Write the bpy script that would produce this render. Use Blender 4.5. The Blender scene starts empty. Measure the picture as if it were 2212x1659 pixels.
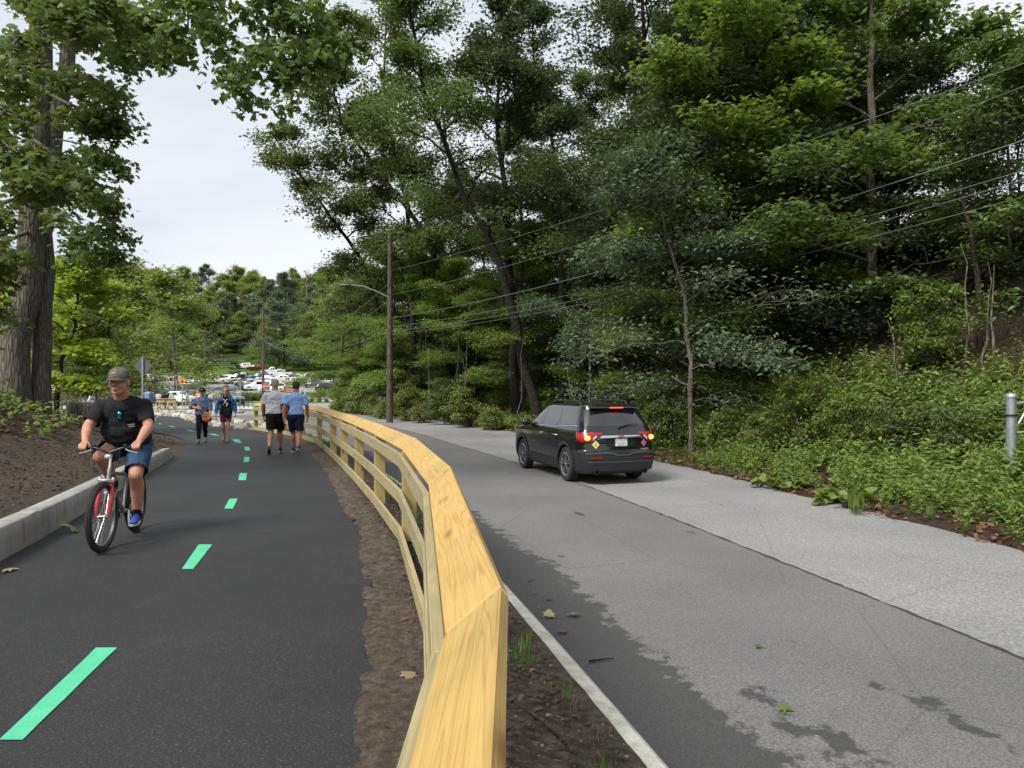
import bpy, bmesh, math, random
import numpy as np
from mathutils import Vector, Matrix, Quaternion
PI = math.pi
SC = bpy.context.scene
COL = SC.collection
R = math.radians
rng = np.random.default_rng(7)

# ------------------------------------------------------------------ camera, world, sun, exposure
cd = bpy.data.cameras.new('camera'); cam = bpy.data.objects.new('camera', cd); COL.objects.link(cam)
cam.location = (0, 0, 1.6); cam.rotation_euler = (R(90.2), 0, 0)
cd.sensor_width = 36.0; cd.lens = 36.0*1534/2212; cd.clip_start = 0.05; cd.clip_end = 3000
SC.camera = cam
SUN_EL, SUN_AZ = 47.0, 222.0          # sun high, behind the camera and to its left, behind thin cloud
w = bpy.data.worlds.new('World'); SC.world = w; w.use_nodes = True
nt = w.node_tree; nt.nodes.clear(); L = nt.links
out = nt.nodes.new('ShaderNodeOutputWorld'); bg = nt.nodes.new('ShaderNodeBackground'); bg.inputs[1].default_value = 0.125
sky = nt.nodes.new('ShaderNodeTexSky'); sky.sky_type = 'NISHITA'; sky.sun_disc = False
sky.sun_elevation = R(SUN_EL); sky.sun_rotation = R(SUN_AZ); sky.air_density = 1.0; sky.dust_density = 3.0
tc = nt.nodes.new('ShaderNodeTexCoord'); mp = nt.nodes.new('ShaderNodeMapping'); mp.inputs['Scale'].default_value = (1.0, 1.0, 2.6)
ns = nt.nodes.new('ShaderNodeTexNoise'); ns.inputs['Scale'].default_value = 1.5; ns.inputs['Detail'].default_value = 5; ns.inputs['Roughness'].default_value = .5; ns.inputs['Distortion'].default_value = .3
rp = nt.nodes.new('ShaderNodeValToRGB'); rp.color_ramp.elements[0].position = .40; rp.color_ramp.elements[1].position = .62
rp.color_ramp.elements[0].color = (.56, .605, .665, 1); rp.color_ramp.elements[1].color = (.755, .775, .80, 1)
sc10 = nt.nodes.new('ShaderNodeVectorMath'); sc10.operation = 'SCALE'; sc10.inputs['Scale'].default_value = 5.75
mx = nt.nodes.new('ShaderNodeMix'); mx.data_type = 'RGBA'; mx.inputs[0].default_value = .88
L.new(tc.outputs['Generated'], mp.inputs[0]); L.new(mp.outputs[0], ns.inputs['Vector']); L.new(ns.outputs[0], rp.inputs[0])
L.new(rp.outputs[0], sc10.inputs[0]); L.new(sky.outputs[0], mx.inputs[6]); L.new(sc10.outputs[0], mx.inputs[7])
L.new(mx.outputs[2], bg.inputs[0]); L.new(bg.outputs[0], out.inputs[0])
sd = bpy.data.lights.new('sun', 'SUN'); sd.energy = 2.3; sd.angle = R(18); sd.color = (1, .96, .9)
sun = bpy.data.objects.new('sun', sd); COL.objects.link(sun)
_d = Vector((math.sin(R(SUN_AZ))*math.cos(R(SUN_EL)), math.cos(R(SUN_AZ))*math.cos(R(SUN_EL)), math.sin(R(SUN_EL))))
sun.rotation_euler = _d.to_track_quat('Z', 'Y').to_euler()
SC.view_settings.view_transform = 'Standard'; SC.view_settings.look = 'None'; SC.view_settings.gamma = 1
SC.view_settings.exposure = 0.85
SC.view_settings.use_curve_mapping = False
SC.render.engine = 'CYCLES'
cy = SC.cycles; cy.use_denoising = True; cy.max_bounces = 6; cy.diffuse_bounces = 5; cy.glossy_bounces = 3; cy.transmission_bounces = 4
cy.use_adaptive_sampling = True; cy.adaptive_threshold = 0.015; cy.sample_clamp_indirect = 8; cy.volume_bounces = 1
cy.caustics_reflective = False; cy.caustics_refractive = False

# ------------------------------------------------------------------ mesh helpers
class MB:
    """collects vertices, faces and a material index for ONE mesh object"""
    def __init__(s): s.v = []; s.f = []; s.m = []
    def add(s, vs, fs, m=0):
        b = len(s.v); s.v.extend([tuple(p) for p in vs]); s.f.extend([tuple(i+b for i in f) for f in fs]); s.m.extend([m]*len(fs)); return s
    def box(s, c, d, rot=None, m=0):
        vs = [Vector((x*d[0]/2, y*d[1]/2, z*d[2]/2)) for z in (-1, 1) for y in (-1, 1) for x in (-1, 1)]
        if rot is not None: vs = [rot @ p for p in vs]
        vs = [p+Vector(c) for p in vs]
        return s.add(vs, [(0, 2, 3, 1), (4, 5, 7, 6), (0, 1, 5, 4), (2, 6, 7, 3), (0, 4, 6, 2), (1, 3, 7, 5)], m)
    def tube(s, pts, r, n=8, m=0, cap=True, closed=False):
        pts = [Vector(p) for p in pts]; N = len(pts)
        if not hasattr(r, '__len__'): r = [r]*N
        T = []
        for i in range(N):
            a = pts[(i-1) % N] if (i > 0 or closed) else pts[0]; b = pts[(i+1) % N] if (i < N-1 or closed) else pts[-1]
            T.append((b-a).normalized())
        u = T[0].orthogonal().normalized(); vs = []
        for i in range(N):
            u = (u - T[i]*u.dot(T[i])).normalized(); w_ = T[i].cross(u)
            for k in range(n):
                a = 2*PI*k/n; vs.append(pts[i]+(u*math.cos(a)+w_*math.sin(a))*r[i])
        fs = []
        for i in range(N if closed else N-1):
            j = (i+1) % N
            for k in range(n):
                q = (k+1) % n; fs.append((i*n+k, i*n+q, j*n+q, j*n+k))
        if cap and not closed: fs.append(tuple(reversed(range(n)))); fs.append(tuple((N-1)*n+k for k in range(n)))
        return s.add(vs, fs, m)
    def ball(s, c, r, n=12, m=0, rot=None):
        if not hasattr(r, '__len__'): r = (r, r, r)
        h = max(4, n//2); vs = []; fs = []
        for i in range(h+1):
            th = PI*i/h
            for k in range(n):
                ph = 2*PI*k/n; p = Vector((math.sin(th)*math.cos(ph)*r[0], math.sin(th)*math.sin(ph)*r[1], math.cos(th)*r[2]))
                if rot is not None: p = rot @ p
                vs.append(p+Vector(c))
        for i in range(h):
            for k in range(n):
                q = (k+1) % n; fs.append((i*n+k, (i+1)*n+k, (i+1)*n+q, i*n+q))
        return s.add(vs, fs, m)
    def lathe(s, prof, c=(0, 0, 0), axis='Z', n=24, m=0):
        vs = []; fs = []
        for (r, h) in prof:
            for k in range(n):
                a = 2*PI*k/n; p = (r*math.cos(a), r*math.sin(a), h)
                if axis == 'X': p = (p[2], p[0], p[1])
                if axis == 'Y': p = (p[0], p[2], p[1])
                vs.append(Vector(p)+Vector(c))
        for i in range(len(prof)-1):
            for k in range(n):
                q = (k+1) % n; fs.append((i*n+k, i*n+q, (i+1)*n+q, (i+1)*n+k))
        return s.add(vs, fs, m)
    def mesh(s, mats, smooth=False, name='mesh'):
        me = bpy.data.meshes.new(name); me.from_pydata(s.v, [], s.f)
        for q in (mats if isinstance(mats, (list, tuple)) else [mats]): me.materials.append(q)
        if any(s.m): me.polygons.foreach_set('material_index', s.m)
        bm = bmesh.new(); bm.from_mesh(me); bmesh.ops.recalc_face_normals(bm, faces=bm.faces); bm.to_mesh(me); bm.free()
        if smooth: smooth_by_angle(me, 40 if smooth is True else smooth)
        me.update(); return me
    def build(s, name, mats, parent=None, smooth=False, loc=None, bevel=0):
        me = s.mesh(mats, False, name)
        if bevel:
            bm = bmesh.new(); bm.from_mesh(me)
            bmesh.ops.bevel(bm, geom=[e for e in bm.edges if len(e.link_faces) == 2 and e.calc_face_angle(0) > .5], offset=bevel, segments=1, affect='EDGES'); bm.to_mesh(me); bm.free()
        if smooth: smooth_by_angle(me, 40 if smooth is True else smooth)
        return link(name, me, parent, loc)

def smooth_by_angle(me, deg):
    bm = bmesh.new(); bm.from_mesh(me); a = R(deg)
    for f in bm.faces: f.smooth = True
    for e in bm.edges: e.smooth = len(e.link_faces) != 2 or e.calc_face_angle(0) < a
    bm.to_mesh(me); bm.free()
def link(name, me, parent=None, loc=None):
    o = bpy.data.objects.new(name, me); COL.objects.link(o)
    if parent is not None: o.parent = parent
    if loc is not None: o.location = loc
    return o
def empty(name, loc=(0, 0, 0), rz=0):
    o = bpy.data.objects.new(name, None); COL.objects.link(o); o.location = loc; o.rotation_euler = (0, 0, rz); o.empty_display_size = .1; return o
def tag(o, label=None, cat=None, group=None, kind=None):
    if label: o['label'] = label
    if cat: o['category'] = cat
    if group: o['group'] = group
    if kind: o['kind'] = kind
    return o
def copy_tree(o, parent=None):
    c = o.copy(); COL.objects.link(c)
    if parent is not None: c.parent = parent
    for ch in [q for q in o.children]: copy_tree(ch, c)
    return c
def npmesh(name, V, F, mats, mi=None, smooth=False):
    """V (n,3), F (m,k) all faces the same size"""
    V = np.asarray(V, dtype=np.float32); F = np.asarray(F, dtype=np.int32); me = bpy.data.meshes.new(name)
    me.vertices.add(len(V)); me.vertices.foreach_set('co', V.ravel())
    k = F.shape[1]; me.loops.add(F.size); me.loops.foreach_set('vertex_index', F.ravel())
    me.polygons.add(len(F)); me.polygons.foreach_set('loop_start', np.arange(len(F), dtype=np.int32)*k)
    me.polygons.foreach_set('loop_total', np.full(len(F), k, dtype=np.int32))
    for q in (mats if isinstance(mats, (list, tuple)) else [mats]): me.materials.append(q)
    if mi is not None: me.polygons.foreach_set('material_index', np.asarray(mi, dtype=np.int32))
    me.polygons.foreach_set('use_smooth', np.full(len(F), bool(smooth)))
    me.update(calc_edges=True); me.validate(); return me
def text(name, s, size, mat, parent=None, loc=(0, 0, 0), rot=(0, 0, 0), ext=.001, align='CENTER'):
    c = bpy.data.curves.new(name, 'FONT'); c.body = s; c.size = size; c.extrude = ext; c.align_x = align; c.align_y = 'CENTER'; c.resolution_u = 2
    c.materials.append(mat); o = bpy.data.objects.new(name, c); COL.objects.link(o); dg = bpy.context.evaluated_depsgraph_get(); me = bpy.data.meshes.new_from_object(o.evaluated_get(dg))
    bpy.data.objects.remove(o); bpy.data.curves.remove(c); o = link(name, me); o.location = loc; o.rotation_euler = rot
    if parent is not None: o.parent = parent
    return o
# lattice noise for terrain and foliage placement
_lat = np.random.default_rng(3).random((64, 64))
def vnoise(x, y):
    x = np.asarray(x, float); y = np.asarray(y, float)
    xi = np.floor(x).astype(int); yi = np.floor(y).astype(int); fx = x-xi; fy = y-yi
    fx = fx*fx*(3-2*fx); fy = fy*fy*(3-2*fy)
    a = _lat[xi % 64, yi % 64]; b = _lat[(xi+1) % 64, yi % 64]; c = _lat[xi % 64, (yi+1) % 64]; d = _lat[(xi+1) % 64, (yi+1) % 64]
    return (a*(1-fx)+b*fx)*(1-fy)+(c*(1-fx)+d*fx)*fy-.5
def fbm(x, y, o=4):
    s = 0; a = 1
    for i in range(o): s = s+a*vnoise(x*2**i+i*7.3, y*2**i+i*3.1); a *= .5
    return s
def sstep(a, b, x): t = np.clip((np.asarray(x, float)-a)/(b-a), 0, 1); return t*t*(3-2*t)

# ------------------------------------------------------------------ materials
def nmat(name):
    m = bpy.data.materials.new(name); m.use_nodes = True; t = m.node_tree; b = t.nodes['Principled BSDF']; return m, t, b
def mat(name, col, rough=.6, metal=0, spec=.5, emit=None, es=1, coat=0, noise=0, nscale=8, bump=0, bscale=60):
    m, t, b = nmat(name); b.inputs['Base Color'].default_value = (*col, 1); b.inputs['Roughness'].default_value = rough
    b.inputs['Metallic'].default_value = metal; b.inputs['Specular IOR Level'].default_value = spec; b.inputs['Coat Weight'].default_value = coat
    if emit: b.inputs['Emission Color'].default_value = (*emit, 1); b.inputs['Emission Strength'].default_value = es
    if noise or bump:
        c = t.nodes.new('ShaderNodeTexCoord')
        if noise:
            n = t.nodes.new('ShaderNodeTexNoise'); n.inputs['Scale'].default_value = nscale; n.inputs['Detail'].default_value = 5; t.links.new(c.outputs['Object'], n.inputs['Vector'])
            r_ = t.nodes.new('ShaderNodeValToRGB'); r_.color_ramp.elements[0].position = .3; r_.color_ramp.elements[1].position = .7
            r_.color_ramp.elements[0].color = (*[q*(1-noise) for q in col], 1); r_.color_ramp.elements[1].color = (*[min(1, q*(1+noise)) for q in col], 1)
            t.links.new(n.outputs[0], r_.inputs[0]); t.links.new(r_.outputs[0], b.inputs['Base Color'])
        if bump:
            n = t.nodes.new('ShaderNodeTexNoise'); n.inputs['Scale'].default_value = bscale; n.inputs['Detail'].default_value = 4; t.links.new(c.outputs['Object'], n.inputs['Vector'])
            q = t.nodes.new('ShaderNodeBump'); q.inputs['Strength'].default_value = bump; q.inputs['Distance'].default_value = .01
            t.links.new(n.outputs[0], q.inputs['Height']); t.links.new(q.outputs[0], b.inputs['Normal'])
    return m
class N:
    """tiny node-graph writer"""
    def __init__(s, name): s.m, s.t, s.b = nmat(name); s.co = s.t.nodes.new('ShaderNodeTexCoord')
    def node(s, typ, ins=None, **kw):
        n = s.t.nodes.new(typ)
        for k, v in kw.items(): setattr(n, k, v)
        for k, v in (ins or {}).items():
            if hasattr(v, 'links') or isinstance(v, bpy.types.NodeSocket): s.t.links.new(v, n.inputs[k])
            else: n.inputs[k].default_value = v
        return n
    def obj(s, scale=(1, 1, 1), coord='Object', loc=(0, 0, 0)): return s.node('ShaderNodeMapping', {'Vector': s.co.outputs[coord], 'Scale': scale, 'Location': loc}).outputs[0]
    def noise(s, vec, scale, detail=4, rough=.55, dist=0): return s.node('ShaderNodeTexNoise', {'Vector': vec, 'Scale': scale, 'Detail': detail, 'Roughness': rough, 'Distortion': dist}).outputs[0]
    def voro(s, vec, scale, out=0, feat='F1', rnd=1): return s.node('ShaderNodeTexVoronoi', {'Vector': vec, 'Scale': scale, 'Randomness': rnd}, feature=feat).outputs[out]
    def ramp(s, f, stops):
        n = s.node('ShaderNodeValToRGB', {'Fac': f}); e = n.color_ramp.elements
        while len(e) < len(stops): e.new(.5)
        for q, (p, c) in zip(e, stops): q.position = p; q.color = (*c, 1) if len(c) == 3 else c
        return n.outputs[0]
    def mix(s, f, a, b, mode='MIX'):
        n = s.t.nodes.new('ShaderNodeMix'); n.data_type = 'RGBA'; n.blend_type = mode
        for i, v in ((0, f), (6, a), (7, b)):
            if isinstance(v, bpy.types.NodeSocket): s.t.links.new(v, n.inputs[i])
            elif i == 0: n.inputs[0].default_value = v
            else: n.inputs[i].default_value = (*v, 1)
        return n.outputs[2]
    def math(s, op, a, b=0):
        n = s.t.nodes.new('ShaderNodeMath'); n.operation = op
        for i, v in ((0, a), (1, b)):
            if isinstance(v, bpy.types.NodeSocket): s.t.links.new(v, n.inputs[i])
            else: n.inputs[i].default_value = v
        return n.outputs[0]
    def bump(s, h, strength=.5, dist=.01, prev=None):
        n = s.node('ShaderNodeBump', {'Height': h, 'Strength': strength, 'Distance': dist})
        if prev: s.t.links.new(prev, n.inputs['Normal'])
        return n.outputs[0]
    def done(s, col=None, rough=None, normal=None, spec=None):
        if col is not None: s.t.links.new(col, s.b.inputs['Base Color'])
        if rough is not None:
            if isinstance(rough, bpy.types.NodeSocket): s.t.links.new(rough, s.b.inputs['Roughness'])
            else: s.b.inputs['Roughness'].default_value = rough
        if normal is not None: s.t.links.new(normal, s.b.inputs['Normal'])
        if spec is not None: s.b.inputs['Specular IOR Level'].default_value = spec
        return s.m

def m_path():
    n = N('fresh_asphalt'); o = n.obj()
    a = n.ramp(n.noise(o, 75, 5, .8), [(.35, (.011, .011, .011)), (.56, (.025, .025, .026)), (.655, (.20, .198, .20))])
    b = n.ramp(n.voro(o, 60), [(0, (.10, .10, .10)), (.12, (.040, .040, .041)), (.4, (.020, .020, .021))])
    c = n.mix(.5, a, b); g = n.ramp(n.noise(o, .8, 4), [(.35, (.85, .85, .86)), (.7, (1.25, 1.24, 1.22))]); c = n.mix(1, c, g, 'MULTIPLY')
    d = n.ramp(n.noise(o, 1.9, 6, .7), [(.60, (0, 0, 0)), (.75, (1, 1, 1))]); c = n.mix(n.math('MULTIPLY', d, .25), c, (.12, .11, .10))
    h = n.noise(o, 75, 4, .8)
    return n.done(c, .66, n.bump(h, .8, .012), .45)
def m_road(base, name, coarse):
    n = N(name); o = n.obj(); k = coarse
    a = n.ramp(n.noise(o, 70/k, 5, .8), [(.34, [q*.45 for q in base]), (.52, base), (.68, [min(.8, q*1.9) for q in base])])
    v = n.ramp(n.voro(o, 55/k), [(.0, [min(.8, q*1.7) for q in base]), (.25, base), (.6, [q*.55 for q in base])]); c = n.mix(.5, a, v)
    g = n.ramp(n.noise(o, .35, 5, .6), [(.3, (.80, .80, .82)), (.7, (1.15, 1.13, 1.10))]); c = n.mix(1, c, g, 'MULTIPLY')
    at_ = n.node('ShaderNodeAttribute', attribute_name='wet').outputs['Fac']
    e1 = n.math('SUBTRACT', n.math('ADD', at_, n.math('MULTIPLY', n.math('SUBTRACT', n.noise(o, 5, 8, .75), .5), 1.1)), .5)
    st = n.ramp(e1, [(.0, (0, 0, 0)), (.07, (1, 1, 1))]); c = n.mix(n.math('MULTIPLY', st, .80), c, n.mix(n.ramp(n.noise(o, 80, 3, .8), [(.5, (0, 0, 0)), (.7, (1, 1, 1))]), (.036, .036, .037), (.085, .083, .080)))
    st2 = n.ramp(n.noise(n.obj((1.0, .45, 1)), 2.2, 8, .8), [(.66, (0, 0, 0)), (.74, (1, 1, 1))]); c = n.mix(n.math('MULTIPLY', st2, .28), c, (.055, .053, .052))
    cr = n.ramp(n.voro(n.obj((.4, .25, 1)), 1.0, 0, 'DISTANCE_TO_EDGE'), [(.0, (1, 1, 1)), (.004, (0, 0, 0))])
    c = n.mix(n.math('MULTIPLY', cr, .35), c, (.06, .06, .06))
    return n.done(c, .75, n.bump(n.noise(o, 120/k, 3, .7), .7, .008*k), .35)
def m_damp():
    n = N('damp_asphalt'); o = n.obj()
    a = n.ramp(n.noise(o, 160, 3, .7), [(.35, (.025, .025, .026)), (.6, (.060, .058, .058)), (.74, (.20, .20, .2))])
    return n.done(n.mix(n.ramp(n.noise(o, 3, 5), [(.4, (0, 0, 0)), (.7, (.5, .5, .5))]), a, (.08, .078, .075)), .55, n.bump(n.noise(o, 130, 3), .6, .006), .5)
def m_soil(name, c0, c1, c2, sc=1.0):
    n = N(name); o = n.obj()
    a = n.ramp(n.noise(o, 14*sc, 8, .72), [(.28, c0), (.5, c1), (.72, c2)])
    p = n.ramp(n.voro(o, 55*sc), [(.0, (.42, .39, .36)), (.09, (.3, .28, .25)), (.13, (0, 0, 0))]); sel = n.ramp(n.noise(o, 9, 3), [(.5, (0, 0, 0)), (.6, (1, 1, 1))])
    c = n.mix(n.math('MULTIPLY', sel, n.ramp(n.voro(o, 55*sc), [(.08, (.8, .8, .8)), (.13, (0, 0, 0))])), a, p)
    h = n.math('ADD', n.noise(o, 18*sc, 8, .75), n.math('MULTIPLY', n.noise(o, 90*sc, 4, .7), .35))
    return n.done(c, .95, n.bump(h, 1.0, .06), .15)
def m_concrete(name='concrete', base=(.42, .41, .385)):
    n = N(name); o = n.obj()
    a = n.ramp(n.noise(o, 3, 8, .65), [(.3, [q*.72 for q in base]), (.55, base), (.75, [min(1, q*1.22) for q in base])])
    p = n.ramp(n.noise(o, 120, 3), [(.38, (.72, .72, .72)), (.5, (1, 1, 1))]); c = n.mix(1, a, p, 'MULTIPLY')
    dr = n.ramp(n.noise(n.obj((5, 5, .6)), 2, 5), [(.5, (1, 1, 1)), (.72, (.62, .58, .52))]); c = n.mix(.8, c, dr, 'MULTIPLY')
    return n.done(c, .88, n.bump(n.noise(o, 90, 5, .7), .5, .006), .3)
def m_wood(name, lt, md, dk, green=0):
    n = N(name); inf = n.node('ShaderNodeObjectInfo'); rnd = inf.outputs['Random']
    off = n.node('ShaderNodeCombineXYZ', {0: n.math('MULTIPLY', rnd, 37), 1: n.math('MULTIPLY', rnd, 11), 2: 0}).outputs[0]
    base = n.node('ShaderNodeVectorMath', {0: n.co.outputs['Object'], 1: off}, operation='ADD').outputs[0]
    st = n.node('ShaderNodeMapping', {'Vector': base, 'Scale': (.42, 13, 13)}).outputs[0]
    w1 = n.noise(st, 1.1, 2, .45, .25)
    rings = n.math('FRACT', n.math('MULTIPLY', w1, 13))
    ring = n.ramp(rings, [(0, (1, 1, 1)), (.16, (.45, .45, .45)), (.34, (.06, .06, .06)), (.85, (.0, .0, .0)), (1, (.9, .9, .9))])
    fine = n.noise(n.node('ShaderNodeMapping', {'Vector': base, 'Scale': (3, 160, 160)}).outputs[0], 1, 3, .6)
    c = n.mix(n.math('MULTIPLY', ring, .6), lt, md)
    c = n.mix(n.ramp(fine, [(.45, (0, 0, 0)), (.75, (.35, .35, .35))]), c, dk)
    kn = n.voro(n.node('ShaderNodeMapping', {'Vector': base, 'Scale': (1.6, 6, 3)}).outputs[0], 1.0)
    c = n.mix(n.ramp(kn, [(.06, (.95, .95, .95)), (.12, (.3, .3, .3)), (.2, (0, 0, 0))]), c, dk)
    bl = n.ramp(n.noise(base, 2.3, 5, .6), [(.35, (.86, .88, .82)), (.65, (1.08, 1.05, 1.0))]); c = n.mix(1, c, bl, 'MULTIPLY')
    tint = n.mix(rnd, (.93, .95, .93), (1.05, 1.02, .96)); c = n.mix(1, c, tint, 'MULTIPLY')
    return n.done(c, .62, n.bump(n.math('ADD', n.math('MULTIPLY', ring, .5), fine), .25, .003), .35)
def m_leaf(name, cols, trans=.35, rough=.5, spec=.35):
    n = N(name); g = n.node('ShaderNodeNewGeometry'); inf = n.node('ShaderNodeObjectInfo')
    c = n.ramp(g.outputs['Random Per Island'], [(i/(len(cols)-1), q) for i, q in enumerate(cols)])
    hv = n.node('ShaderNodeHueSaturation', {'Color': c, 'Hue': n.math('ADD', n.math('MULTIPLY', inf.outputs['Random'], .03), .487), 'Value': n.math('ADD', n.math('MULTIPLY', inf.outputs['Random'], .35), .83)}).outputs[0]
    n.t.links.new(hv, n.b.inputs['Base Color']); n.b.inputs['Roughness'].default_value = rough; n.b.inputs['Specular IOR Level'].default_value = spec
    tr = n.node('ShaderNodeBsdfTranslucent', {'Color': n.mix(1, hv, (1.35, 1.30, .75), 'MULTIPLY')})
    ms = n.node('ShaderNodeMixShader', {0: trans, 1: n.b.outputs[0], 2: tr.outputs[0]})
    n.t.links.new(ms.outputs[0], n.t.nodes['Material Output'].inputs[0]); return n.m
def m_bark(name, c0, c1, sc=1):
    n = N(name); o = n.obj((9*sc, 9*sc, 1.3*sc)); h = n.noise(o, 1.6, 6, .65, .3); v = n.voro(n.obj((16*sc, 16*sc, 2.2*sc)), 1.0, 0, 'DISTANCE_TO_EDGE')
    hh = n.math('ADD', h, n.math('MULTIPLY', n.ramp(v, [(0, (0, 0, 0)), (.25, (1, 1, 1))]), .6))
    c = n.ramp(hh, [(.35, c0), (1.0, c1)]); return n.done(c, .92, n.bump(hh, .9, .05), .15)

M = {}
M['path'] = m_path(); M['lane_smooth'] = m_road((.205, .202, .197), 'worn_asphalt', 1.0); M['lane_coarse'] = m_road((.32, .32, .314), 'chip_seal', 1.6)
M['street'] = m_road((.36, .355, .34), 'light_grey_asphalt', 3); M['damp'] = m_damp()  # cross street and lot are light grey asphalt
M['soil'] = m_soil('bare_soil', (.055, .043, .034), (.135, .108, .085), (.26, .22, .18))
M['mulch'] = m_soil('raked_soil', (.040, .033, .026), (.098, .083, .065), (.19, .165, .13), 1.2)
M['forest'] = m_soil('leaf_mould', (.018, .013, .009), (.052, .038, .027), (.115, .085, .058), .6)
M['farground'] = m_soil('far_ground', (.03, .035, .012), (.05, .07, .02), (.07, .10, .03), .1)
M['conc'] = m_concrete(); M['kerb'] = m_concrete('pale_concrete', (.60, .58, .50)); M['walk'] = m_concrete('walk_concrete', (.60, .58, .54))
def m_paintline():
    n = N('mint_paint'); o = n.obj(); sp = n.ramp(n.noise(o, 70, 5, .8), [(.33, (1, 1, 1)), (.40, (0, 0, 0))])
    c = n.ramp(n.noise(o, 9, 5), [(.3, (.085, .50, .28)), (.7, (.11, .58, .33))]); c = n.mix(n.math('MULTIPLY', sp, .75), c, (.05, .20, .12)); return n.done(c, .7, n.bump(n.noise(o, 80, 4, .8), .7, .008), .3)
M['green'] = m_paintline()
M['cap'] = m_wood('new_pine', (.55, .375, .14), (.38, .21, .06), (.24, .12, .035))
M['rail'] = m_wood('treated_pine', (.42, .36, .21), (.31, .26, .14), (.17, .14, .075))
M['post'] = m_wood('treated_post', (.46, .36, .15), (.34, .25, .09), (.17, .12, .045))
M['bark'] = m_bark('grey_bark', (.055, .047, .038), (.20, .175, .145)); M['bark_dk'] = m_bark('dark_bark', (.012, .011, .009), (.060, .054, .045), 1.4)
M['bark_pale'] = m_bark('pale_bark', (.12, .11, .09), (.30, .28, .24))
M['lf_dark'] = m_leaf('oak_leaf', [(.072, .103, .047), (.094, .136, .062), (.135, .18, .088)], .30)
M['lf_mid'] = m_leaf('maple_leaf', [(.098, .142, .044), (.13, .182, .058), (.18, .235, .082)], .38)
M['lf_bright'] = m_leaf('bright_leaf', [(.135, .195, .042), (.18, .25, .055), (.24, .31, .08)], .42)  # leaves that are bright yellow green by themselves
M['lf_blue'] = m_leaf('ash_leaf', [(.080, .115, .068), (.108, .148, .090), (.15, .19, .122)], .30)
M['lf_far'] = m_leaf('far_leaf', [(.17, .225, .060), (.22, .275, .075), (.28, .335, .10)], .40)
M['lf_fardk'] = m_leaf('hazed_dark_leaf', [(.12, .165, .11), (.155, .205, .13)], .3)  # paler green puts the distance haze into the leaf colour
M['lf_yel'] = m_leaf('yellow_green_maple_leaf', [(.26, .34, .05), (.33, .42, .06), (.42, .50, .10)], .5)  # the young maple's own yellow green, thin leaves
M['lf_dead'] = m_leaf('brown_leaf', [(.07, .028, .012), (.15, .075, .035), (.24, .15, .08), (.10, .045, .02), (.30, .20, .10)], .15, .7, .2)
M['grass'] = m_leaf('grass_blade', [(.10, .18, .035), (.14, .235, .05), (.19, .29, .075)], .4)
M['straw'] = m_leaf('straw', [(.22, .17, .09), (.34, .27, .15), (.12, .13, .04)], .2)
M['black'] = mat('black_plastic', (.012, .012, .013), .45); M['steel'] = mat('galvanised_steel', (.42, .45, .47), .42, .75, noise=.18, nscale=14)
M['alu'] = mat('brushed_metal', (.62, .62, .62), .3, .9); M['sign_back'] = mat('bare_sign_metal', (.15, .155, .155), .5, .5)
M['white'] = mat('white_paint', (.8, .8, .8), .5); M['red'] = mat('red_paint', (.55, .02, .025), .4)
# ------------------------------------------------------------------ terrain profile
_by = [-40, 0, 30, 50, 60, 75, 90, 100, 130, 145, 160, 190, 224, 255, 285, 330, 380, 460]
_bz = [.1, 0, -.15, -.30, -.5, -.7, -.65, -.5, 1.3, 2.2, 3.1, 6.6, 9, 12.2, 24, 36, 44, 46]
def base(y): return np.interp(y, _by, _bz)
def roff(y): return np.interp(y, [-40, 25, 46, 60], [-.3, -.3, -.012, 0])
def G(u, v, f=None):
    """the place on the ground (f(y) gives its height) seen towards a given direction"""
    f = f or base; a = (v-835)/1534.; y = 1.0
    for i in range(4000):
        if 1.6-a*y <= float(f(y)): break
        y += .02+y*.002
    return ((u-1106)/1534.*y, y)
def at(u, v, y): return Vector(((u-1106)/1534.*y, y, 1.6-(v-835)/1534.*y))
def smoothline(P, n=4):
    P = np.array(P, float); out_ = []
    for i in range(len(P)-1):
        p0 = P[max(i-1, 0)]; p1 = P[i]; p2 = P[i+1]; p3 = P[min(i+2, len(P)-1)]
        for k in range(n):
            t = k/n; out_.append(.5*((2*p1)+(-p0+p2)*t+(2*p0-5*p1+4*p2-p3)*t*t+(-p0+3*p1-3*p2+p3)*t**3))
    out_.append(P[-1]); return np.array(out_)
def resample(P, n):
    P = np.asarray(P); d = np.r_[0, np.cumsum(np.linalg.norm(np.diff(P, axis=0), axis=1))]; t = np.linspace(0, d[-1], n)
    return np.c_[np.interp(t, d, P[:, 0]), np.interp(t, d, P[:, 1])]
def side(P, x, y):
    """signed distance from polyline P running away from the camera; positive on its right"""
    x = np.asarray(x, float); y = np.asarray(y, float); best = np.full(x.shape, 1e9); sg = np.zeros(x.shape)
    for i in range(len(P)-1):
        a = P[i]; b = P[i+1]; d = b-a; l2 = d @ d
        t = ((x-a[0])*d[0]+(y-a[1])*d[1])/l2
        if i > 0: t = np.maximum(t, 0)
        if i < len(P)-2: t = np.minimum(t, 1)
        px = x-(a[0]+t*d[0]); py = y-(a[1]+t*d[1]); q = np.hypot(px, py); s = np.sign((x-a[0])*d[1]-(y-a[1])*d[0]); m = q < best
        best = np.where(m, q, best); sg = np.where(m, s, sg)
    return best*sg
PL = smoothline([(-3.1, -6), (-3.3, -2), (-3.75, 2), (-4.77, 6.6), (-6.3, 11.5), (-8.1, 17), (-9.4, 20.5), (-11.2, 23.9), (-13.7, 27.2), (-16.3, 31), (-18.7, 35), (-21.6, 40.5), (-24.2, 46), (-26, 50)], 5)
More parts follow.
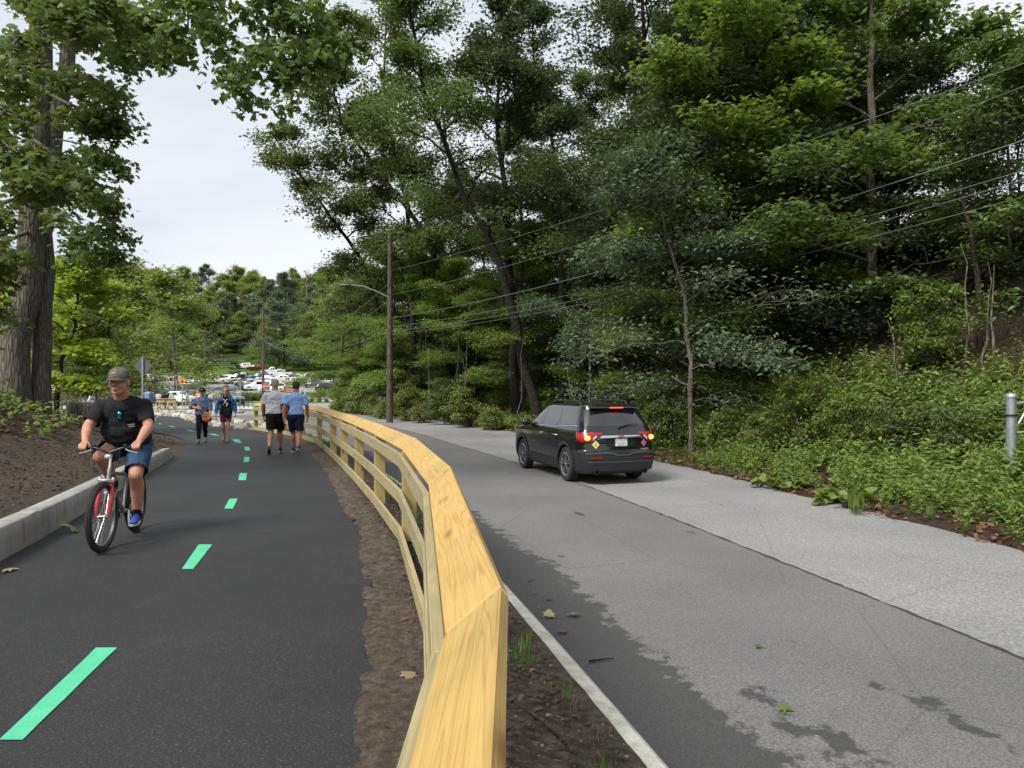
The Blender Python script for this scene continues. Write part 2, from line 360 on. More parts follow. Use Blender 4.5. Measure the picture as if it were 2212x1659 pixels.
PR = smoothline([(0.0, -6), (-.15, -2), (-.52, 2), (-.9, 4.43), (-1.24, 6.1), (-1.75, 8.1), (-2.5, 10.4), (-3.65, 14), (-5.45, 19), (-7.4, 23.6), (-10.0, 27.6), (-11.6, 29.3), (-13.6, 31.9), (-15.5, 34.6), (-18.3, 40), (-20.9, 45.8), (-22.5, 50)], 5)
KL = smoothline([(2.6, -8), (2.1, -3), (1.62, 0), (.83, 3.54), (-.1, 7.2), (-1.05, 10.6), (-2.3, 14.6), (-4.2, 19.7), (-6.7, 25.4), (-9.3, 30.5), (-11.6, 34.6), (-14.6, 38.6), (-19, 42.8), (-24.5, 46.5), (-34, 50)], 5)
SM = smoothline([(4.9, -8), (4.5, -2), (4.0, 2.5), (3.6, 5.04), (2.88, 8.26), (2.2, 11.2), (1.25, 14.9), (.15, 18.4), (-1.8, 24.2), (-4.0, 30), (-7.4, 37.5), (-12, 45.5), (-19, 54), (-26, 60)], 5)
RR = smoothline([(7.6, -8), (6.9, -2), (6.5, 2.5), (6.3, 5), (6.02, 8.3), (5.55, 11.2), (3.85, 19.3), (.4, 30), (-3.7, 38.8), (-8.0, 45.5), (-12.2, 51), (-15.5, 57), (-17.5, 63)], 5)
FN = [(-.09, -.9), (-.089, 1.8), (-.46, 4.6), (-1.08, 7.45), (-1.86, 9.98), (-2.69, 12.5), (-3.53, 14.96), (-4.35, 17.3), (-5.66, 20.9), (-6.85, 23.2), (-8.15, 25.4), (-10.1, 28.0)]
def strip(name, A, B, n, m, fz, material, kind='structure', amp=0, fs=1.0, uvz=None):
    A = resample(A, n); B = resample(B, n); s = np.linspace(0, 1, m)[None, :, None]
    P = A[:, None, :]*(1-s)+B[:, None, :]*s; X = P[..., 0]; Y = P[..., 1]; Z = fz(X, Y, np.broadcast_to(s[..., 0], X.shape))
    V = np.stack([X, Y, Z], -1).reshape(-1, 3); i = np.arange(n-1)[:, None]*m+np.arange(m-1)[None, :]; i = i.ravel()
    F = np.stack([i, i+1, i+m+1, i+m], 1); me = npmesh(name, V, F, material, smooth=True)
    if me.polygons[0].normal.z < 0: me.flip_normals()
    o = link(name, me); tag(o, kind=kind); return o
def rough_edge(P, a, f, seed=0):
    P = resample(P, 600); d = np.gradient(P, axis=0); nn = np.c_[d[:, 1], -d[:, 0]]/np.linalg.norm(d, axis=1)[:, None]
    return P+nn*(fbm(np.arange(600)*f+seed, np.full(600, seed*1.7), 4)*a)[:, None]
# the path: fresh black asphalt, 3.3 m wide
strip('path', rough_edge(PL, .0, 1), rough_edge(PR, .08, .5, 3), 600, 14, lambda X, Y, s: base(Y)+0.0, M['path'])
# the road: smooth left lane, coarser and paler right lane, damp strip along the kerb, wavy joint
def off(P, d): 
    P = np.asarray(P); g = np.gradient(P, axis=0); return P+np.c_[g[:, 1], -g[:, 0]]/np.linalg.norm(g, axis=1)[:, None]*d
rz = lambda X, Y, s: base(Y)+roff(Y)
ST_ = []
for (u, v, ln, wd) in [(1180, 925, 7, .35), (1560, 1090, 1.6, .10), (1330, 1390, .6, .16), (1640, 1500, 1.1, .22), (1690, 1560, 1.0, .24), (1800, 1600, 1.2, .34), (1840, 1640, 1.2, .36), (2030, 1530, 1.3, .24), (1900, 1480, .6, .14), (1700, 1380, .5, .08), (1490, 1150, 1.0, .14), (1210, 1200, .8, .12), (2100, 1570, 1.2, .2), (1960, 1500, .8, .2), (1250, 1110, 1.5, .1), (1060, 940, 5, .2)]:
    ST_.append((*G(u, v, lambda y: float(base(y)+roff(y))), ln*.5, wd, -.22 if v > 1100 else -.38))
def wet_lane(o, kerb):
    me = o.data; n = len(me.vertices); co = np.empty(n*3, np.float32); me.vertices.foreach_get('co', co); co = co.reshape(-1, 3); x, y = co[:, 0], co[:, 1]; w_ = np.zeros(n)
    if kerb: d_ = side(KL[:56], x, y); w_ = np.clip(1.05-(d_-.05)/(.95+.25*fbm(y*.5, y*0+3, 3)*2)*.95, 0, 1)*(1-sstep(22, 30, y))
    for (a, b, ln, wd, an) in ST_:
        dx, dy = x-a, y-b; al = dx*math.sin(an)+dy*math.cos(an); ac = dx*math.cos(an)-dy*math.sin(an); w_ = np.maximum(w_, .58*np.exp(-(al/ln)**2-(ac/wd)**2))
    at_ = me.attributes.new('wet', 'FLOAT', 'POINT'); at_.data.foreach_set('value', w_.astype(np.float32)); return o
wet_lane(strip('road', off(KL, -.3), SM, 900, 90, lambda X, Y, s: rz(X, Y, s), M['lane_smooth']), True)
wet_lane(strip('road_right_lane', SM, rough_edge(RR, .25, .5, 9), 700, 40, lambda X, Y, s: rz(X, Y, s)+.002*0, M['lane_coarse']), False)
def wavy(P, d, a, f, seed):
    P = resample(P[:], 900); g = np.gradient(P, axis=0); nn = np.c_[g[:, 1], -g[:, 0]]/np.linalg.norm(g, axis=1)[:, None]; k = np.arange(900)
    return P+nn*(d+a*fbm(k*f+seed, np.full(900, seed*2.3), 5))[:, None]
strip('road_joint', wavy(SM, -.012, .03, .9, 2), wavy(SM, .016, .05, 1.1, 8), 900, 2, lambda X, Y, s: rz(X, Y, s)+.005, M['damp'])
# soil strip between path and kerb
def vz(X, Y, s):
    e = np.clip(s, 0, 1); drop = roff(Y)+.11; z = base(Y)-.012+.016*sstep(.02, .14, e)+drop*sstep(.3, .95, e)
    bump = (fbm(X*2.2, Y*2.2, 3)*.035+fbm(X*9, Y*9, 4)*.03+np.abs(fbm(X*31, Y*31, 3))*.012)*sstep(.05, .16, e)*(1-.7*sstep(.9, 1, e)); return z+bump+.008*sstep(.1, .25, e)
nV = int(len(PR)); cutK = [p for p in KL if p[1] < 37.5]; cutP = [p for p in PR if p[1] < 32.8]
strip('soil_strip', off(cutP, -.16), off(np.array(cutK), -.235), 900, 40, vz, M['soil'])
strip('rock_bed_soil', off(np.array([p for p in PR if p[1] > 32]), -.1), off(np.array([p for p in KL if 37 < p[1] < 49.5]), -.2), 120, 12, lambda X, Y, s: base(Y)+roff(Y)*s*.8-.02+fbm(X, Y, 3)*.05, M['soil'])
# concrete kerb flush at the back, small step to the road
def prism(name, P, w0, w1, zf, h, material, parent=None, n=160, joints=0):
    P = resample(P, n); a = off(P, w0); b = off(P, w1); V = []; F = []
    for i in range(n):
        z = float(zf(P[i][1])); V += [(a[i][0], a[i][1], z-.25), (a[i][0], a[i][1], z+h-.01), (a[i][0]+(b[i][0]-a[i][0])*.08, a[i][1]+(b[i][1]-a[i][1])*.08, z+h), (a[i][0]+(b[i][0]-a[i][0])*.9, a[i][1]+(b[i][1]-a[i][1])*.9, z+h-.003), (b[i][0], b[i][1], z+h-.02), (b[i][0], b[i][1], z-.05)]
    for i in range(n-1):
        for k in range(5): F.append((i*6+k, i*6+k+1, i*6+6+k+1, i*6+6+k))
    F += [(0, 1, 2, 3, 4, 5), tuple((n-1)*6+k for k in (5, 4, 3, 2, 1, 0))]
    mb = MB(); mb.add(V, F); return mb.build(name, material, parent)
tag(prism('road_kerb', np.array([p for p in KL if p[1] < 44]), -.24, -.1, lambda y: base(y)+roff(y), .085, M['kerb']), kind='structure')
tag(prism('road_gutter', np.array([p for p in KL if p[1] < 44]), -.099, -.05, lambda y: base(y)+roff(y), .03, M['conc']), kind='structure')
# low concrete wall on the left of the path, cast in lengths
wl = resample(np.array([p for p in PL if p[1] < 17.3]), 400); seg = 8
wall = empty('retaining_wall', (wl[0][0], wl[0][1], 0)); tag(wall, 'low cast concrete kerb wall holding back bare soil left of the path', 'wall')
cuts = [0, 60, 118, 176, 234, 290, 345, 399]
for i in range(len(cuts)-1):
    a, b = cuts[i], cuts[i+1]; P = wl[a:b+1]; V = []; F = []; n = len(P)
    Q0 = off(P, 0); Q1 = off(P, -.22)
    for k in range(n):
        y = P[k][1]; z = float(base(y)); t = (a+k)/399.; hh = np.interp(t, [0, .45, .9, .985, 1], [.34, .32, .26, .24, .10]); g = .006 if k in (0, n-1) else 0
        q = Q0[k]; r_ = Q1[k]; wob = .006*float(vnoise(k*.2+a, 1.3))
        pts = [(q[0]-g, q[1], z-.1), (q[0]-.012-g+wob, q[1], z+hh*.5), (q[0]-.02-g, q[1], z+hh-.02-g), (q[0]-.04, q[1], z+hh-g+wob), (r_[0], r_[1], z+hh-.004-g), (r_[0], r_[1], z-.1)]
        V += [(p_[0]-wall.location.x, p_[1]-wall.location.y, p_[2]) for p_ in pts]
    for k in range(n-1):
        for j in range(5): F.append((k*6+j, k*6+j+1, k*6+7+j, k*6+6+j))
    F += [(0, 1, 2, 3, 4, 5), tuple((n-1)*6+k for k in (5, 4, 3, 2, 1, 0))]
    mb = MB(); mb.add(V, F); mb.build('wall_section', M['conc'], wall, smooth=50)
# left bank
def bankh(s, y):
    s = np.maximum(s, 0); top = np.where(np.asarray(y) < 17.3, .25, .02); e = 1-sstep(17.5, 27.5, y)
    h = np.where(s < 6.5, .30*s, 1.95+.07*(s-6.5)); h = h-.16*np.exp(-((s-1.2)/1.2)**2)*np.minimum(s, 1)
    return top*(1-sstep(16.8, 18.2, y))+h*e+.03*(1-np.exp(-s))
def left_z(X, Y): s = -side(PL, X, Y)-.2; return base(Y)+bankh(s, Y)+(fbm(X*.6, Y*.6, 4)*.18)*sstep(.3, 3, s)
def lz(X, Y, s): 
    sd2 = -side(PL, X, Y); return left_z(X, Y)+(fbm(X*8, Y*8, 4)*.035+fbm(X*2.3, Y*2.3, 3)*.06)*sstep(0.22, .8, sd2)
lp = np.array([p for p in PL if -3 < p[1] < 31])
strip('bare_bank', off(lp, -.2), off(lp, -2.2), 420, 60, lz, M['mulch'])
fp = np.array([p for p in PL if p[1] > 16.6]); strip('verge_edge', off(fp, .15), off(fp, -.5), 120, 8, lambda X, Y, s: base(Y)-.03+.05*sstep(.2, .6, s)+fbm(X*6, Y*6, 3)*.03*sstep(.25, .5, s), M['mulch'])
A = off(lp, -2.15); B = np.array([(p[0]-22-.25*max(p[1], 0), p[1]+2) for p in lp])
strip('wooded_bank', A, B, 200, 90, lambda X, Y, s: lz(X, Y, s)+.015*0, M['forest'])
# right hillside
def hillh(s, x, y):
    s = np.maximum(s, 0); e = 1-sstep(48, 66, y); h = np.where(s < 3.2, .10*s, np.where(s < 14.5, .32+.74*(s-3.2), 8.68+.04*(s-14.5)))
    h = h-.35*np.exp(-((s-3.2)/1.1)**2)*0; return h*e*(1+.12*fbm(np.asarray(x)*.08, np.asarray(y)*.08, 2))
def right_z(X, Y): s = side(RR, X, Y); return base(Y)+roff(Y)+.02+hillh(s, X, Y)+fbm(np.asarray(X)*.5, np.asarray(Y)*.5, 4)*.35*sstep(2, 7, s)+fbm(np.asarray(X)*3, np.asarray(Y)*3, 3)*.06*sstep(.2, 1.2, s)
rr = resample(RR, 260); g = np.gradient(rr, axis=0); g = np.c_[g[:, 1], -g[:, 0]]/np.linalg.norm(g, axis=1)[:, None]
sv = np.r_[-.12, 0, .08, .18, np.linspace(.3, 4, 26), np.linspace(4.3, 22, 44), np.linspace(24, 70, 14)]
X = rr[:, None, 0]+g[:, None, 0]*sv; Y = rr[:, None, 1]+g[:, None, 1]*sv; Z = right_z(X, Y)+fbm(X*7, Y*7, 3)*.03-.03*(sv < .05)
i = (np.arange(259)[:, None]*len(sv)+np.arange(len(sv)-1)[None]).ravel()
me = npmesh('hillside', np.stack([X, Y, Z], -1).reshape(-1, 3), np.stack([i, i+len(sv), i+len(sv)+1, i+1], 1), M['forest'], smooth=True)
if me.polygons[0].normal.z < 0: me.flip_normals()
tag(link('hillside', me), kind='structure')
# the ground all around, out to the horizon
xs = np.r_[-1500, -900, -500, -350, np.linspace(-260, 260, 105), 350, 500, 900, 1500]; ys = np.r_[-600, -200, -80, np.linspace(-40, 60, 30), np.linspace(64, 520, 90), 700, 1000, 1800]
X, Y = np.meshgrid(xs, ys, indexing='ij'); Z = base(Y)+np.where(Y < 58, -.55, -.06)
Z = Z+sstep(60, 200, np.abs(X+20))*6*sstep(90, 160, Y)
n2 = len(ys); i = (np.arange(len(xs)-1)[:, None]*n2+np.arange(n2-1)[None]).ravel()
me = npmesh('ground', np.stack([X, Y, Z], -1).reshape(-1, 3), np.stack([i, i+n2, i+n2+1, i+1], 1), M['farground'], smooth=True)
tag(link('ground', me), kind='structure')
# cross street, far kerbs and parking lot
def sheet(name, poly, material, dz, sub=4.0, kind='structure', zf=None):
    P = np.array(poly, float); x0, y0 = P.min(0); x1, y1 = P.max(0); bm = bmesh.new()
    bm.faces.new([bm.verts.new((p[0], p[1], 0)) for p in P])
    for yy in np.arange(y0+sub, y1, sub): bmesh.ops.bisect_plane(bm, geom=bm.verts[:]+bm.edges[:]+bm.faces[:], plane_co=(0, yy, 0), plane_no=(0, 1, 0))
    for v_ in bm.verts: v_.co.z = (float(base(v_.co.y)) if zf is None else zf(v_.co.x, v_.co.y))+dz
    me = bpy.data.meshes.new(name); bm.to_mesh(me); bm.free(); me.materials.append(material)
    if me.polygons[0].normal.z < 0: me.flip_normals()
    return tag(link(name, me), kind=kind)
sheet('street', [(-90, 47.5), (-26, 48.5), (-19, 44), (-12, 50), (-16, 62), (-8, 66), (14, 66), (40, 66), (40, 97), (-90, 97)], M['street'], -.004, 2.0)
sheet('parking_lot', [(-130, 97), (30, 97), (20, 170), (-40, 172), (-130, 166)], M['street'], .02, 3.0)
sheet('verge', [(-90, 28), (-14.5, 28), (-18.9, 35), (-22, 40.5), (-24.8, 46), (-26.3, 50), (-90, 50)], M['farground'], -.03, 2.0)
m_lawn = m_soil('mown_grass', (.05, .10, .014), (.08, .15, .02), (.11, .19, .03), .3)
sheet('lawn', [(-130, 172), (60, 172), (60, 262), (-130, 262)], m_lawn, .05, 3.0)
# mint centre dashes, 12 mm clear of nothing: thin paint on the path
D = [((0, 1601), (50, 1601), (254, 1402), (209, 1402)), ((393, 1230), (418, 1230), (459, 1178), (430, 1178)), ((484.5, 1100), (503.5, 1100), (514, 1078), (496, 1078)), ((515, 1038), (531, 1038), (534, 1023), (518, 1023)),
     ((526, 999), (538, 999), (539, 988), (528, 988)), ((529.6, 973.7), (541, 973.7), (537.8, 966), (527.8, 966)), ((509, 957), (523, 957), (516, 950), (502, 950)), ((462, 940.5), (475, 941.5), (464, 938), (450, 937)),
     ((409, 932), (422, 933), (413, 929.8), (401, 929)), ((372, 922.6), (380, 923.3), (372, 921), (364, 920.6)), ((345, 916.8), (350, 916.6), (346, 915), (341.5, 915)), ((332, 910.8), (337, 910.6), (335, 908), (330.6, 908.2)), ((332.5, 906), (337, 905.6), (336.6, 904), (332, 904.2)), ((338.5, 902), (343, 901.6), (342, 900.3), (337.4, 900.6)), ((346.5, 898.9), (351, 898.5), (350, 897.5), (345.8, 897.8))]
for q in D:
    c = [G(*p) for p in q]; mb = MB(); k = 8; vs = []
    for t in range(k+1):
        f = t/k; jl = .006*float(vnoise(t*1.3+c[0][0]*9, 2)); vs += [(c[0][0]*(1-f)+c[3][0]*f+jl, c[0][1]*(1-f)+c[3][1]*f), (c[1][0]*(1-f)+c[2][0]*f-jl, c[1][1]*(1-f)+c[2][1]*f)]
    mb.add([(x, y, float(base(y))+.005) for x, y in vs], [(2*t, 2*t+1, 2*t+3, 2*t+2) for t in range(k)])
    tag(mb.build('lane_marking', M['green']), 'mint green painted dash on the centre line of the black path', 'lane marking', 'mint green dashes along the middle of the path', 'structure')

# ------------------------------------------------------------------ the wooden fence
fence = empty('wooden_fence', (FN[3][0], FN[3][1], 0)); tag(fence, 'new pine guard rail fence with sloped cap curving between path and road', 'fence')
FO = fence.location.copy()
def board(name, A, B, bis0, bis1, wv, tv, material, bevel=.004, jit=0):
    """a board from A to B; wv, tv half-width and half-thickness vectors; the ends are cut along the mitre planes"""
    A = Vector(A); B = Vector(B); x = (B-A).normalized(); Lg = (B-A).length; wn = Vector(wv).normalized(); tn = x.cross(wn).normalized()
    wn = tn.cross(x).normalized(); hw = Vector(wv).length; ht = Vector(tv).length; MM = Matrix((x, wn, tn)).transposed(); vs = []
    for (P, nrm, s0) in ((Vector((0, 0, 0)), bis0, 0), (Vector((Lg, 0, 0)), bis1, 1)):
        nl = MM.transposed() @ Vector(nrm)
        for (a, b) in ((-1, -1), (1, -1), (1, 1), (-1, 1)):
            q = Vector((0, a*hw, b*ht)); xx = P.x-(nl.y*q.y+nl.z*q.z)/nl.x + (.0035 if s0 == 0 else -.0035); vs.append((xx, q.y, q.z))
    mb = MB(); mb.add(vs, [(0, 1, 2, 3), (4, 7, 6, 5), (0, 4, 5, 1), (1, 5, 6, 2), (2, 6, 7, 3), (3, 7, 4, 0)])
    o = mb.build(name, material, fence, bevel=bevel); o.matrix_parent_inverse = Matrix.Translation(-FO)
    m4 = MM.to_4x4(); m4.translation = A; o.matrix_basis = m4; return o
FP = [Vector((p[0], p[1], 0)) for p in FN]; nF = len(FP)
dirs = [(FP[i+1]-FP[i]).normalized() for i in range(nF-1)]
def bis(i): 
    if i == 0: return dirs[0]
    if i == nF-1: return dirs[-1]
    return (dirs[i-1]+dirs[i]).normalized()
TILT = R(40)
for i in range(nF-1):
    d = dirs[i]; pr = Vector((d.y, -d.x, 0))        # towards the road
    def P3(k, lat, z): b = bis(k); lt = Vector((b.y, -b.x, 0)); return FP[k]+lt*lat+Vector((0, 0, float(base(FP[k].y))+z))
    wv = (pr*math.cos(TILT)+Vector((0, 0, 1))*math.sin(TILT))*.092
    jz = .003*(i % 3-1)
    board('cap_board', P3(i, 0, 1.03+jz), P3(i+1, 0, 1.03+jz), bis(i), bis(i+1), wv, wv.normalized().cross(d)*.019, M['cap'], .005)
    for z in (.87, .49, .10): board('rail_board', P3(i, -.095, z), P3(i+1, -.095, z), bis(i), bis(i+1), Vector((0, 0, .069)), pr*.019, M['rail'], .003)
for i in range(nF):
    b = bis(i); pr = Vector((b.y, -b.x, 0)); z = float(base(FP[i].y)); mb = MB(); h = .07
    vs = [(-h, -h, -.4), (h, -h, -.4), (h, h, -.4), (-h, h, -.4), (-h, -h, .955), (h, -h, 1.03), (h, h, 1.03), (-h, h, .955)]
    mb.add([(v_[2], v_[0], v_[1]) for v_ in vs], [(0, 3, 2, 1), (4, 5, 6, 7), (0, 1, 5, 4), (1, 2, 6, 5), (2, 3, 7, 6), (3, 0, 4, 7)])
    o = mb.build('post', M['post'], fence, bevel=.003)
    m4 = Matrix((Vector((0, 0, 1)), pr, b)).transposed().to_4x4(); m4.translation = FP[i]+Vector((0, 0, z)); o.matrix_parent_inverse = Matrix.Translation(-FO); o.matrix_basis = m4
# ------------------------------------------------------------------ trees
def norm(v): return v/np.maximum(np.linalg.norm(v, axis=-1, keepdims=True), 1e-9)
def tubes(paths):
    """paths: list of (pts (n,3), radii (n,), sides) -> verts, quads"""
    VV = []; FF = []; b = 0
    for P, r, k in paths:
        n = len(P); T = norm(np.gradient(P, axis=0)); ref = np.array([0, 0, 1.]) if abs(T[0][2]) < .8 else np.array([1., 0, 0])
        U = norm(np.cross(T, ref)); W = np.cross(T, U); a = np.arange(k)*2*PI/k
        ring = P[:, None]+(U[:, None]*np.cos(a)[None, :, None]+W[:, None]*np.sin(a)[None, :, None])*np.asarray(r)[:, None, None]
        VV.append(ring.reshape(-1, 3)); i = np.arange(n-1)[:, None]*k; j = np.arange(k)[None]; j2 = (j+1) % k
        FF.append(np.stack([i+j, i+j2, i+k+j2, i+k+j], -1).reshape(-1, 4)+b); b += n*k
    return np.concatenate(VV), np.concatenate(FF)
LEAF = {  # outlines in the leaf plane (x along, y across), z = fold
 'kite': np.array([(0, 0, 0), (.45, .3, .07), (1, 0, -.08), (.45, -.3, .07)]),
 'oval': np.array([(0, 0, 0), (.3, .2, .05), (.65, .19, .04), (1, 0, -.12), (.65, -.19, .04), (.3, -.2, .05)]),
 'maple': np.array([(0, 0, 0), (.08, .32, .02), (-.02, .52, -.05), (.30, .40, .03), (.42, .62, -.06), (.55, .24, .03), (.72, .26, 0), (1.0, 0, -.12), (.72, -.26, 0), (.55, -.24, .03), (.42, -.62, -.06), (.30, -.40, .03), (-.02, -.52, -.05), (.08, -.32, .02)]),
 'oak': np.array([(0, 0, 0), (.2, .1, .02), (.3, .34, 0), (.42, .12, .02), (.6, .36, -.03), (.66, .12, .02), (.85, .22, -.04), (1, 0, -.1), (.85, -.22, -.04), (.66, -.12, .02), (.6, -.36, -.03), (.42, -.12, .02), (.3, -.34, 0), (.2, -.1, .02)]),
 'blade': np.array([(0, .03, 0), (.5, .035, .0), (1, 0, -.25), (.5, -.035, 0)]),
 'round': np.array([(0, 0, 0), (.0, .35, .03), (.35, .55, -.02), (.75, .42, 0), (1, 0, -.04), (.75, -.42, 0), (.35, -.55, -.02), (0, -.35, .03)])}
def leaves(P, size, rg, kind='kite', tilt=.55, droop=.25, D=None, jit=.35):
    """one leaf per row of P; size scalar or array"""
    n = len(P); O = LEAF[kind]; k = len(O); az = rg.uniform(0, 2*PI, n)
    X = np.stack([np.cos(az), np.sin(az), -droop+rg.normal(0, .3, n)], 1)
    if D is not None: X = D+rg.normal(0, .35, (n, 3))
    X = norm(X); Nn = np.stack([rg.normal(0, tilt, n), rg.normal(0, tilt, n), np.ones(n)], 1); Y = norm(np.cross(Nn, X)); Z = np.cross(X, Y)
    s = (np.asarray(size)*(1+rg.uniform(-jit, jit, n)))[:, None, None]
    V = P[:, None]+s*(X[:, None]*O[None, :, 0:1]+Y[:, None]*O[None, :, 1:2]+Z[:, None]*O[None, :, 2:3])
    return V.reshape(-1, 3), np.arange(n*k).reshape(n, k)
def bez(p0, p1, p2, n):
    t = np.linspace(0, 1, n)[:, None]; return p0*(1-t)**2+2*p1*t*(1-t)+p2*t*t
def skeleton(trunk, r0, r1, rg, cb=.35, spread=4.0, nl=14, nb=7, elev=(15, 60), droop=.15, nt=5, shape=None, limb_az=None, vol=1.0):
    """trunk (n,3): points of the stem. Returns wood paths and foliage anchor points with weights"""
    T = np.asarray(trunk, float); d = np.r_[0, np.cumsum(np.linalg.norm(np.diff(T, axis=0), axis=1))]; Lt = d[-1]
    def tp(t): return np.array([np.interp(t*Lt, d, T[:, i]) for i in range(3)])
    N_ = 14; tt = np.linspace(0, 1, N_); TP = np.array([tp(t) for t in tt]); TP[1:-1, :2] += rg.normal(0, .012*Lt*.3, (N_-2, 2))
    rad = r1+(r0-r1)*(1-tt)**.85; rad[0] *= 1.35
    wood = [(TP, rad, 12)]; A = []; 
    for i in range(nl):
        t = cb+(1-cb)*((i+.5)/nl)**.9; o = np.array([np.interp(t, tt, TP[:, k]) for k in range(3)]); az = i*2.4+rg.uniform(-.7, .7) if limb_az is None else rg.normal(*limb_az)
        f = (t-cb)/(1-cb); el = R(elev[0]+(elev[1]-elev[0])*f+rg.uniform(-8, 8)+rg.normal(0, 11)*vol); sh = (1-.75*f**2.0)*(.75+.25*min(1, f*4)) if shape is None else shape(f)
        Ln = spread*sh*rg.uniform(.75-.25*vol, 1.2+.1*vol); den = rg.choice([.25, .8, 1.0, 1.5]) if vol > .4 else 1.0; dr = np.array([math.cos(az)*math.cos(el), math.sin(az)*math.cos(el), math.sin(el)])
        p2 = o+dr*Ln+np.array([0, 0, -droop*Ln]); p1 = o+dr*Ln*.55+np.array([0, 0, .06*Ln])
        lp_ = bez(o, p1, p2, 8); lp_[2:] += rg.normal(0, .025*Ln, (6, 3)); lr = max(.018, r0*.34*(1-.55*f))
        wood.append((lp_, np.linspace(lr, .012, 8), 6))
        A.append((lp_[4:], .5*den))
        for j in range(nb):
            s = .3+.7*(j+rg.uniform(.1, .9))/nb; q = lp_[0]*0+np.array([np.interp(s*7, np.arange(8), lp_[:, k]) for k in range(3)])
            a2 = az+(1 if j % 2 else -1)*rg.uniform(.5, 1.3); e2 = el*.55+rg.uniform(-.3, .85)*vol; bl = Ln*.46*(1.15-s*.6)*rg.uniform(.7, 1.2)
            d2 = np.array([math.cos(a2)*math.cos(e2), math.sin(a2)*math.cos(e2), math.sin(e2)]); e = q+d2*bl+np.array([0, 0, -droop*bl]); bp = bez(q, q+d2*bl*.5+np.array([0, 0, .08*bl]), e, 5)
            wood.append((bp, np.linspace(lr*.42, .007, 5), 4)); dn = den*(rg.choice([.2, .8, 1.3]) if vol > .4 else 1.0); A.append((bp[1:], 1.0*dn))
            for m in range(nt):
                s2 = rg.uniform(.25, 1); q2 = np.array([np.interp(s2*4, np.arange(5), bp[:, k]) for k in range(3)]); a3 = a2+rg.uniform(-1.4, 1.4); e3 = rg.uniform(-.5, .4+.6*vol)
                l3 = bl*.4*rg.uniform(.6, 1.2); e_ = q2+np.array([math.cos(a3)*math.cos(e3), math.sin(a3)*math.cos(e3), math.sin(e3)])*l3; A.append((np.array([q2*.5+e_*.5, e_]), 1.2*dn))
                if m < 2: wood.append((np.array([q2, e_]), np.array([.006, .003]), 3))
    return wood, A
def crown_pts(A, n, rg, sx=.32, sz=.13):
    P = np.concatenate([a for a, w_ in A]); W = np.concatenate([np.full(len(a), w_) for a, w_ in A]); idx = rg.choice(len(P), n, p=W/W.sum())
    q = P[idx]+np.stack([rg.normal(0, sx, n), rg.normal(0, sx, n), rg.normal(0, sz, n)], 1); return q
def make_tree(name, trunk, r0, rg, leafmat, bark, nleaf=16000, lsize=.13, kind='kite', r1=.03, sx=.32, sz=.13, tilt=.55, droopl=.25, extra=None, **kw):
    wood, A = skeleton(trunk, r0, r1, rg, **kw)
    if extra: wood += extra[0]; A += extra[1]
    V, F = tubes(wood); wm = npmesh(name+'_trunk', V, F, bark, smooth=True)
    P = crown_pts(A, nleaf, rg, sx, sz); V, F = leaves(P, lsize, rg, kind, tilt, droopl); lm = npmesh(name+'_crown', V, F, leafmat)
    return wm, lm
def plant_tree(name, meshes, loc, rz=0, s=1, label=None, cat='tree', group=None):
    e = empty(name, loc, rz); e.scale = (s, s, s) if not hasattr(s, '__len__') else s; link('trunk', meshes[0], e); link('crown', meshes[1], e); return tag(e, label, cat, group)
def rel(pts, o): return [tuple(np.array(p)-np.array(o)) for p in pts]
# variants: straight-ish forest trees with the crown spread along the stem
def stem(H, lean, rg, bend=.04):
    z = np.linspace(0, H, 7); return np.stack([lean[0]*z+rg.normal(0, bend*H*.25, 7)*(z > 0), lean[1]*z+rg.normal(0, bend*H*.25, 7)*(z > 0), z], 1)
VAR = {}
def variant(key, H, r0, leafmat, seed, **kw):
    rg = np.random.default_rng(seed); VAR[key] = make_tree(key, stem(H, (rg.uniform(-.06, .06), rg.uniform(-.06, .06)), rg), r0, rg, leafmat, kw.pop('bark', M['bark_dk']), **kw)
variant('oak1', 19, .24, M['lf_dark'], 1, nleaf=24000, lsize=.21, kind='kite', sz=.22, sx=.30, tilt=.9, cb=.38, spread=5.0, nl=18, nb=8, elev=(5, 65))
variant('oak2', 17, .20, M['lf_mid'], 2, nleaf=24000, lsize=.19, kind='kite', sz=.2, sx=.30, tilt=.8, cb=.24, spread=4.8, nl=18, nb=8, elev=(0, 60))
variant('oak3', 21, .26, M['lf_dark'], 3, nleaf=24000, lsize=.21, kind='kite', sz=.22, sx=.30, tilt=.9, cb=.42, spread=5.4, nl=17, nb=8, elev=(10, 65))
variant('maple1', 14, .15, M['lf_mid'], 4, nleaf=26000, lsize=.16, kind='kite', cb=.12, spread=4.4, nl=20, nb=8, elev=(-8, 60), sz=.14, sx=.36, tilt=.5, vol=.35)
variant('maple2', 11, .11, M['lf_bright'], 5, nleaf=22000, lsize=.16, kind='kite', cb=.12, spread=3.8, nl=16, nb=8, elev=(-5, 50), sz=.10, tilt=.4, vol=.35)
variant('ash1', 13, .14, M['lf_blue'], 6, nleaf=26000, lsize=.15, kind='kite', cb=.10, spread=4.2, nl=20, nb=8, elev=(-8, 55), sz=.2, sx=.30, tilt=.8)
variant('under1', 6, .05, M['lf_mid'], 7, nleaf=9000, lsize=.14, kind='oval', cb=.08, spread=2.4, nl=14, nb=6, elev=(-10, 50), sz=.10, tilt=.4, r1=.01, vol=.5)
variant('under2', 5, .045, M['lf_bright'], 8, nleaf=8000, lsize=.15, kind='oval', cb=.1, spread=2.2, nl=13, nb=6, elev=(-10, 50), sz=.10, tilt=.4, r1=.01, vol=.5)
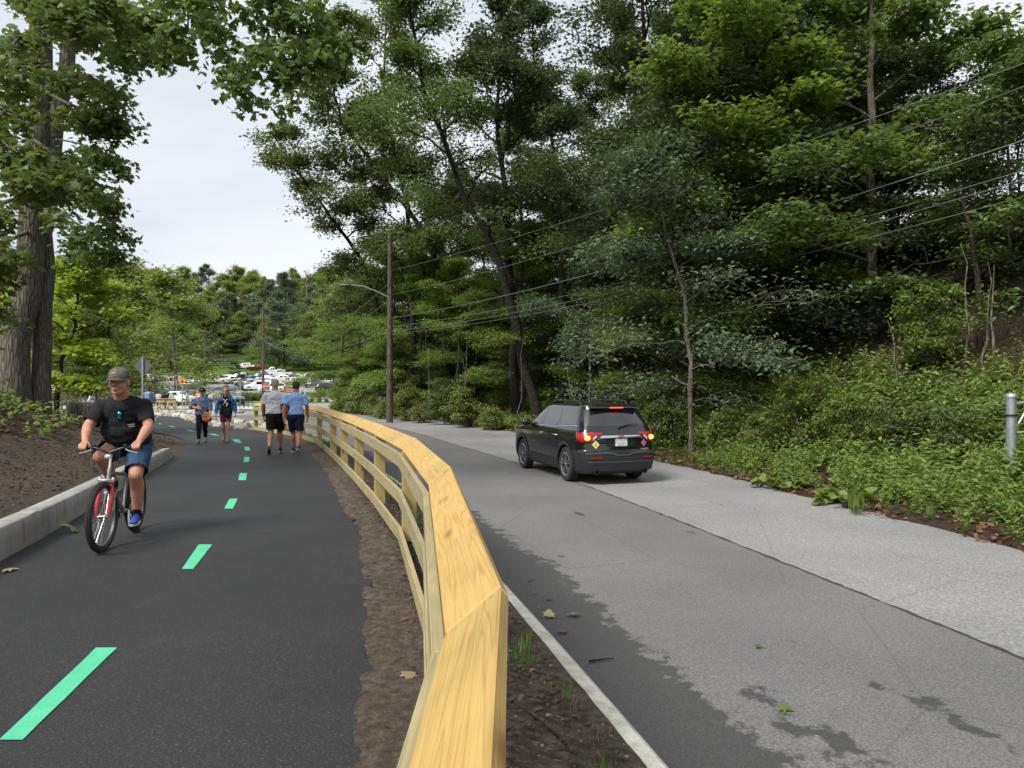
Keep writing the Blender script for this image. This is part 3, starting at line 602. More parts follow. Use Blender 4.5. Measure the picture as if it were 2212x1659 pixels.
variant('under3', 7, .055, M['lf_dark'], 9, nleaf=10000, lsize=.15, kind='oval', cb=.08, spread=2.6, nl=15, nb=6, elev=(-10, 45), sz=.08, r1=.01)
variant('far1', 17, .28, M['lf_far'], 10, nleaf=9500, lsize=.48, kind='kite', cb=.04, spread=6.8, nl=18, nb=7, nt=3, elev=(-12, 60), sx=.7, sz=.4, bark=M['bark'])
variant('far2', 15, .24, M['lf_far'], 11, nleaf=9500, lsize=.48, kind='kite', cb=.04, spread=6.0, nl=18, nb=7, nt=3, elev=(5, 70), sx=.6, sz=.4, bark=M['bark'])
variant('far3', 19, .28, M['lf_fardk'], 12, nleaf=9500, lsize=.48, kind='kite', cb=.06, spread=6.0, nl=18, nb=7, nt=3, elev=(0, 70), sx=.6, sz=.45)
variant('far4', 13, .20, M['lf_bright'], 13, nleaf=9500, lsize=.44, kind='kite', cb=.08, spread=5.6, nl=16, nb=7, nt=3, elev=(-12, 60), sx=.7, sz=.4)
def hz(x, y): return float(right_z(np.array([x]), np.array([y]))[0])
# --- forest on the hillside: the trees whose trunks one can follow, then the ones between
def hill_tree(u, d, key, s, rz_, label, group=None, name='tree'):
    x = (u-1106)/1534*d; return plant_tree(name, VAR[key], (x, d, hz(x, d)-.15), rz_, s, label, 'tree', group)
def lean_tree(name, pts, r0, seed, leafmat, label, nleaf=26000, **kw):
    """pts: (u, v, distance) up the stem"""
    W = [np.array(at(*p)) for p in pts]; b = W[0].copy(); b[2] = min(b[2], hz(b[0], b[1]))-.2; W = [b]+W[1:]
    T = smoothline([tuple(p) for p in W], 3); rg = np.random.default_rng(seed); ms = make_tree(name, T-b, r0, rg, leafmat, kw.pop('bark', M['bark_dk']), nleaf=nleaf, **kw)
    return plant_tree(name, ms, tuple(b), 0, 1, label, 'tree')
def smoothline3(P, n): return smoothline(P, n)
lean_tree('leaning_tree', [(1165, 700, 34), (1085, 580, 33), (1015, 445, 32.5), (950, 300, 32), (905, 140, 31), (880, -60, 30)], .24, 21, M['lf_mid'], 'tall tree whose dark trunk leans far left, right of the utility pole', cb=.36, spread=4.8, nl=24, nb=9, lsize=.15, sz=.2, sx=.30, tilt=.8, nleaf=27000)
lean_tree('oak_tree', [(1120, 640, 37), (1095, 500, 37), (1080, 370, 37), (1078, 200, 37), (1090, 20, 37)], .26, 22, M['lf_dark'], 'dark oak with a straight upright trunk right of the leaning trunk', cb=.38, spread=4.6, nl=22, nb=9, lsize=.20, sz=.22, sx=.30, tilt=.9, nleaf=25000)
lean_tree('oak_tree', [(1215, 620, 36), (1208, 480, 36), (1206, 385, 36), (1195, 300, 36), (1160, 190, 36), (1150, 20, 35)], .19, 23, M['lf_dark'], 'slim oak with a kinked fork high in its trunk', cb=.36, spread=4.2, nl=20, nb=9, lsize=.16, sz=.2, sx=.30, tilt=.9, nleaf=24000)
lean_tree('leaning_tree', [(862, 760, 50), (800, 610, 49), (755, 530, 48), (690, 430, 46), (630, 350, 45), (590, 290, 44)], .22, 24, M['lf_mid'], 'tree leaning left over the parking lot side with pale green arching branches', cb=.30, spread=5.6, nl=20, nb=8, lsize=.20, nleaf=26000, elev=(0, 45), droop=.2, sz=.22, sx=.32, tilt=.8)
lean_tree('leaning_tree', [(985, 700, 44), (930, 540, 44), (860, 430, 43), (770, 310, 43), (720, 210, 42), (735, 60, 42)], .24, 25, M['lf_mid'], 'tree with a long stem leaning left above the utility pole', cb=.25, spread=5.6, nl=24, nb=9, lsize=.20, nleaf=30000, sz=.22, sx=.32, tilt=.8)
lean_tree('tree', [(890, 650, 46), (885, 540, 46), (868, 400, 46), (835, 220, 45), (835, 20, 45)], .22, 26, M['lf_mid'], 'tall tree standing straight behind the utility pole', cb=.2, spread=5.6, nl=26, nb=9, lsize=.20, nleaf=30000, sz=.22, sx=.32, tilt=.8)
lean_tree('maple_tree', [(1893, 880, 21.5), (1888, 700, 22), (1884, 480, 22), (1880, 230, 22), (1885, 20, 22), (1890, -150, 22)], .21, 27, M['lf_mid'], 'large maple with a straight dark trunk rising behind the shrubs on the right', cb=.12, spread=4.6, nl=24, nb=9, lsize=.15, kind='maple', nleaf=26000, elev=(-8, 45), sz=.10, tilt=.35, vol=.35, bark=M['bark'])
lean_tree('maple_tree', [(1700, 760, 25), (1680, 560, 24), (1650, 380, 23), (1620, 200, 22), (1600, 40, 22)], .13, 28, M['lf_bright'], 'bright green maple reaching over the road edge right of the tall grey trunk', cb=.25, spread=4.2, nl=20, nb=9, lsize=.15, kind='maple', nleaf=20000, elev=(-8, 45), sz=.10, tilt=.35, vol=.35)
lean_tree('tree', [(1592, 800, 27), (1592, 640, 27), (1590, 480, 27), (1585, 250, 27), (1590, 40, 27)], .26, 29, M['lf_dark'], 'thick straight grey trunk of a tall tree half hidden by maple sprays', cb=.32, spread=4.8, nl=20, nb=9, lsize=.16, sz=.2, sx=.30, tilt=.9, nleaf=25000)
lean_tree('tree', [(1400, 560, 30), (1402, 300, 30), (1395, 130, 29), (1385, 0, 28), (1380, -150, 28)], .2, 30, M['lf_dark'], 'tree with three dark stems forking near the top centre of the picture', cb=.25, spread=5.0, nl=24, nb=9, lsize=.16, sz=.22, sx=.30, tilt=.9, nleaf=30000)
lean_tree('thin_tree', [(2120, 860, 17), (2112, 700, 17.2), (2106, 540, 17.5), (2080, 420, 18), (2140, 330, 18.5)], .085, 31, M['lf_dark'], 'thin crooked tree with bare twisting twigs against the bright gap on the right', cb=.45, spread=2.2, nl=14, nb=5, lsize=.12, nleaf=2500)
lean_tree('ash_tree', [(1492, 905, 20), (1490, 800, 20), (1480, 650, 20.5), (1430, 470, 21), (1400, 350, 21)], .075, 32, M['lf_blue'], 'slender ash with grey green leaves standing at the road edge behind the black car', cb=.15, spread=3.6, nl=20, nb=8, lsize=.15, kind='oval', nleaf=20000, elev=(-10, 50), bark=M['bark'], vol=.6)
rg = np.random.default_rng(99)
keys = ['oak1', 'oak2', 'oak3', 'maple1', 'ash1', 'oak1', 'oak3']
LBL = {'oak1': 'dark oak filling the hillside forest right of the road', 'oak2': 'mid green oak in the hillside forest right of the road', 'oak3': 'tall dark oak with a high crown in the hillside forest', 'maple1': 'mid green maple in the hillside forest with layered sprays', 'maple2': 'bright green young maple on the hillside', 'ash1': 'grey green ash low on the hillside forest', 'under1': 'small green understorey tree below the forest crowns', 'under2': 'bright small understorey tree near the road edge', 'under3': 'dark understorey sapling below the forest crowns'}
TN = {'oak1': 'oak_tree', 'oak2': 'oak_tree', 'oak3': 'oak_tree', 'maple1': 'maple_tree', 'maple2': 'maple_tree', 'ash1': 'ash_tree', 'under1': 'sapling', 'under2': 'sapling', 'under3': 'sapling'}
GR = {k: 'forest trees on the hillside, '+v.split(' in ')[0].split(' low')[0].split(' filling')[0].split(' on ')[0].split(' below')[0].split(' near')[0] for k, v in LBL.items()}
LBS = {'oak1': 'dark oak', 'oak2': 'mid green oak', 'oak3': 'tall dark oak', 'maple1': 'mid green maple', 'maple2': 'bright young maple', 'ash1': 'grey green ash', 'under1': 'small green understorey tree', 'under2': 'bright small understorey tree', 'under3': 'dark understorey sapling'}
rrA = resample(RR, 400)
gA = np.gradient(rrA, axis=0); gA = np.c_[gA[:, 1], -gA[:, 0]]/np.linalg.norm(gA, axis=1)[:, None]
placed = []
def scatter(n, smin, smax, ymin, ymax, ks, mind, smul=(.8, 1.15)):
    c = 0
    for _ in range(n*40):
        if c >= n: break
        i = rg.integers(0, 400); s_ = rg.uniform(smin, smax); p = rrA[i]+gA[i]*s_
        if not (ymin < rrA[i][1] < ymax) or p[1] < 6: continue
        if abs(p[0]) > p[1]*.95+3: continue
        if any((p[0]-q[0])**2+(p[1]-q[1])**2 < mind**2 for q in placed): continue
        # keep the bright gaps of the photograph open
        u = 1106+1534*p[0]/p[1]
        if 1960 < u < 2500 and ks[0].startswith(('oak', 'maple', 'ash')): continue
        if u > 1850 and s_ > 12: continue
        if 960 < u < 1480 and ks[0].startswith(('oak', 'maple')) and rg.random() < .62: continue
        placed.append(p); k = ks[rg.integers(0, len(ks))]
        where = 'left of the pole' if u < 830 else 'right of the pole' if u < 1050 else 'above the road bend' if u < 1250 else 'behind the car' if u < 1450 else 'behind the ash' if u < 1700 else 'by the big maple' if u < 2000 else 'at the right edge'
        row = 'low on the slope' if s_ < 6 else 'halfway up the slope' if s_ < 14 else 'high on the slope'
        lab = LBS[k]+' '+row+', '+where; plant_tree(TN[k], VAR[k], (p[0], p[1], hz(p[0], p[1])-.1), rg.uniform(0, 6.28), rg.uniform(*smul), lab, 'tree', lab+' (several)'); c += 1
scatter(15, 10, 20, 14, 56, keys, 3.8, (.75, 1.0)); scatter(22, 20, 45, 10, 62, keys, 5.5, (.8, 1.05))
placed = []
scatter(64, 2.8, 11, 20, 62, ['under1', 'under2', 'under3', 'under1', 'ash1', 'maple1', 'maple2'], 1.5, (.6, 1.05))
scatter(40, 7, 18, 8, 52, ['under3', 'under1', 'under3'], 1.9, (.7, 1.15))

for (u, d, s_, k, lb) in [(742, 60, 1.05, 'maple2', 'bright maple closing the far end of the slope by the lot'), (772, 55, 1.0, 'maple2', 'bright maple second from the lot end of the slope'), (800, 51, .85, 'under2', 'bright sapling left of the utility pole under the leaning tree'), (822, 47, .95, 'under2', 'bright sapling close to the left side of the utility pole'), (865, 50, .95, 'maple2', 'bright maple just behind the utility pole'), (905, 45, .9, 'maple2', 'bright maple right of the utility pole low branches'), (760, 50, .8, 'under2', 'small bright tree overhanging the road at the lot end'), (1000, 41, .8, 'maple2', 'bright young maple between the leaning trunks')]:
    x = (u-1106)/1534*d; plant_tree('maple_tree' if k[0] == 'm' else 'sapling', VAR[k], (x, d, hz(x, d)-.1), u*.7, s_, lb, 'tree')
# --- limbs given by hand: (u, v, distance) points; they carry drooping sprays
def limbs(paths, b, rg, nb=12, bl=1.1, r=.05, droop=.45, nt=5):
    wood = []; A = []
    for p in paths:
        P = smoothline([tuple(at(*q)) for q in p], 5)-np.array(b); n = len(P); wood.append((P, np.linspace(r, .012, n), 6)); A.append((P[n//2:], .4))
        for j in range(nb):
            s = rg.uniform(.25, 1)*(n-1); q = np.array([np.interp(s, np.arange(n), P[:, k]) for k in range(3)]); a = rg.uniform(0, 6.28); d = np.array([math.cos(a), math.sin(a), rg.uniform(-.5, .2)])*bl*rg.uniform(.5, 1.1)
            bp = bez(q, q+d*.6, q+d+np.array([0, 0, -droop*bl]), 5); wood.append((bp, np.linspace(.014, .004, 5), 4)); A.append((bp[1:], 1))
            for m in range(nt):
                s2 = rg.uniform(.2, 1)*4; q2 = np.array([np.interp(s2, np.arange(5), bp[:, k]) for k in range(3)]); a2 = rg.uniform(0, 6.28); d2 = np.array([math.cos(a2), math.sin(a2), -.35])*bl*.4
                A.append((np.array([q2+d2*.5, q2+d2]), 1.1))
                if m < 2: wood.append((np.array([q2, q2+d2]), np.array([.005, .003]), 3))
    return wood, A
def left_ground(u, v, d): x = (u-1106)/1534*d; return x, d, float(left_z(np.array([x]), np.array([d]))[0])
rg = np.random.default_rng(5)
x, y, z = left_ground(28, 835, 18); b = np.array([x, y, z-.25])
T = smoothline([(x, y, z-.25), tuple(at(40, 700, 18)), tuple(at(66, 500, 18)), tuple(at(84, 300, 18)), tuple(at(84, 100, 18)), tuple(at(80, -200, 18))], 3)
ex = limbs([[(85, 60, 18), (190, 40, 16), (300, 70, 14.5), (385, 105, 13.5)], [(85, 100, 18), (160, 60, 16), (250, 10, 15), (340, 40, 14)], [(84, 190, 18), (150, 225, 16), (200, 240, 15), (230, 255, 14.5)],
            [(70, 300, 18), (110, 330, 15), (150, 370, 14), (175, 385, 13.5)], [(60, 330, 18), (50, 350, 14), (60, 370, 12), (70, 380, 11)], [(60, 200, 18), (20, 230, 14), (-20, 280, 12), (40, 330, 11)],
            [(80, 60, 18), (40, 80, 14), (20, 120, 12), (50, 180, 11)], [(70, 420, 18), (0, 440, 14), (-30, 470, 12), (-10, 560, 11.5)], [(60, 500, 18), (-20, 540, 13), (-40, 580, 12), (0, 690, 11.5)], [(80, 0, 18), (130, 20, 14), (200, 0, 12.5), (240, 10, 12)],
            [(80, 20, 18), (60, 0, 14), (110, -20, 12), (180, 60, 11.5)], [(84, 150, 18), (150, 160, 16), (220, 180, 15), (250, 200, 14)]], b, rg, nb=13, bl=.46, r=.05, nt=5)
ms = make_tree('old_maple', T-b, .34, rg, M['lf_mid'], M['bark'], nleaf=12500, lsize=.125, kind='maple', r1=.2, cb=.9, spread=2.6, nl=5, nb=6, extra=ex, sx=.16, sz=.09, tilt=.5, droopl=.45)
plant_tree('maple_tree', ms, tuple(b), 0, 1, 'old maple with the thickest furrowed trunk on the left bank', 'tree')
x, y, z = left_ground(84, 835, 18.6); b = np.array([x, y, z-.25]); rg = np.random.default_rng(6)
T = smoothline([(x, y, z-.25), tuple(at(92, 640, 18.5)), tuple(at(100, 500, 18.3)), tuple(at(112, 350, 18.2)), tuple(at(130, 215, 18)), tuple(at(152, 60, 18)), tuple(at(175, -160, 18))], 3)
ex = limbs([[(175, -160, 18), (330, -330, 15), (520, -130, 13), (585, -20, 12.6), (570, 70, 12.4), (545, 130, 12.2), (520, 195, 12)], [(520, -130, 13), (600, -30, 12.6), (650, 60, 12.4), (650, 135, 12.2), (625, 205, 12)], [(520, -130, 13), (640, -40, 12.5), (700, 30, 12.3), (716, 110, 12.2)], [(420, -230, 14), (420, -60, 12.6), (430, 10, 12.3), (470, 60, 12.2)],
            [(330, -330, 15), (360, -100, 13.5), (400, 0, 13), (405, 70, 12.6)], [(520, -130, 13), (560, -50, 12.4), (600, 20, 12.2), (612, 90, 12.1)]], b, rg, nb=9, bl=.5, r=.04, nt=4, droop=.5)
ex2 = limbs([[(128, 230, 18), (180, 240, 17), (230, 255, 16), (280, 262, 15)], [(120, 300, 18), (170, 310, 17), (220, 330, 16.5), (255, 345, 16)], [(150, 80, 18), (210, 90, 17), (280, 110, 16), (360, 120, 15)], [(112, 350, 18), (160, 400, 17), (220, 420, 16.5), (250, 440, 16)], [(108, 400, 18), (150, 470, 17), (200, 495, 16.5), (262, 490, 16)], [(105, 430, 18), (150, 520, 17), (205, 545, 16.5), (258, 530, 16)]], b, rg, nb=7, bl=.42, r=.025)
ms = make_tree('slim_maple', T-b, .23, rg, M['lf_mid'], M['bark'], nleaf=7500, lsize=.12, kind='maple', r1=.15, cb=.93, spread=1.2, nl=2, nb=4, extra=(ex[0]+ex2[0], ex[1]+ex2[1]), sx=.14, sz=.11, tilt=.7, droopl=.6)
plant_tree('maple_tree', ms, tuple(b), 0, 1, 'slimmer maple beside the thick trunk, one limb arching down into the open sky', 'tree')
x, y, z = left_ground(122, 835, 25); b = np.array([x, y, z-.15]); rg = np.random.default_rng(8)
T = smoothline([tuple(b), tuple(at(132, 770, 25)), tuple(at(160, 720, 25)), tuple(at(165, 660, 25)), tuple(at(178, 600, 25))], 3)
ms = make_tree('young_maple', T-b, .10, rg, M['lf_yel'], M['bark_dk'], nleaf=17000, lsize=.13, kind='maple', r1=.02, cb=.36, spread=2.7, nl=20, nb=8, elev=(-10, 60), sx=.2, sz=.07, tilt=.35)
plant_tree('maple_tree', ms, tuple(b), 0, 1, 'small bright yellow green maple with a crooked dark stem left of the cyclist', 'tree')
plant_tree('sapling', VAR['under2'], (left_ground(215, 0, 27)[0], 27, left_ground(215, 0, 27)[2]), 1, .6, 'small sapling between the crooked maple and the cyclist', 'tree')
# --- trees across the street and on the far hill
def far_tree(u, d, key, s, label, rz_=None, name='tree', group=None):
    x = (u-1106)/1534*d; return plant_tree(name, VAR[key], (x, d, float(base(d))-.2), rg.uniform(0, 6.28) if rz_ is None else rz_, s, label, 'tree', group)
far_tree(385, 97, 'far1', 1.02, 'broad spreading tree standing over the parked cars left of the centre sign')
far_tree(300, 118, 'far1', 1.25, 'taller broad tree behind the one spreading over the parked cars')
far_tree(235, 112, 'far4', 1.25, 'light green tree between the crooked maple and the spreading tree')
far_tree(205, 130, 'far3', 1.05, 'dark tree behind the light green trees on the left')
far_tree(150, 112, 'far4', 1.1, 'bright tree above the pale pink shelter roof')
far_tree(60, 85, 'far1', 1.0, 'tree seen between and behind the two big trunks on the left bank')
far_tree(118, 105, 'far2', 1.2, 'tall tree rising beyond the shelter roof on the left')
far_tree(-60, 60, 'far2', 1.0, 'tree left of the two big trunks, mostly behind their leaves')
GF = 'trees closing the far hill behind the parking lot'
placed = []
def ridge(n, u0, u1, d0, d1, ks, mind, smul, group=GF):
    c = 0
    for _ in range(n*40):
        if c >= n: break
        d = rg.uniform(d0, d1); u = rg.uniform(u0, u1); x = (u-1106)/1534*d
        if any((x-q[0])**2+(d-q[1])**2 < mind**2 for q in placed): continue
        placed.append((x, d)); k = ks[rg.integers(0, len(ks))]; c += 1
        wh = ', left of the bare dead tree' if u < 640 else ', right of the bare dead tree'
        wh = ', far left part' if u < 300 else wh
        lab = {'far1': 'rounded tree in the far wood', 'far2': 'upright light green tree in the far wood', 'far3': 'dark blue green tree in the far wood', 'far4': 'bright yellow green tree before the far wood'}[k]
        plant_tree('tree', VAR[k], (x, d, float(base(d))-.3), rg.uniform(0, 6.28), rg.uniform(*smul), lab+wh, 'tree', {'far1': 'rounded trees on the far hill', 'far2': 'upright trees on the far hill', 'far3': 'dark trees on the far hill', 'far4': 'bright trees at the front of the far wood'}[k]+wh)
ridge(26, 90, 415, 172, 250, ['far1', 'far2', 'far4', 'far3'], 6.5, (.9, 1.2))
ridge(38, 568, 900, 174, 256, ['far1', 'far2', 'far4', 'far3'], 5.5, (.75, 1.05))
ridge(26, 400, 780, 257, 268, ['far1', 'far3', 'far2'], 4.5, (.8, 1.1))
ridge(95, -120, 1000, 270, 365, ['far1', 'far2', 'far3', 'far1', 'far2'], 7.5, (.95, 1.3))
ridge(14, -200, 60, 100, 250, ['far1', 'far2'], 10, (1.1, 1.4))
# bare grey tree
rg2 = np.random.default_rng(17); wood, A = skeleton(stem(22, (-.05, 0), rg2), .35, .05, rg2, cb=.25, spread=8, nl=14, nb=6, elev=(35, 65), droop=-.1)
V, F = tubes([(p, np.maximum(r_*1.4, .04), k) for p, r_, k in wood]); e = empty('dead_tree', ((668-1106)/1534*300, 300, float(base(300)))); tag(e, 'bare grey dead tree standing out of the far wood', 'tree'); link('trunk', npmesh('dead_trunk', V, F, M['bark_pale'], smooth=True), e)
# small trees of the planted island
plant_tree('ornamental_tree', VAR['under2'], ((446-1106)/1534*99, 99, float(base(99))), 2, (1.35, 1.35, .95), 'low multi stemmed light green tree on the planted island of the parking lot', 'tree')
plant_tree('evergreen_tree', VAR['under3'], ((508-1106)/1534*106, 106, float(base(106))), 2, (.75, .75, .72), 'small dark round tree right of the light green island tree', 'tree')
# ------------------------------------------------------------------ vehicles
m_glass = mat('tinted_glass', (.012, .014, .016), .04, 0, .9, coat=.6); m_pillar = mat('pillar_black', (.012, .012, .013), .45); m_rubber = mat('tyre_rubber', (.016, .016, .017), .8, bump=.3, bscale=80)
m_rim = mat('alloy_rim', (.34, .34, .35), .32, .85); m_clad = mat('grey_cladding', (.018, .020, .023), .55); m_chrome = mat('chrome_trim', (.72, .72, .72), .18, 1)
m_lamp = mat('red_lens', (.30, .008, .010), .2, coat=.4, emit=(.5, .01, .01), es=.08); m_brake = mat('lit_brake_lamp', (.9, .2, .05), .3, emit=(1, .22, .05), es=2.6); m_brake2 = mat('lit_red_lamp', (.9, .05, .03), .3, emit=(1, .06, .03), es=2.2)
m_lens = mat('clear_lens', (.55, .56, .58), .12, coat=.5); m_hollow = mat('dark_hollow', (.006, .006, .006), .9)
def paint(name, c, rough=.22, metal=.35): return mat(name, c, rough, metal, .5, coat=.9)
class Car:
    def __init__(s, S, rr=.28, rf=.45, bow=.10, bowf=.16): s.S = np.array(S, float); s.rr = rr; s.rf = rf; s.bow = bow; s.bowf = bowf
    def at(s, z): return [float(np.interp(z, s.S[:, 0], s.S[:, i])) for i in (1, 2, 3)]
    def outline(s, z, k=1):
        xr, xf, w = s.at(z); P = []; rr, rf = min(s.rr, w*.5), min(s.rf, w*.55)
        def bx(y, b): return b*(y/w)**2
        for y in np.linspace(0, w-rr, 3*k): P.append((xr+bx(y, s.bow), y))
        for a in np.linspace(0, PI/2, 5*k)[1:]: y = w-rr+rr*math.sin(a); P.append((xr+bx(w-rr, s.bow)+rr*(1-math.cos(a)), y))
        x0 = P[-1][0]; x1 = xf-s.bowf*((w-rf)/w)**2-rf
        for x in np.linspace(x0, x1, 12*k)[1:-1]: P.append((x, w))
        for a in np.linspace(PI/2, 0, 5*k): P.append((x1+rf*(1-math.sin(a)+math.sin(a)*0) if False else x1+rf*math.cos(a), w-rf+rf*math.sin(a)))
        for y in np.linspace(w-rf, 0, 3*k)[1:]: P.append((xf-bx(y, s.bowf), y))
        return P
    def body(s, name, mats, mid, parent, nz=30, k=1, wheels=None, sel=None, lo=None, hi=None):
        zs = sorted(set(list(np.round(s.S[:, 0], 4))+list(np.round(np.linspace(s.S[0, 0], s.S[-1, 0], nz), 4)))); rings = []
        for z in zs: h = s.outline(z, k); rings.append([(x, y, z) for x, y in h]+[(x, -y, z) for x, y in h[-2:0:-1]])
        n = len(rings[0]); V = [p for r_ in rings for p in r_]; F = []; Mi = []
        for i in range(len(zs)-1):
            for j in range(n):
                q = (j+1) % n; f = (i*n+j, i*n+q, (i+1)*n+q, (i+1)*n+j); c = [(V[a][0]+V[f[2]][0])/2 for a in (f[0],)][0]; zc = (zs[i]+zs[i+1])/2; F.append(f); Mi.append(mid(c, V[f[0]][1], zc))
        F.append(tuple(range(n))); Mi.append(1); F.append(tuple((len(zs)-1)*n+j for j in range(n))); Mi.append(0)
        mb = MB(); mb.v = V; mb.f = F; mb.m = Mi; me = mb.mesh(mats, False, name); o = link(name, me, parent)
        if wheels:
            cut = MB()
            for (x, r_) in wheels:
                for sy in (-1, 1): cut.lathe([(0, .42), (r_, .42), (r_, 1.2), (0, 1.2)], axis='Y', n=40)
                nv = len(cut.v)//1
            cut = MB()
            for (x, r_) in wheels:
                for sy in (-1, 1):
                    vs = []; nn = 40
                    for yy in (.56*sy, 1.2*sy):
                        for q in range(nn): a = 2*PI*q/nn; vs.append((x+r_*math.cos(a), yy, .37+r_*math.sin(a)))
                    cut.add(vs, [tuple(range(nn)), tuple(nn+q for q in range(nn))]+[(q, (q+1) % nn, nn+(q+1) % nn, nn+q) for q in range(nn)])
            cm = cut.mesh([mats[0], mats[1], m_hollow], False, 'cut'); cm.polygons.foreach_set('material_index', [2]*len(cm.polygons)); co = bpy.data.objects.new('cut', cm); COL.objects.link(co)
            md = o.modifiers.new('b', 'BOOLEAN'); md.operation = 'DIFFERENCE'; md.object = co; md.solver = 'EXACT'; md.material_mode = 'TRANSFER'
            dg = bpy.context.evaluated_depsgraph_get(); m2 = bpy.data.meshes.new_from_object(o.evaluated_get(dg)); o.modifiers.clear(); o.data = m2; bpy.data.objects.remove(co)
        smooth_by_angle(o.data, 32); return o
    def hw(s, x, z):
        xr, xf, w = s.at(z); rr, rf = min(s.rr, w*.5), min(s.rf, w*.55); x0 = xr+s.bow*((w-rr)/w)**2+rr; x1 = xf-s.bowf*((w-rf)/w)**2-rf
        if x < x0: t = min(1, (x0-x)/rr); return w-rr+rr*math.sqrt(max(0, 1-t*t))
        if x > x1: t = min(1, (x-x1)/rf); return w-rf+rf*math.sqrt(max(0, 1-t*t))
        return w
    def rx(s, y, z):
        xr, xf, w = s.at(z); rr = min(s.rr, w*.5); a = abs(y)
        if a <= w-rr: return xr+s.bow*(a/w)**2
        t = min(1, (a-(w-rr))/rr); return xr+s.bow*((w-rr)/w)**2+rr*(1-math.sqrt(max(0, 1-t*t)))
    def fx(s, y, z):
        xr, xf, w = s.at(z); rf = min(s.rf, w*.55); a = abs(y)
        if a <= w-rf: return xf-s.bowf*(a/w)**2
        t = min(1, (a-(w-rf))/rf); return xf-s.bowf*((w-rf)/w)**2-rf*(1-math.sqrt(max(0, 1-t*t)))
    def patch(s, name, where, poly, material, parent, off=.005, step=.09, thick=.0):
        """poly in (x,z) for the sides, (y,z) for rear or front, laid on the body surface"""
        bm = bmesh.new(); bm.faces.new([bm.verts.new((p[0], 0, p[1])) for p in poly]); P = np.array(poly)
        for ax in (0, 1):
            a, b = P[:, ax].min(), P[:, ax].max(); no = (1, 0, 0) if ax == 0 else (0, 0, 1)
            for t in np.arange(a+step, b, step): bmesh.ops.bisect_plane(bm, geom=bm.verts[:]+bm.edges[:]+bm.faces[:], plane_co=(t, 0, 0) if ax == 0 else (0, 0, t), plane_no=no)
        for v_ in bm.verts:
            a, z = v_.co.x, v_.co.z
            if where == 'L': v_.co = (a, s.hw(a, z)+off, z)
            elif where == 'R': v_.co = (a, -s.hw(a, z)-off, z)
            elif where == 'rear': v_.co = (s.rx(a, z)-off, a, z)
            else: v_.co = (s.fx(a, z)+off, a, z)
        for f in bm.faces: f.smooth = True
        me = bpy.data.meshes.new(name); bmesh.ops.recalc_face_normals(bm, faces=bm.faces); bm.to_mesh(me); bm.free(); me.materials.append(material); return link(name, me, parent)
def wheel_meshes(r, w=.24, spokes=10, hi=True, rimmat=None):
    ty = MB(); ty.lathe([(r*.66, -w*.42), (r*.90, -w*.5), (r*.985, -w*.40), (r, -w*.2), (r, w*.2), (r*.985, w*.40), (r*.90, w*.5), (r*.66, w*.42), (r*.66, -w*.42)], axis='Y', n=36 if hi else 18)
    rm = MB(); rm.lathe([(r*.70, w*.44), (r*.66, w*.46), (r*.63, w*.40), (r*.61, w*.05), (.0, w*.02)], axis='Y', n=36 if hi else 18, m=1)
    rm.lathe([(r*.70, w*.44), (r*.665, w*.47), (r*.62, w*.42), (r*.61, w*.3), (r*.665, w*.2)], axis='Y', n=36 if hi else 18)
    rm.lathe([(0, w*.45), (r*.10, w*.44), (r*.13, w*.38), (r*.13, w*.1)], axis='Y', n=14)
    for k in range(spokes):
        a = 2*PI*k/spokes+(.10 if k % 2 else -.10); c = Vector((math.cos(a), 0, math.sin(a))); t = Vector((-math.sin(a), 0, math.cos(a))); a0 = c*r*.10; a1 = c*r*.645; q = r*.035
        vs = [a0-t*q*.8+Vector((0, w*.43, 0)), a0+t*q*.8+Vector((0, w*.43, 0)), a1+t*q*1.5+Vector((0, w*.40, 0)), a1-t*q*1.5+Vector((0, w*.40, 0))]
        vs += [p-Vector((0, w*.16, 0)) for p in vs]; rm.add(vs, [(0, 1, 2, 3), (0, 4, 5, 1), (1, 5, 6, 2), (2, 6, 7, 3), (3, 7, 4, 0)])
    return ty.mesh(m_rubber, 40, 'tyre'), rm.mesh([rimmat or m_rim, m_hollow], 35, 'wheel')
def put_wheels(parent, meshes, xs, y, z):
    for x in xs:
        for sy in (1, -1): wv = link('wheel', meshes[1], parent, (x, y*sy, z)); wv.rotation_euler = (0, .4*x, 0 if sy > 0 else PI); link('tyre', meshes[0], wv)
# --- the black car on the road
S = [(.22, -2.22, 2.2, .86), (.30, -2.40, 2.36, .925), (.42, -2.43, 2.42, .945), (.55, -2.455, 2.44, .957), (.69, -2.46, 2.45, .962), (.715, -2.40, 2.45, .962), (.73, -2.385, 2.45, .962), (.88, -2.36, 2.43, .965), (1.0, -2.37, 2.38, .960), (1.06, -2.345, 2.28, .945), (1.12, -2.31, 1.85, .928), (1.16, -2.29, 1.42, .912), (1.30, -2.21, 1.12, .862), (1.45, -2.12, .86, .80), (1.58, -2.03, .56, .745), (1.63, -2.02, .42, .72), (1.665, -1.95, .22, .68), (1.69, -1.70, -.05, .60), (1.70, -1.2, -.3, .45)]
p_black = paint('black_metallic_paint', (.006, .006, .007), .14, 0)
suv = empty('suv'); tag(suv, 'black suv driving away with brake lights lit and two diamond stickers on its hatch', 'car')
C = Car(S, .30, .5, .10, .2)
def mid(x, y, z): return 1 if z < .45 or (z < .71 and x < -1.72) else 0
C.body('body', [p_black, m_clad, m_hollow], mid, suv, 34, 2, wheels=[(-1.40, .44), (1.46, .44)])
mb = MB(); mb.box((0, 0, .30), (4.1, 1.0, .16)); mb.box((-1.4, 0, .36), (.1, 1.5, .1)); mb.box((1.46, 0, .36), (.1, 1.5, .1)); mb.build('chassis', m_hollow, suv)
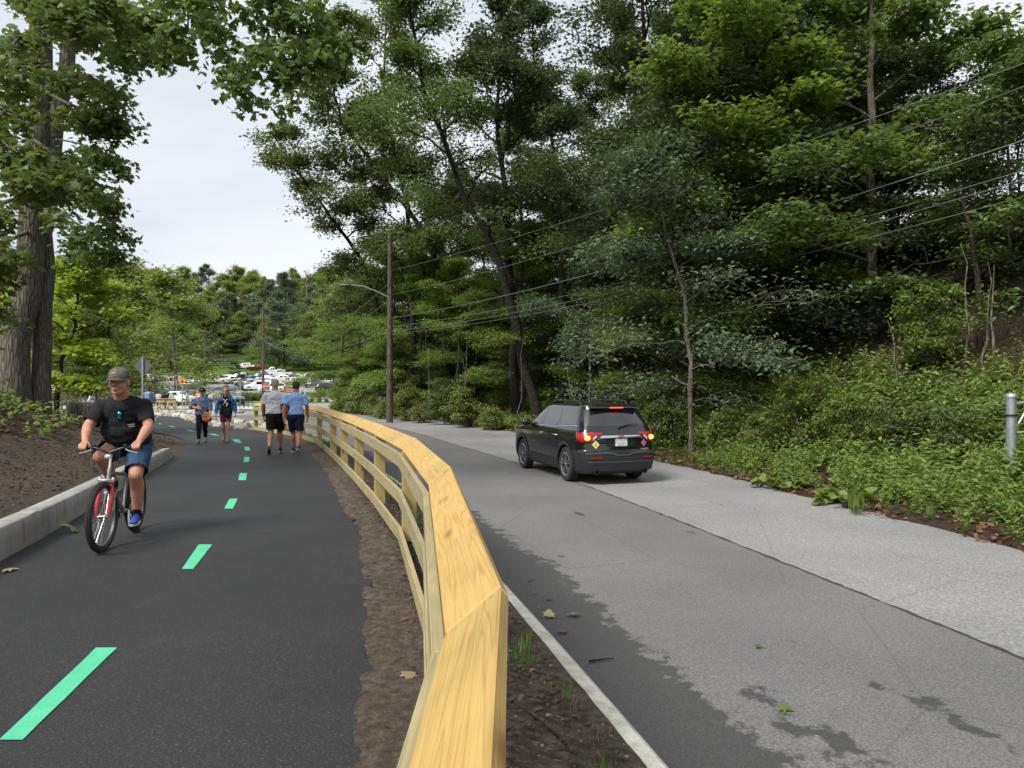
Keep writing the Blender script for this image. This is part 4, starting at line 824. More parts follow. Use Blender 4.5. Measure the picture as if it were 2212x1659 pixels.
for x in (-1.40, 1.46):
    for sd2 in 'LR':
        ring = []; 
        for q in range(0, 21): a = PI*(-.10+1.2*q/20); ring.append((x+.515*math.cos(a), .37+.515*math.sin(a)))
        for q in range(20, -1, -1): a = PI*(-.10+1.2*q/20); ring.append((x+.435*math.cos(a), .37+.435*math.sin(a)))
        ring = [(a_, max(.26, b_)) for a_, b_ in ring]
        C.patch('wheel_arch_trim', sd2, ring, m_clad, suv, .012, .07)
for sd2 in 'LR':
    C.patch('side_window', sd2, [(1.02, 1.18), (.10, 1.185), (.07, 1.575), (.40, 1.565)], m_glass, suv, .004)
    C.patch('side_window', sd2, [(.02, 1.185), (-.78, 1.20), (-.88, 1.30), (-.82, 1.56), (-.02, 1.578)], m_glass, suv, .004)
    C.patch('side_window', sd2, [(-1.02, 1.21), (-1.93, 1.25), (-1.83, 1.52), (-1.0, 1.56)], m_glass, suv, .004)
    C.patch('window_trim', sd2, [(1.12, 1.150), (-.80, 1.168), (-1.0, 1.185), (-1.97, 1.225), (-1.97, 1.238), (-1.0, 1.20), (-.8, 1.182), (1.08, 1.165)], m_chrome, suv, .009)
    C.patch('door_sill', sd2, [(.93, .26), (-.86, .26), (-.90, .40), (-.80, .44), (.78, .49), (.90, .42)], m_clad, suv, .018)
    for xa in (.06, -.90): C.patch('door_gap', sd2, [(xa, .50), (xa-.008, .50), (xa-.008, 1.16), (xa, 1.16)], m_hollow, suv, .002)
    sg = 1 if sd2 == 'L' else -1
    for xa in (-.02, -.92):
        mb = MB(); mb.tube([(xa, sg*.962, .985), (xa+.03, sg*1.0, .99), (xa+.17, sg*1.0, .99), (xa+.2, sg*.962, .985)], .014, 8); mb.build('door_handle', m_chrome, suv, smooth=60)
    mb = MB(); mb.ball((.92, sg*1.06, 1.20), (.085, .13, .085), 16); mb.tube([(.95, sg*.90, 1.16), (.94, sg*1.0, 1.18)], .03, 8); mb.build('wing_mirror', p_black, suv, smooth=60)
    mb = MB(); mb.tube([(-1.55, sg*.60, 1.67), (-1.48, sg*.61, 1.73), (-1.3, sg*.61, 1.745), (-.2, sg*.62, 1.745), (0.02, sg*.61, 1.73), (.12, sg*.6, 1.66)], .022, 8); mb.build('roof_rail', m_clad, suv, smooth=60)
    C.patch('tail_light', sd2, [(-2.34, .93), (-2.30, 1.11), (-2.02, 1.09), (-2.08, .93)], m_lamp, suv, .012, .05)
    C.patch('tail_light', 'rear', [(sg*.93, .90), (sg*.945, 1.095), (sg*.48, 1.10), (sg*.44, 1.06), (sg*.58, 1.045), (sg*.68, .91)], m_lamp, suv, .014, .04)
    mb = MB(); q = [(-.014+C.rx(sg*.80, .985), sg*.80, .985)]; mb.ball(q[0], (.03, .085, .052), 16); mb.build('brake_lamp', m_brake, suv, smooth=60)
    C.patch('reversing_lamp', 'rear', [(sg*.68, .93), (sg*.69, .99), (sg*.60, 1.035), (sg*.58, 1.02)], m_lens, suv, .02, .05)
    C.patch('reflector', 'rear', [(sg*.50, .565), (sg*.50, .60), (sg*.76, .60), (sg*.76, .565)], mat('dark_red_reflector', (.3, .01, .01), .3) if sg > 0 else bpy.data.materials['dark_red_reflector'], suv, .012)
    mb = MB(); mb.lathe([(.045, 0), (.05, .02), (.05, -.1)], n=14); o = mb.build('exhaust_pipe', m_clad, suv, smooth=40, loc=(-2.36, sg*.62, .27)); o.rotation_euler = (0, -PI/2, 0)
C.patch('rear_window', 'rear', [(-.70, 1.225), (.70, 1.225), (.60, 1.56), (-.60, 1.56)], m_glass, suv, .006)
C.patch('rear_pillar_trim', 'rear', [(.70, 1.225), (.80, 1.24), (.69, 1.55), (.60, 1.56)], m_pillar, suv, .005, .04); C.patch('rear_pillar_trim', 'rear', [(-.70, 1.225), (-.60, 1.56), (-.69, 1.55), (-.80, 1.24)], m_pillar, suv, .005, .04)
C.patch('windscreen', 'front', [(-.80, 1.20), (.80, 1.20), (.66, 1.60), (-.66, 1.60)], m_glass, suv, .006)
mb = MB(); vs = []
mb.add([(-2.02, -.66, 1.60), (-2.02, .66, 1.60), (-2.15, .60, 1.60), (-2.15, -.60, 1.60), (-2.0, -.66, 1.66), (-2.0, .66, 1.66), (-2.14, .60, 1.622), (-2.14, -.60, 1.622)], [(0, 1, 2, 3), (4, 7, 6, 5), (2, 6, 7, 3), (0, 4, 5, 1), (1, 5, 6, 2), (3, 7, 4, 0)]); mb.build('spoiler', p_black, suv, bevel=.006)
mb = MB(); mb.box((-2.155, 0, 1.611), (.012, .34, .018)); mb.build('high_brake_lamp', m_brake2, suv)
C.patch('hatch_bar', 'rear', [(-.52, 1.015), (-.60, .965), (-.56, .955), (-.46, .985), (.46, .985), (.56, .955), (.60, .965), (.52, 1.015), (.46, 1.035), (-.46, 1.035)], m_chrome, suv, .028, .06)
C.patch('plate_recess', 'rear', [(-.34, .80), (.34, .80), (.38, .985), (-.38, .985)], m_hollow, suv, .006)
C.patch('number_plate', 'rear', [(-.155, .81), (.155, .81), (.155, .965), (-.155, .965)], mat('number_plate_print', (.5, .55, .50), .4, noise=.4, nscale=16), suv, .018)
C.patch('bumper_edge', 'rear', [(-.86, .655), (-.40, .67), (-.22, .65), (-.14, .62), (.14, .62), (.22, .65), (.40, .67), (.86, .655), (.86, .675), (.40, .692), (.20, .672), (.12, .64), (-.12, .64), (-.20, .672), (-.40, .692), (-.86, .675)], mat('bumper_lip', (.10, .11, .12), .4), suv, .012, .06)
C.patch('bumper_crease', 'rear', [(-.80, .48), (.80, .48), (.84, .495), (-.84, .495)], mat('bumper_line', (.12, .12, .13), .4), suv, .008, .08)
C.patch('diamond_sticker', 'rear', [(.62, .76), (.71, .85), (.62, .94), (.53, .85)], mat('yellow_sticker', (.70, .66, .18), .5), suv, .012); C.patch('diamond_sticker', 'rear', [(-.60, .79), (-.53, .87), (-.60, .95), (-.67, .87)], mat('pink_sticker', (.75, .16, .45), .5), suv, .012)
for (yy, z, wd) in [(.63, .868, .05), (.615, .835, .06), (.62, .81, .03)]: C.patch('sticker_mark', 'rear', [(yy-wd/2, z), (yy+wd/2, z+.01), (yy+wd/2, z+.02), (yy-wd/2, z+.01)], M['black'], suv, .016)
for (yy, z, wd) in [(-.60, .89, .06), (-.60, .865, .085), (-.60, .84, .06)]: C.patch('sticker_mark', 'rear', [(yy-wd/2, z), (yy+wd/2, z+.006), (yy+wd/2, z+.014), (yy-wd/2, z+.008)], M['black'], suv, .016)
bx = C.rx(0, 1.0); text('brand_badge', 'GMC', .075, M['red'], suv, (bx-.034, 0, 1.012), (PI/2, 0, -PI/2), .003)
text('model_badge', 'ACADIA', .055, m_chrome, suv, (C.rx(.55, .735)-.02, .55, .735), (PI/2, 0, -PI/2+.10), .002)
C.patch('trim_badge', 'rear', [(-.72, .725), (-.50, .72), (-.50, .755), (-.72, .76)], mat('bronze_badge', (.30, .18, .10), .4, .6), suv, .01)
mb = MB(); mb.tube([(-2.33, .0, 1.20), (-2.30, -.12, 1.235), (-2.27, -.30, 1.262), (-2.27, -.50, 1.255)], [.022, .014, .010, .006], 6); mb.build('rear_wiper', M['black'], suv, smooth=60)
C.patch('fender_badge', 'L', [(.50, .74), (.62, .74), (.62, .775), (.50, .775)], m_chrome, suv, .006)
put_wheels(suv, wheel_meshes(.375), (-1.40, 1.46), .84, .372)
ra = np.array([1.20, 14.85]); rb_ = np.array([2.72, 15.6]); axle = (ra+rb_)/2; hd = math.atan2(.925, -.38)-R(3.2); suv.rotation_euler = (0, R(0.25), hd)
cx, cyy = axle+1.40*np.array([math.cos(hd), math.sin(hd)]); suv.scale = (.91, .885, .955); rl = np.array([cx, cyy])+(-1.40*.91*np.array([math.cos(hd), math.sin(hd)])+.84*.885*np.array([-math.sin(hd), math.cos(hd)])); shift = np.array([1.20, 14.85])-rl; cx += shift[0]; cyy += shift[1]
suv.location = (cx, cyy, float(base(cyy)+roff(cyy))+.004)

# --- parked cars: one of each kind, then copies with their own paint
KIND = {
 'sedan': dict(S=[(.20, -2.2, 2.2, .84), (.32, -2.33, 2.33, .89), (.6, -2.36, 2.36, .91), (.80, -2.34, 2.30, .905), (.90, -2.30, 2.1, .89), (.95, -2.2, 1.3, .87), (.985, -1.75, 1.0, .85), (1.15, -1.45, .72, .77), (1.32, -1.15, .42, .69), (1.40, -.85, .15, .62), (1.43, -.5, -.15, .48)], belt=.97, roof=1.36, wx=(-1.36, 1.38), wr=.33,
   win=[[(.80, 1.0), (-.02, 1.0), (-.04, 1.32), (.30, 1.31)], [(-.10, 1.0), (-1.20, 1.03), (-1.0, 1.24), (-.12, 1.33)]], rw=[(-.68, 1.03), (.68, 1.03), (.56, 1.33), (-.56, 1.33)], fw=[(-.72, 1.02), (.72, 1.02), (.60, 1.34), (-.60, 1.34)], tl=(.70, .88), hl=(.60, .76)),
 'crossover': dict(S=[(.24, -2.1, 2.1, .84), (.36, -2.27, 2.25, .90), (.65, -2.30, 2.28, .92), (.90, -2.26, 2.22, .92), (1.0, -2.22, 2.0, .90), (1.07, -2.19, 1.25, .88), (1.30, -2.02, .88, .80), (1.52, -1.86, .45, .71), (1.60, -1.7, .2, .66), (1.65, -1.3, -.1, .50)], belt=1.08, roof=1.55, wx=(-1.32, 1.36), wr=.36,
   win=[[(.88, 1.12), (.05, 1.12), (.03, 1.50), (.42, 1.49)], [(-.03, 1.12), (-.88, 1.13), (-.86, 1.49), (-.05, 1.51)], [(-1.0, 1.15), (-1.78, 1.2), (-1.62, 1.42), (-.98, 1.48)]], rw=[(-.70, 1.14), (.70, 1.14), (.58, 1.50), (-.58, 1.50)], fw=[(-.74, 1.14), (.74, 1.14), (.62, 1.52), (-.62, 1.52)], tl=(.85, 1.06), hl=(.72, .90)),
 'minivan': dict(S=[(.22, -2.35, 2.3, .88), (.34, -2.52, 2.5, .94), (.65, -2.55, 2.52, .97), (.90, -2.52, 2.42, .97), (1.0, -2.5, 2.2, .95), (1.08, -2.48, 1.65, .93), (1.30, -2.38, 1.25, .86), (1.60, -2.22, .75, .77), (1.72, -2.1, .4, .72), (1.77, -1.8, .0, .55)], belt=1.1, roof=1.62, wx=(-1.5, 1.5), wr=.35,
   win=[[(1.2, 1.12), (.35, 1.12), (.33, 1.58), (.72, 1.57)], [(.25, 1.12), (-.85, 1.12), (-.83, 1.58), (.25, 1.60)], [(-.95, 1.14), (-2.1, 1.16), (-1.95, 1.5), (-.93, 1.57)]], rw=[(-.75, 1.14), (.75, 1.14), (.64, 1.6), (-.64, 1.6)], fw=[(-.8, 1.14), (.8, 1.14), (.68, 1.6), (-.68, 1.6)], tl=(.9, 1.2), hl=(.72, .92))}
def car_proto(kind, pname):
    K = KIND[kind]; c = Car(K['S'], .28, .5, .10, .2); e = empty('parked_car'); pm = bpy.data.materials[pname]
    b = c.body('body', [pm, m_clad], lambda x, y, z: 1 if z < .36 and kind != 'sedan' else 0, e, 14, 1)
    for sd2 in 'LR':
        for w_ in K['win']: c.patch('side_window', sd2, w_, m_glass, e, .006, .3)
        sg = 1 if sd2 == 'L' else -1; a, b2 = K['tl']; c.patch('tail_light', 'rear', [(sg*.50, a), (sg*.84, a), (sg*.84, b2), (sg*.55, b2)], m_lamp, e, .008, .1); a, b2 = K['hl']; c.patch('headlight', 'front', [(sg*.45, a), (sg*.82, a), (sg*.82, b2), (sg*.50, b2-.03)], m_lens, e, .008, .1)
        for x in K['wx']: c.patch('wheel_well', sd2, [(x+(K['wr']+.06)*math.cos(t), max(.25, K['wr']+(K['wr']+.06)*math.sin(t))) for t in np.linspace(-.2, PI+.2, 14)], m_hollow, e, .004, .3)
        mb = MB(); mb.ball((.75 if kind != 'minivan' else 1.1, sg*.98, K['belt']+.06), (.07, .10, .06), 8); mb.build('wing_mirror', pm, e, smooth=60)
    c.patch('rear_window', 'rear', K['rw'], m_glass, e, .008, .3); c.patch('windscreen', 'front', K['fw'], m_glass, e, .008, .2)
    c.patch('grille', 'front', [(-.42, .40), (.42, .40), (.46, .66), (-.46, .66)], m_hollow, e, .008, .2); c.patch('number_plate', 'rear', [(-.16, .60), (.16, .60), (.16, .74), (-.16, .74)], M['white'], e, .01, .2)
    put_wheels(e, WM[kind], K['wx'], .80, K['wr']); return e
WM = {k: wheel_meshes(KIND[k]['wr'], .22, 6 if k == 'sedan' else 5, False, mat('rim_'+k, (.5, .5, .5), .35, .7)) for k in KIND}
def pickup_proto(pname):
    e = empty('parked_car'); pm = bpy.data.materials[pname]
    c = Car([(.30, -2.7, 2.6, .90), (.45, -2.85, 2.75, .96), (.9, -2.87, 2.78, .98), (1.05, -2.86, 2.72, .97), (1.12, -2.85, 2.6, .95), (1.14, -2.82, 2.4, .9)], .12, .4, .03, .15); c.body('body', [pm, m_clad], lambda x, y, z: 0, e, 10, 1)
    d = Car([(1.13, -.55, 1.45, .86), (1.3, -.5, 1.2, .82), (1.75, -.42, .65, .72), (1.84, -.3, .45, .64), (1.87, -.1, .2, .5)], .15, .3, .03, .12); d.body('cab', [pm, m_clad], lambda x, y, z: 0, e, 10, 1)
    mb = MB(); mb.box((-1.7, 0, 1.143), (2.05, 1.55, .02)); mb.build('truck_bed', m_hollow, e)
    for sd2 in 'LR':
        d.patch('side_window', sd2, [(1.05, 1.2), (.1, 1.2), (.1, 1.7), (.58, 1.7)], m_glass, e, .006, .3); d.patch('side_window', sd2, [(.02, 1.2), (-.35, 1.2), (-.3, 1.68), (.02, 1.7)], m_glass, e, .006, .3)
        sg = 1 if sd2 == 'L' else -1; c.patch('headlight', 'front', [(sg*.5, .88), (sg*.88, .88), (sg*.88, 1.05), (sg*.5, 1.05)], m_lens, e, .008, .1)
        for x in (-1.65, 1.75): c.patch('wheel_well', sd2, [(x+.46*math.cos(t), max(.32, .40+.46*math.sin(t))) for t in np.linspace(-.2, PI+.2, 14)], m_hollow, e, .004, .3)
        mb = MB(); mb.ball((1.05, sg*1.02, 1.32), (.06, .10, .10), 8); mb.build('wing_mirror', m_clad, e, smooth=60)
    d.patch('windscreen', 'front', [(-.7, 1.2), (.7, 1.2), (.62, 1.75), (-.62, 1.75)], m_glass, e, .008, .2); c.patch('grille', 'front', [(-.42, .6), (.42, .6), (.42, 1.02), (-.42, 1.02)], m_hollow, e, .008, .2)
    put_wheels(e, WM['minivan'], (-1.65, 1.75), .84, .38); return e
PC = {'white': (.75, .76, .77), 'silver': (.50, .53, .56), 'pearl': (.70, .69, .66), 'black': (.012, .012, .014), 'grey': (.16, .16, .17), 'brown_grey': (.17, .155, .14), 'red': (.35, .015, .02), 'dark_green': (.05, .07, .06), 'blue': (.06, .12, .22), 'teal_grey': (.16, .22, .21), 'cream': (.60, .57, .50), 'maroon': (.16, .02, .03)}
for k, v in PC.items(): paint('paint_'+k, v, .3 if k in ('white', 'pearl', 'cream') else .24, 0 if k in ('white', 'cream') else .35)
protos = {}
def parked(kind, colr, u, d, heading, label, grp='cars parked in the far lot', z=None):
    """heading in degrees: 0 points right across the picture, 90 away from the viewer"""
    x = (u-1106)/1534*d; key = (kind, colr)
    if key not in protos: o = protos[key] = pickup_proto('paint_'+colr) if kind == 'pickup' else car_proto(kind, 'paint_'+colr)
    else: o = copy_tree(protos[key])
    sl = (float(base(d+1))-float(base(d-1)))/2; h = R(heading); o.location = (x, d, float(base(d))+.03 if z is None else z)
    q = Vector((0, 0, 1)).rotation_difference(Vector((0, -sl, 1)).normalized()); o.rotation_mode = 'QUATERNION'; o.rotation_quaternion = q @ Quaternion((0, 0, 1), h)
    tag(o, label, 'car', grp); return o
parked('sedan', 'silver', 402, 128, 183, 'silver sedan parked side on, left of the low island tree')
parked('sedan', 'cream', 366, 136, 200, 'cream sedan just behind the nose of the silver sedan')
parked('crossover', 'black', 336, 140, 190, 'black crossover parked behind the yellow stop ahead sign')
parked('crossover', 'silver', 312, 152, 165, 'silver estate car behind the black crossover, near the diamond sign back')
parked('crossover', 'black', 290, 128, 5, 'black patrol style suv nosing out right of the diamond sign back', z=None)
parked('crossover', 'dark_green', 372, 92, -20, 'dark olive hatchback waiting beyond the short new fence')
parked('crossover', 'white', 393, 88, -25, 'white car nose beside the dark olive hatchback')
parked('crossover', 'teal_grey', 496, 88, -38, 'grey green estate facing the viewer beyond the woman in denim')
parked('minivan', 'white', 591, 118, 180, 'white minivan side on beyond the wooden utility pole')
parked('minivan', 'white', 560, 123, 186, 'white people carrier just left of the pole, half behind the minivan')
parked('crossover', 'silver', 540, 130, 190, 'silver estate with a pale roof, left of the white people carrier')
parked('sedan', 'white', 533, 137, 170, 'white sedan behind the stop sign roofline')
parked('crossover', 'grey', 625, 150, 200, 'grey crossover with its back to the viewer behind the pole')
parked('crossover', 'pearl', 606, 148, 178, 'pearl white hatchback right of the pole')
parked('sedan', 'cream', 626, 142, 30, 'cream sedan backed in beside the white suv')
parked('crossover', 'white', 648, 139, 25, 'white suv with its red tail lamp towards the viewer')
parked('sedan', 'grey', 664, 136, 25, 'dark sedan tucked between the white suv and the brown grey suv')
parked('crossover', 'brown_grey', 681, 131, 22, 'brown grey suv with shining five spoke wheels')
parked('crossover', 'white', 689, 150, 20, 'white suv roof behind the brown grey suv')
parked('crossover', 'black', 712, 118, 10, 'black suv with a bicycle rack at the right end of the row')
parked('minivan', 'black', 742, 126, 8, 'black van half hidden by leaves at the end of the row')
parked('pickup', 'white', 605, 166, 190, 'white pickup truck with a long bed in the back row')
parked('pickup', 'white', 590, 172, 200, 'white pickup truck nose at the left of the back row')
parked('crossover', 'maroon', 551, 182, 185, 'maroon suv in the back row by the lawn')
parked('crossover', 'white', 527, 186, 185, 'white suv left of the maroon one by the lawn')
parked('crossover', 'silver', 515, 160, 185, 'silver suv behind the small dark round tree')
parked('sedan', 'grey', 520, 150, 188, 'grey sedan between the silver suv and the stop sign')
parked('sedan', 'white', 440, 150, 185, 'white sedan glimpsed through the low island tree')
parked('crossover', 'white', 460, 156, 185, 'white suv behind the right half of the low island tree')
parked('crossover', 'red', 245, 103, 170, 'red car hidden partly by the sapling behind the cyclist')
parked('sedan', 'black', 250, 96, 172, 'black sedan in front of the red car')
parked('sedan', 'silver', 258, 89, 175, 'silver sedan in front of the black sedan')
parked('crossover', 'grey', 188, 140, 175, 'grey crossover seen under the crooked maple leaves')
parked('crossover', 'blue', 170, 146, 185, 'blue car deep under the leaves left of the grey crossover')
parked('sedan', 'white', 140, 150, 180, 'white sedan deep under the leaves beside the big trunks')
parked('sedan', 'red', 310, 168, 180, 'red sedan in the back row behind the diamond sign')

for a in [('minivan', 'white', 480, 146, 186, 'white people carrier glimpsed right of the low island tree'), ('crossover', 'pearl', 500, 144, 182, 'pearl suv between the small dark tree and the people carrier'), ('sedan', 'silver', 575, 152, 178, 'silver sedan right behind the utility pole in the middle rows'), ('crossover', 'blue', 560, 158, 184, 'blue hatchback in the middle rows left of the pole'), ('sedan', 'white', 640, 158, 186, 'white sedan in the row behind the pearl hatchback'), ('crossover', 'silver', 665, 160, 184, 'silver crossover in the row behind the brown grey suv'), ('sedan', 'pearl', 700, 138, 12, 'pearl sedan nose between the brown grey suv and the black van'), ('crossover', 'grey', 725, 146, 186, 'grey crossover behind the black van at the right end'), ('sedan', 'silver', 425, 138, 185, 'silver sedan tail just right of the side on silver sedan'), ('crossover', 'white', 210, 120, 178, 'white suv under the leaves right of the crooked maple'), ('sedan', 'black', 120, 132, 182, 'black sedan under the leaves by the shelter roof'), ('crossover', 'silver', 280, 142, 176, 'silver suv under the spreading tree left of the diamond sign')]: parked(*a)
# ------------------------------------------------------------------ people: one continuous body each, clothes over it
V3 = Vector
def cap(mb, a, ra, b, rb, n=14):
    a = V3(a); b = V3(b); d = (b-a); Ld = d.length; d = d.normalized() if Ld > 1e-6 else V3((0, 0, 1)); pts = []; rs = []
    for t in (-1, -.9, -.6, -.25): pts.append(a+d*ra*t); rs.append(max(.002, ra*math.sqrt(max(0, 1-t*t))))
    pts.append(a); rs.append(ra); pts.append(b); rs.append(rb)
    for t in (.25, .6, .9, 1): pts.append(b+d*rb*t); rs.append(max(.002, rb*math.sqrt(max(0, 1-t*t))))
    mb.tube(pts, rs, n)
def fuse(name, prims, voxel, material, parent, smooth_it=3, cutf=None, wob=0, wobs=9, carve=None):
    """prims fused into one surface by a voxel remesh; cutf(co) True removes the vertex (open hems and cuffs)"""
    mb = MB()
    for p in prims:
        if p[0] == 'c': cap(mb, *p[1:])
        elif p[0] == 'e': mb.ball(p[1], p[2], 20, rot=p[3] if len(p) > 3 else None)
        elif p[0] == 'b': mb.box(p[1], p[2], p[3] if len(p) > 3 else None)
    me = mb.mesh(material, False, name); o = bpy.data.objects.new(name, me); COL.objects.link(o)
    m = o.modifiers.new('r', 'REMESH'); m.mode = 'VOXEL'; m.voxel_size = voxel; m.use_smooth_shade = True
    if smooth_it: q = o.modifiers.new('s', 'SMOOTH'); q.iterations = smooth_it; q.factor = .5
    dg = bpy.context.evaluated_depsgraph_get(); m2 = bpy.data.meshes.new_from_object(o.evaluated_get(dg)); m2.name = name; bpy.data.objects.remove(o); bpy.data.meshes.remove(me)
    if not m2.materials: m2.materials.append(material)
    if wob or carve:
        n = len(m2.vertices); co = np.empty(n*3, np.float32); m2.vertices.foreach_get('co', co); co = co.reshape(-1, 3); nr = np.empty(n*3, np.float32); m2.vertices.foreach_get('normal', nr); nr = nr.reshape(-1, 3)
        if wob: co = co+nr*(wob*(fbm(co[:, 0]*wobs+co[:, 2]*wobs*.6, co[:, 1]*wobs+co[:, 2]*wobs*1.1, 3)+.6*np.abs(fbm(co[:, 2]*wobs*1.6+co[:, 0]*4, co[:, 1]*wobs+3, 2))))[:, None]
        m2.vertices.foreach_set('co', co.astype(np.float32).ravel())
    if cutf:
        bm = bmesh.new(); bm.from_mesh(m2); bmesh.ops.delete(bm, geom=[v_ for v_ in bm.verts if cutf(v_.co)], context='VERTS'); bm.to_mesh(m2); bm.free()
    m2.polygons.foreach_set('use_smooth', [True]*len(m2.polygons)); return link(name, m2, parent)
def m_skin(name, c): 
    n = N(name); a = n.noise(n.obj(), 14, 5); col = n.ramp(a, [(.3, [c[0]*.82, c[1]*.70, c[2]*.66]), (.7, [min(1, c[0]*1.12), c[1]*1.12, c[2]*1.12])]); n.b.inputs['Subsurface Weight'].default_value = .06; n.b.inputs['Subsurface Radius'].default_value = (.02, .008, .004)
    return n.done(col, .5, n.bump(n.noise(n.obj(), 160, 3), .15, .003), .4)
def cloth(name, c, rough=.9, var=.14, sc=7): return mat(name, c, rough, 0, .2, noise=var, nscale=sc, bump=.35, bscale=350)
SK = {'tan': m_skin('tanned_skin', (.50, .26, .18)), 'fair': m_skin('fair_skin', (.58, .36, .27)), 'dark': m_skin('dark_skin', (.10, .05, .032)), 'mid': m_skin('mid_skin', (.40, .21, .14))}
m_eye = mat('eye_dark', (.02, .015, .012), .2); m_eyew = mat('eye_white', (.65, .6, .56), .3); m_lip = mat('lip', (.34, .12, .09), .5); m_brow = mat('brow_hair', (.10, .07, .045), .9)
def hand(pr, wrist, d, pn, side, L=.18, curl=.35, grip=None):
    """palm and five fingers; d = direction of the hand, pn = palm normal (fingers curl towards it)"""
    d = V3(d).normalized(); pn = (V3(pn)-d*V3(pn).dot(d)).normalized(); lat = d.cross(pn)*side; w0 = V3(wrist); k = L/.18
    c0 = w0+d*.045*k
    for t in (-.028, -.009, .010, .028): pr.append(('c', w0+d*.015*k+lat*t*.6*k, .014*k, w0+d*.088*k+lat*t*k, .0125*k))
    for i, (t, ln) in enumerate([(-.031, .060), (-.011, .074), (.010, .080), (.030, .072)]):
        b = w0+d*.092*k+lat*t*k; c = curl*(1.1-.06*i); d1 = (d*math.cos(c)+pn*math.sin(c)); d2 = (d*math.cos(c*2.4)+pn*math.sin(c*2.4)); d3 = d*math.cos(c*3.6)+pn*math.sin(c*3.6); q = ln*k
        p1 = b+d1*q*.45; p2 = p1+d2*q*.32; p3 = p2+d3*q*.24
        pr += [('c', b, .0095*k, p1, .0088*k), ('c', p1, .0088*k, p2, .008*k), ('c', p2, .008*k, p3, .0068*k)]
    tb = w0+d*.025*k+lat*.030*k; t1 = tb+(d*.7+lat*.55+pn*.45).normalized()*.042*k; t2 = t1+(d*.9+lat*.05+pn*.5).normalized()*.032*k; pr += [('c', tb, .014*k, t1, .0105*k), ('c', t1, .0105*k, t2, .0085*k)]
def head_prims(pr, c, fwd, up=(0, 0, 1), s=1, jaw=1.0):
    """c = centre of the skull; returns frame"""
    f = V3(fwd).normalized(); u = (V3(up)-f*V3(up).dot(f)).normalized(); l = u.cross(f); Rm = Matrix((f, l, u)).transposed(); c = V3(c)
    P = lambda x, y, z: c+Rm @ V3((x, y, z))*s
    pr += [('e', P(-.012, 0, .030), (.098*s, .078*s, .092*s), Rm), ('e', P(.015, 0, -.035), (.075*s, .064*s*jaw, .085*s), Rm), ('e', P(.045, 0, -.088), (.042*s, .042*s*jaw, .030*s), Rm), ('e', P(.070, 0, -.098), (.018*s, .022*s, .016*s), Rm)]
    pr += [('c', P(.088, 0, .018), .009*s, P(.108, 0, -.022), .0135*s), ('e', P(.092, .013, -.026), (.011*s,)*3), ('e', P(.092, -.013, -.026), (.011*s,)*3)]
    for sg in (-1, 1): pr += [('e', P(.062, sg*.038, -.028), (.026*s, .024*s*jaw, .026*s), Rm), ('c', P(.082, sg*.012, .036), .011*s, P(.066, sg*.050, .034), .011*s), ('e', P(-.012, sg*.080, -.008), (.020*s, .009*s, .034*s), Rm), ('e', P(-.018, sg*.086, .004), (.016*s, .008*s, .018*s), Rm)]
    pr += [('e', P(.087, 0, -.058), (.012*s, .026*s, .009*s), Rm), ('e', P(.084, 0, -.070), (.012*s, .022*s, .009*s), Rm)]
    return P, Rm
def face(e, P, Rm, s, brow=True):
    for sg in (-1, 1):
        mb = MB(); mb.ball(P(.077, sg*.031, .014), (.010*s, .014*s, .0065*s), 10, rot=Rm); o = mb.build('eye', m_eyew, e, smooth=80)
        mb = MB(); mb.ball(P(.0845, sg*.030, .014), (.004*s, .006*s, .006*s), 8, rot=Rm); mb.build('iris', m_eye, o, smooth=80)
        if brow: mb = MB(); mb.tube([P(.097, sg*.014, .034), P(.092, sg*.034, .040), P(.076, sg*.054, .032)], [.004*s, .0045*s, .003*s], 6); mb.build('eyebrow', m_brow, e, smooth=80)
    mb = MB(); mb.tube([P(.080, .027, -.068), P(.096, .012, -.0635), P(.099, 0, -.0645), P(.096, -.012, -.0635), P(.080, -.027, -.068)], [.0025*s, .004*s, .0045*s, .004*s, .0025*s], 8); mb.build('mouth', m_lip, e, smooth=80)
def shoe(parent, heel, toe, mu, ms, name='shoe', s=1, up=(0, 0, 1), w=1.0):
    """heel and toe: points on the sole line"""
    h = V3(heel); t = V3(toe); d = (t-h).normalized(); u = (V3(up)-d*V3(up).dot(d)).normalized(); l = u.cross(d); Ln = (t-h).length; Rm = Matrix((d, l, u)).transposed(); q = lambda x, y, z: h+d*x+l*y+u*z
    o = fuse(name, [('e', q(.05, 0, .055), (.055, .038*w, .045), Rm), ('c', q(.04, 0, .06), .038, q(.035, 0, .105), .036), ('e', q(Ln*.52, 0, .048), (Ln*.36, .042*w, .036), Rm), ('e', q(Ln*.78, 0, .038), (Ln*.22, .045*w, .030), Rm), ('e', q(Ln*.4, 0, .07), (.07, .034*w, .035), Rm)], .008, mu, parent, 2)
    mb = MB(); vs = []; n = 22
    for z in (.0, .024):
        for k in range(n):
            a = 2*PI*k/n; x = Ln*.5+math.cos(a)*Ln*.52; wy = (.040+.010*math.cos(a)-.006*math.cos(2*a))*w; vs.append(q(x, math.sin(a)*wy, z+.006*max(0, math.cos(a))))
    mb.add(vs, [tuple(range(n)), tuple(n+k for k in range(n))]+[(k, (k+1) % n, n+(k+1) % n, n+k) for k in range(n)]); s_ = mb.build('sole', ms, o, bevel=.003); return o
def cutter(*tests):
    """each test: (origin, axis, length, radius): removes what lies past length along the axis within the radius"""
    T = [(V3(o), V3(a).normalized(), L_, r_) for o, a, L_, r_ in tests]
    def f(co):
        for o, a, L_, r_ in T:
            q = co-o; t = q.dot(a)
            if t > L_ and (q-a*t).length < r_: return True
        return False
    return f
def lerp(a, b, t): return V3(a)*(1-t)+V3(b)*t

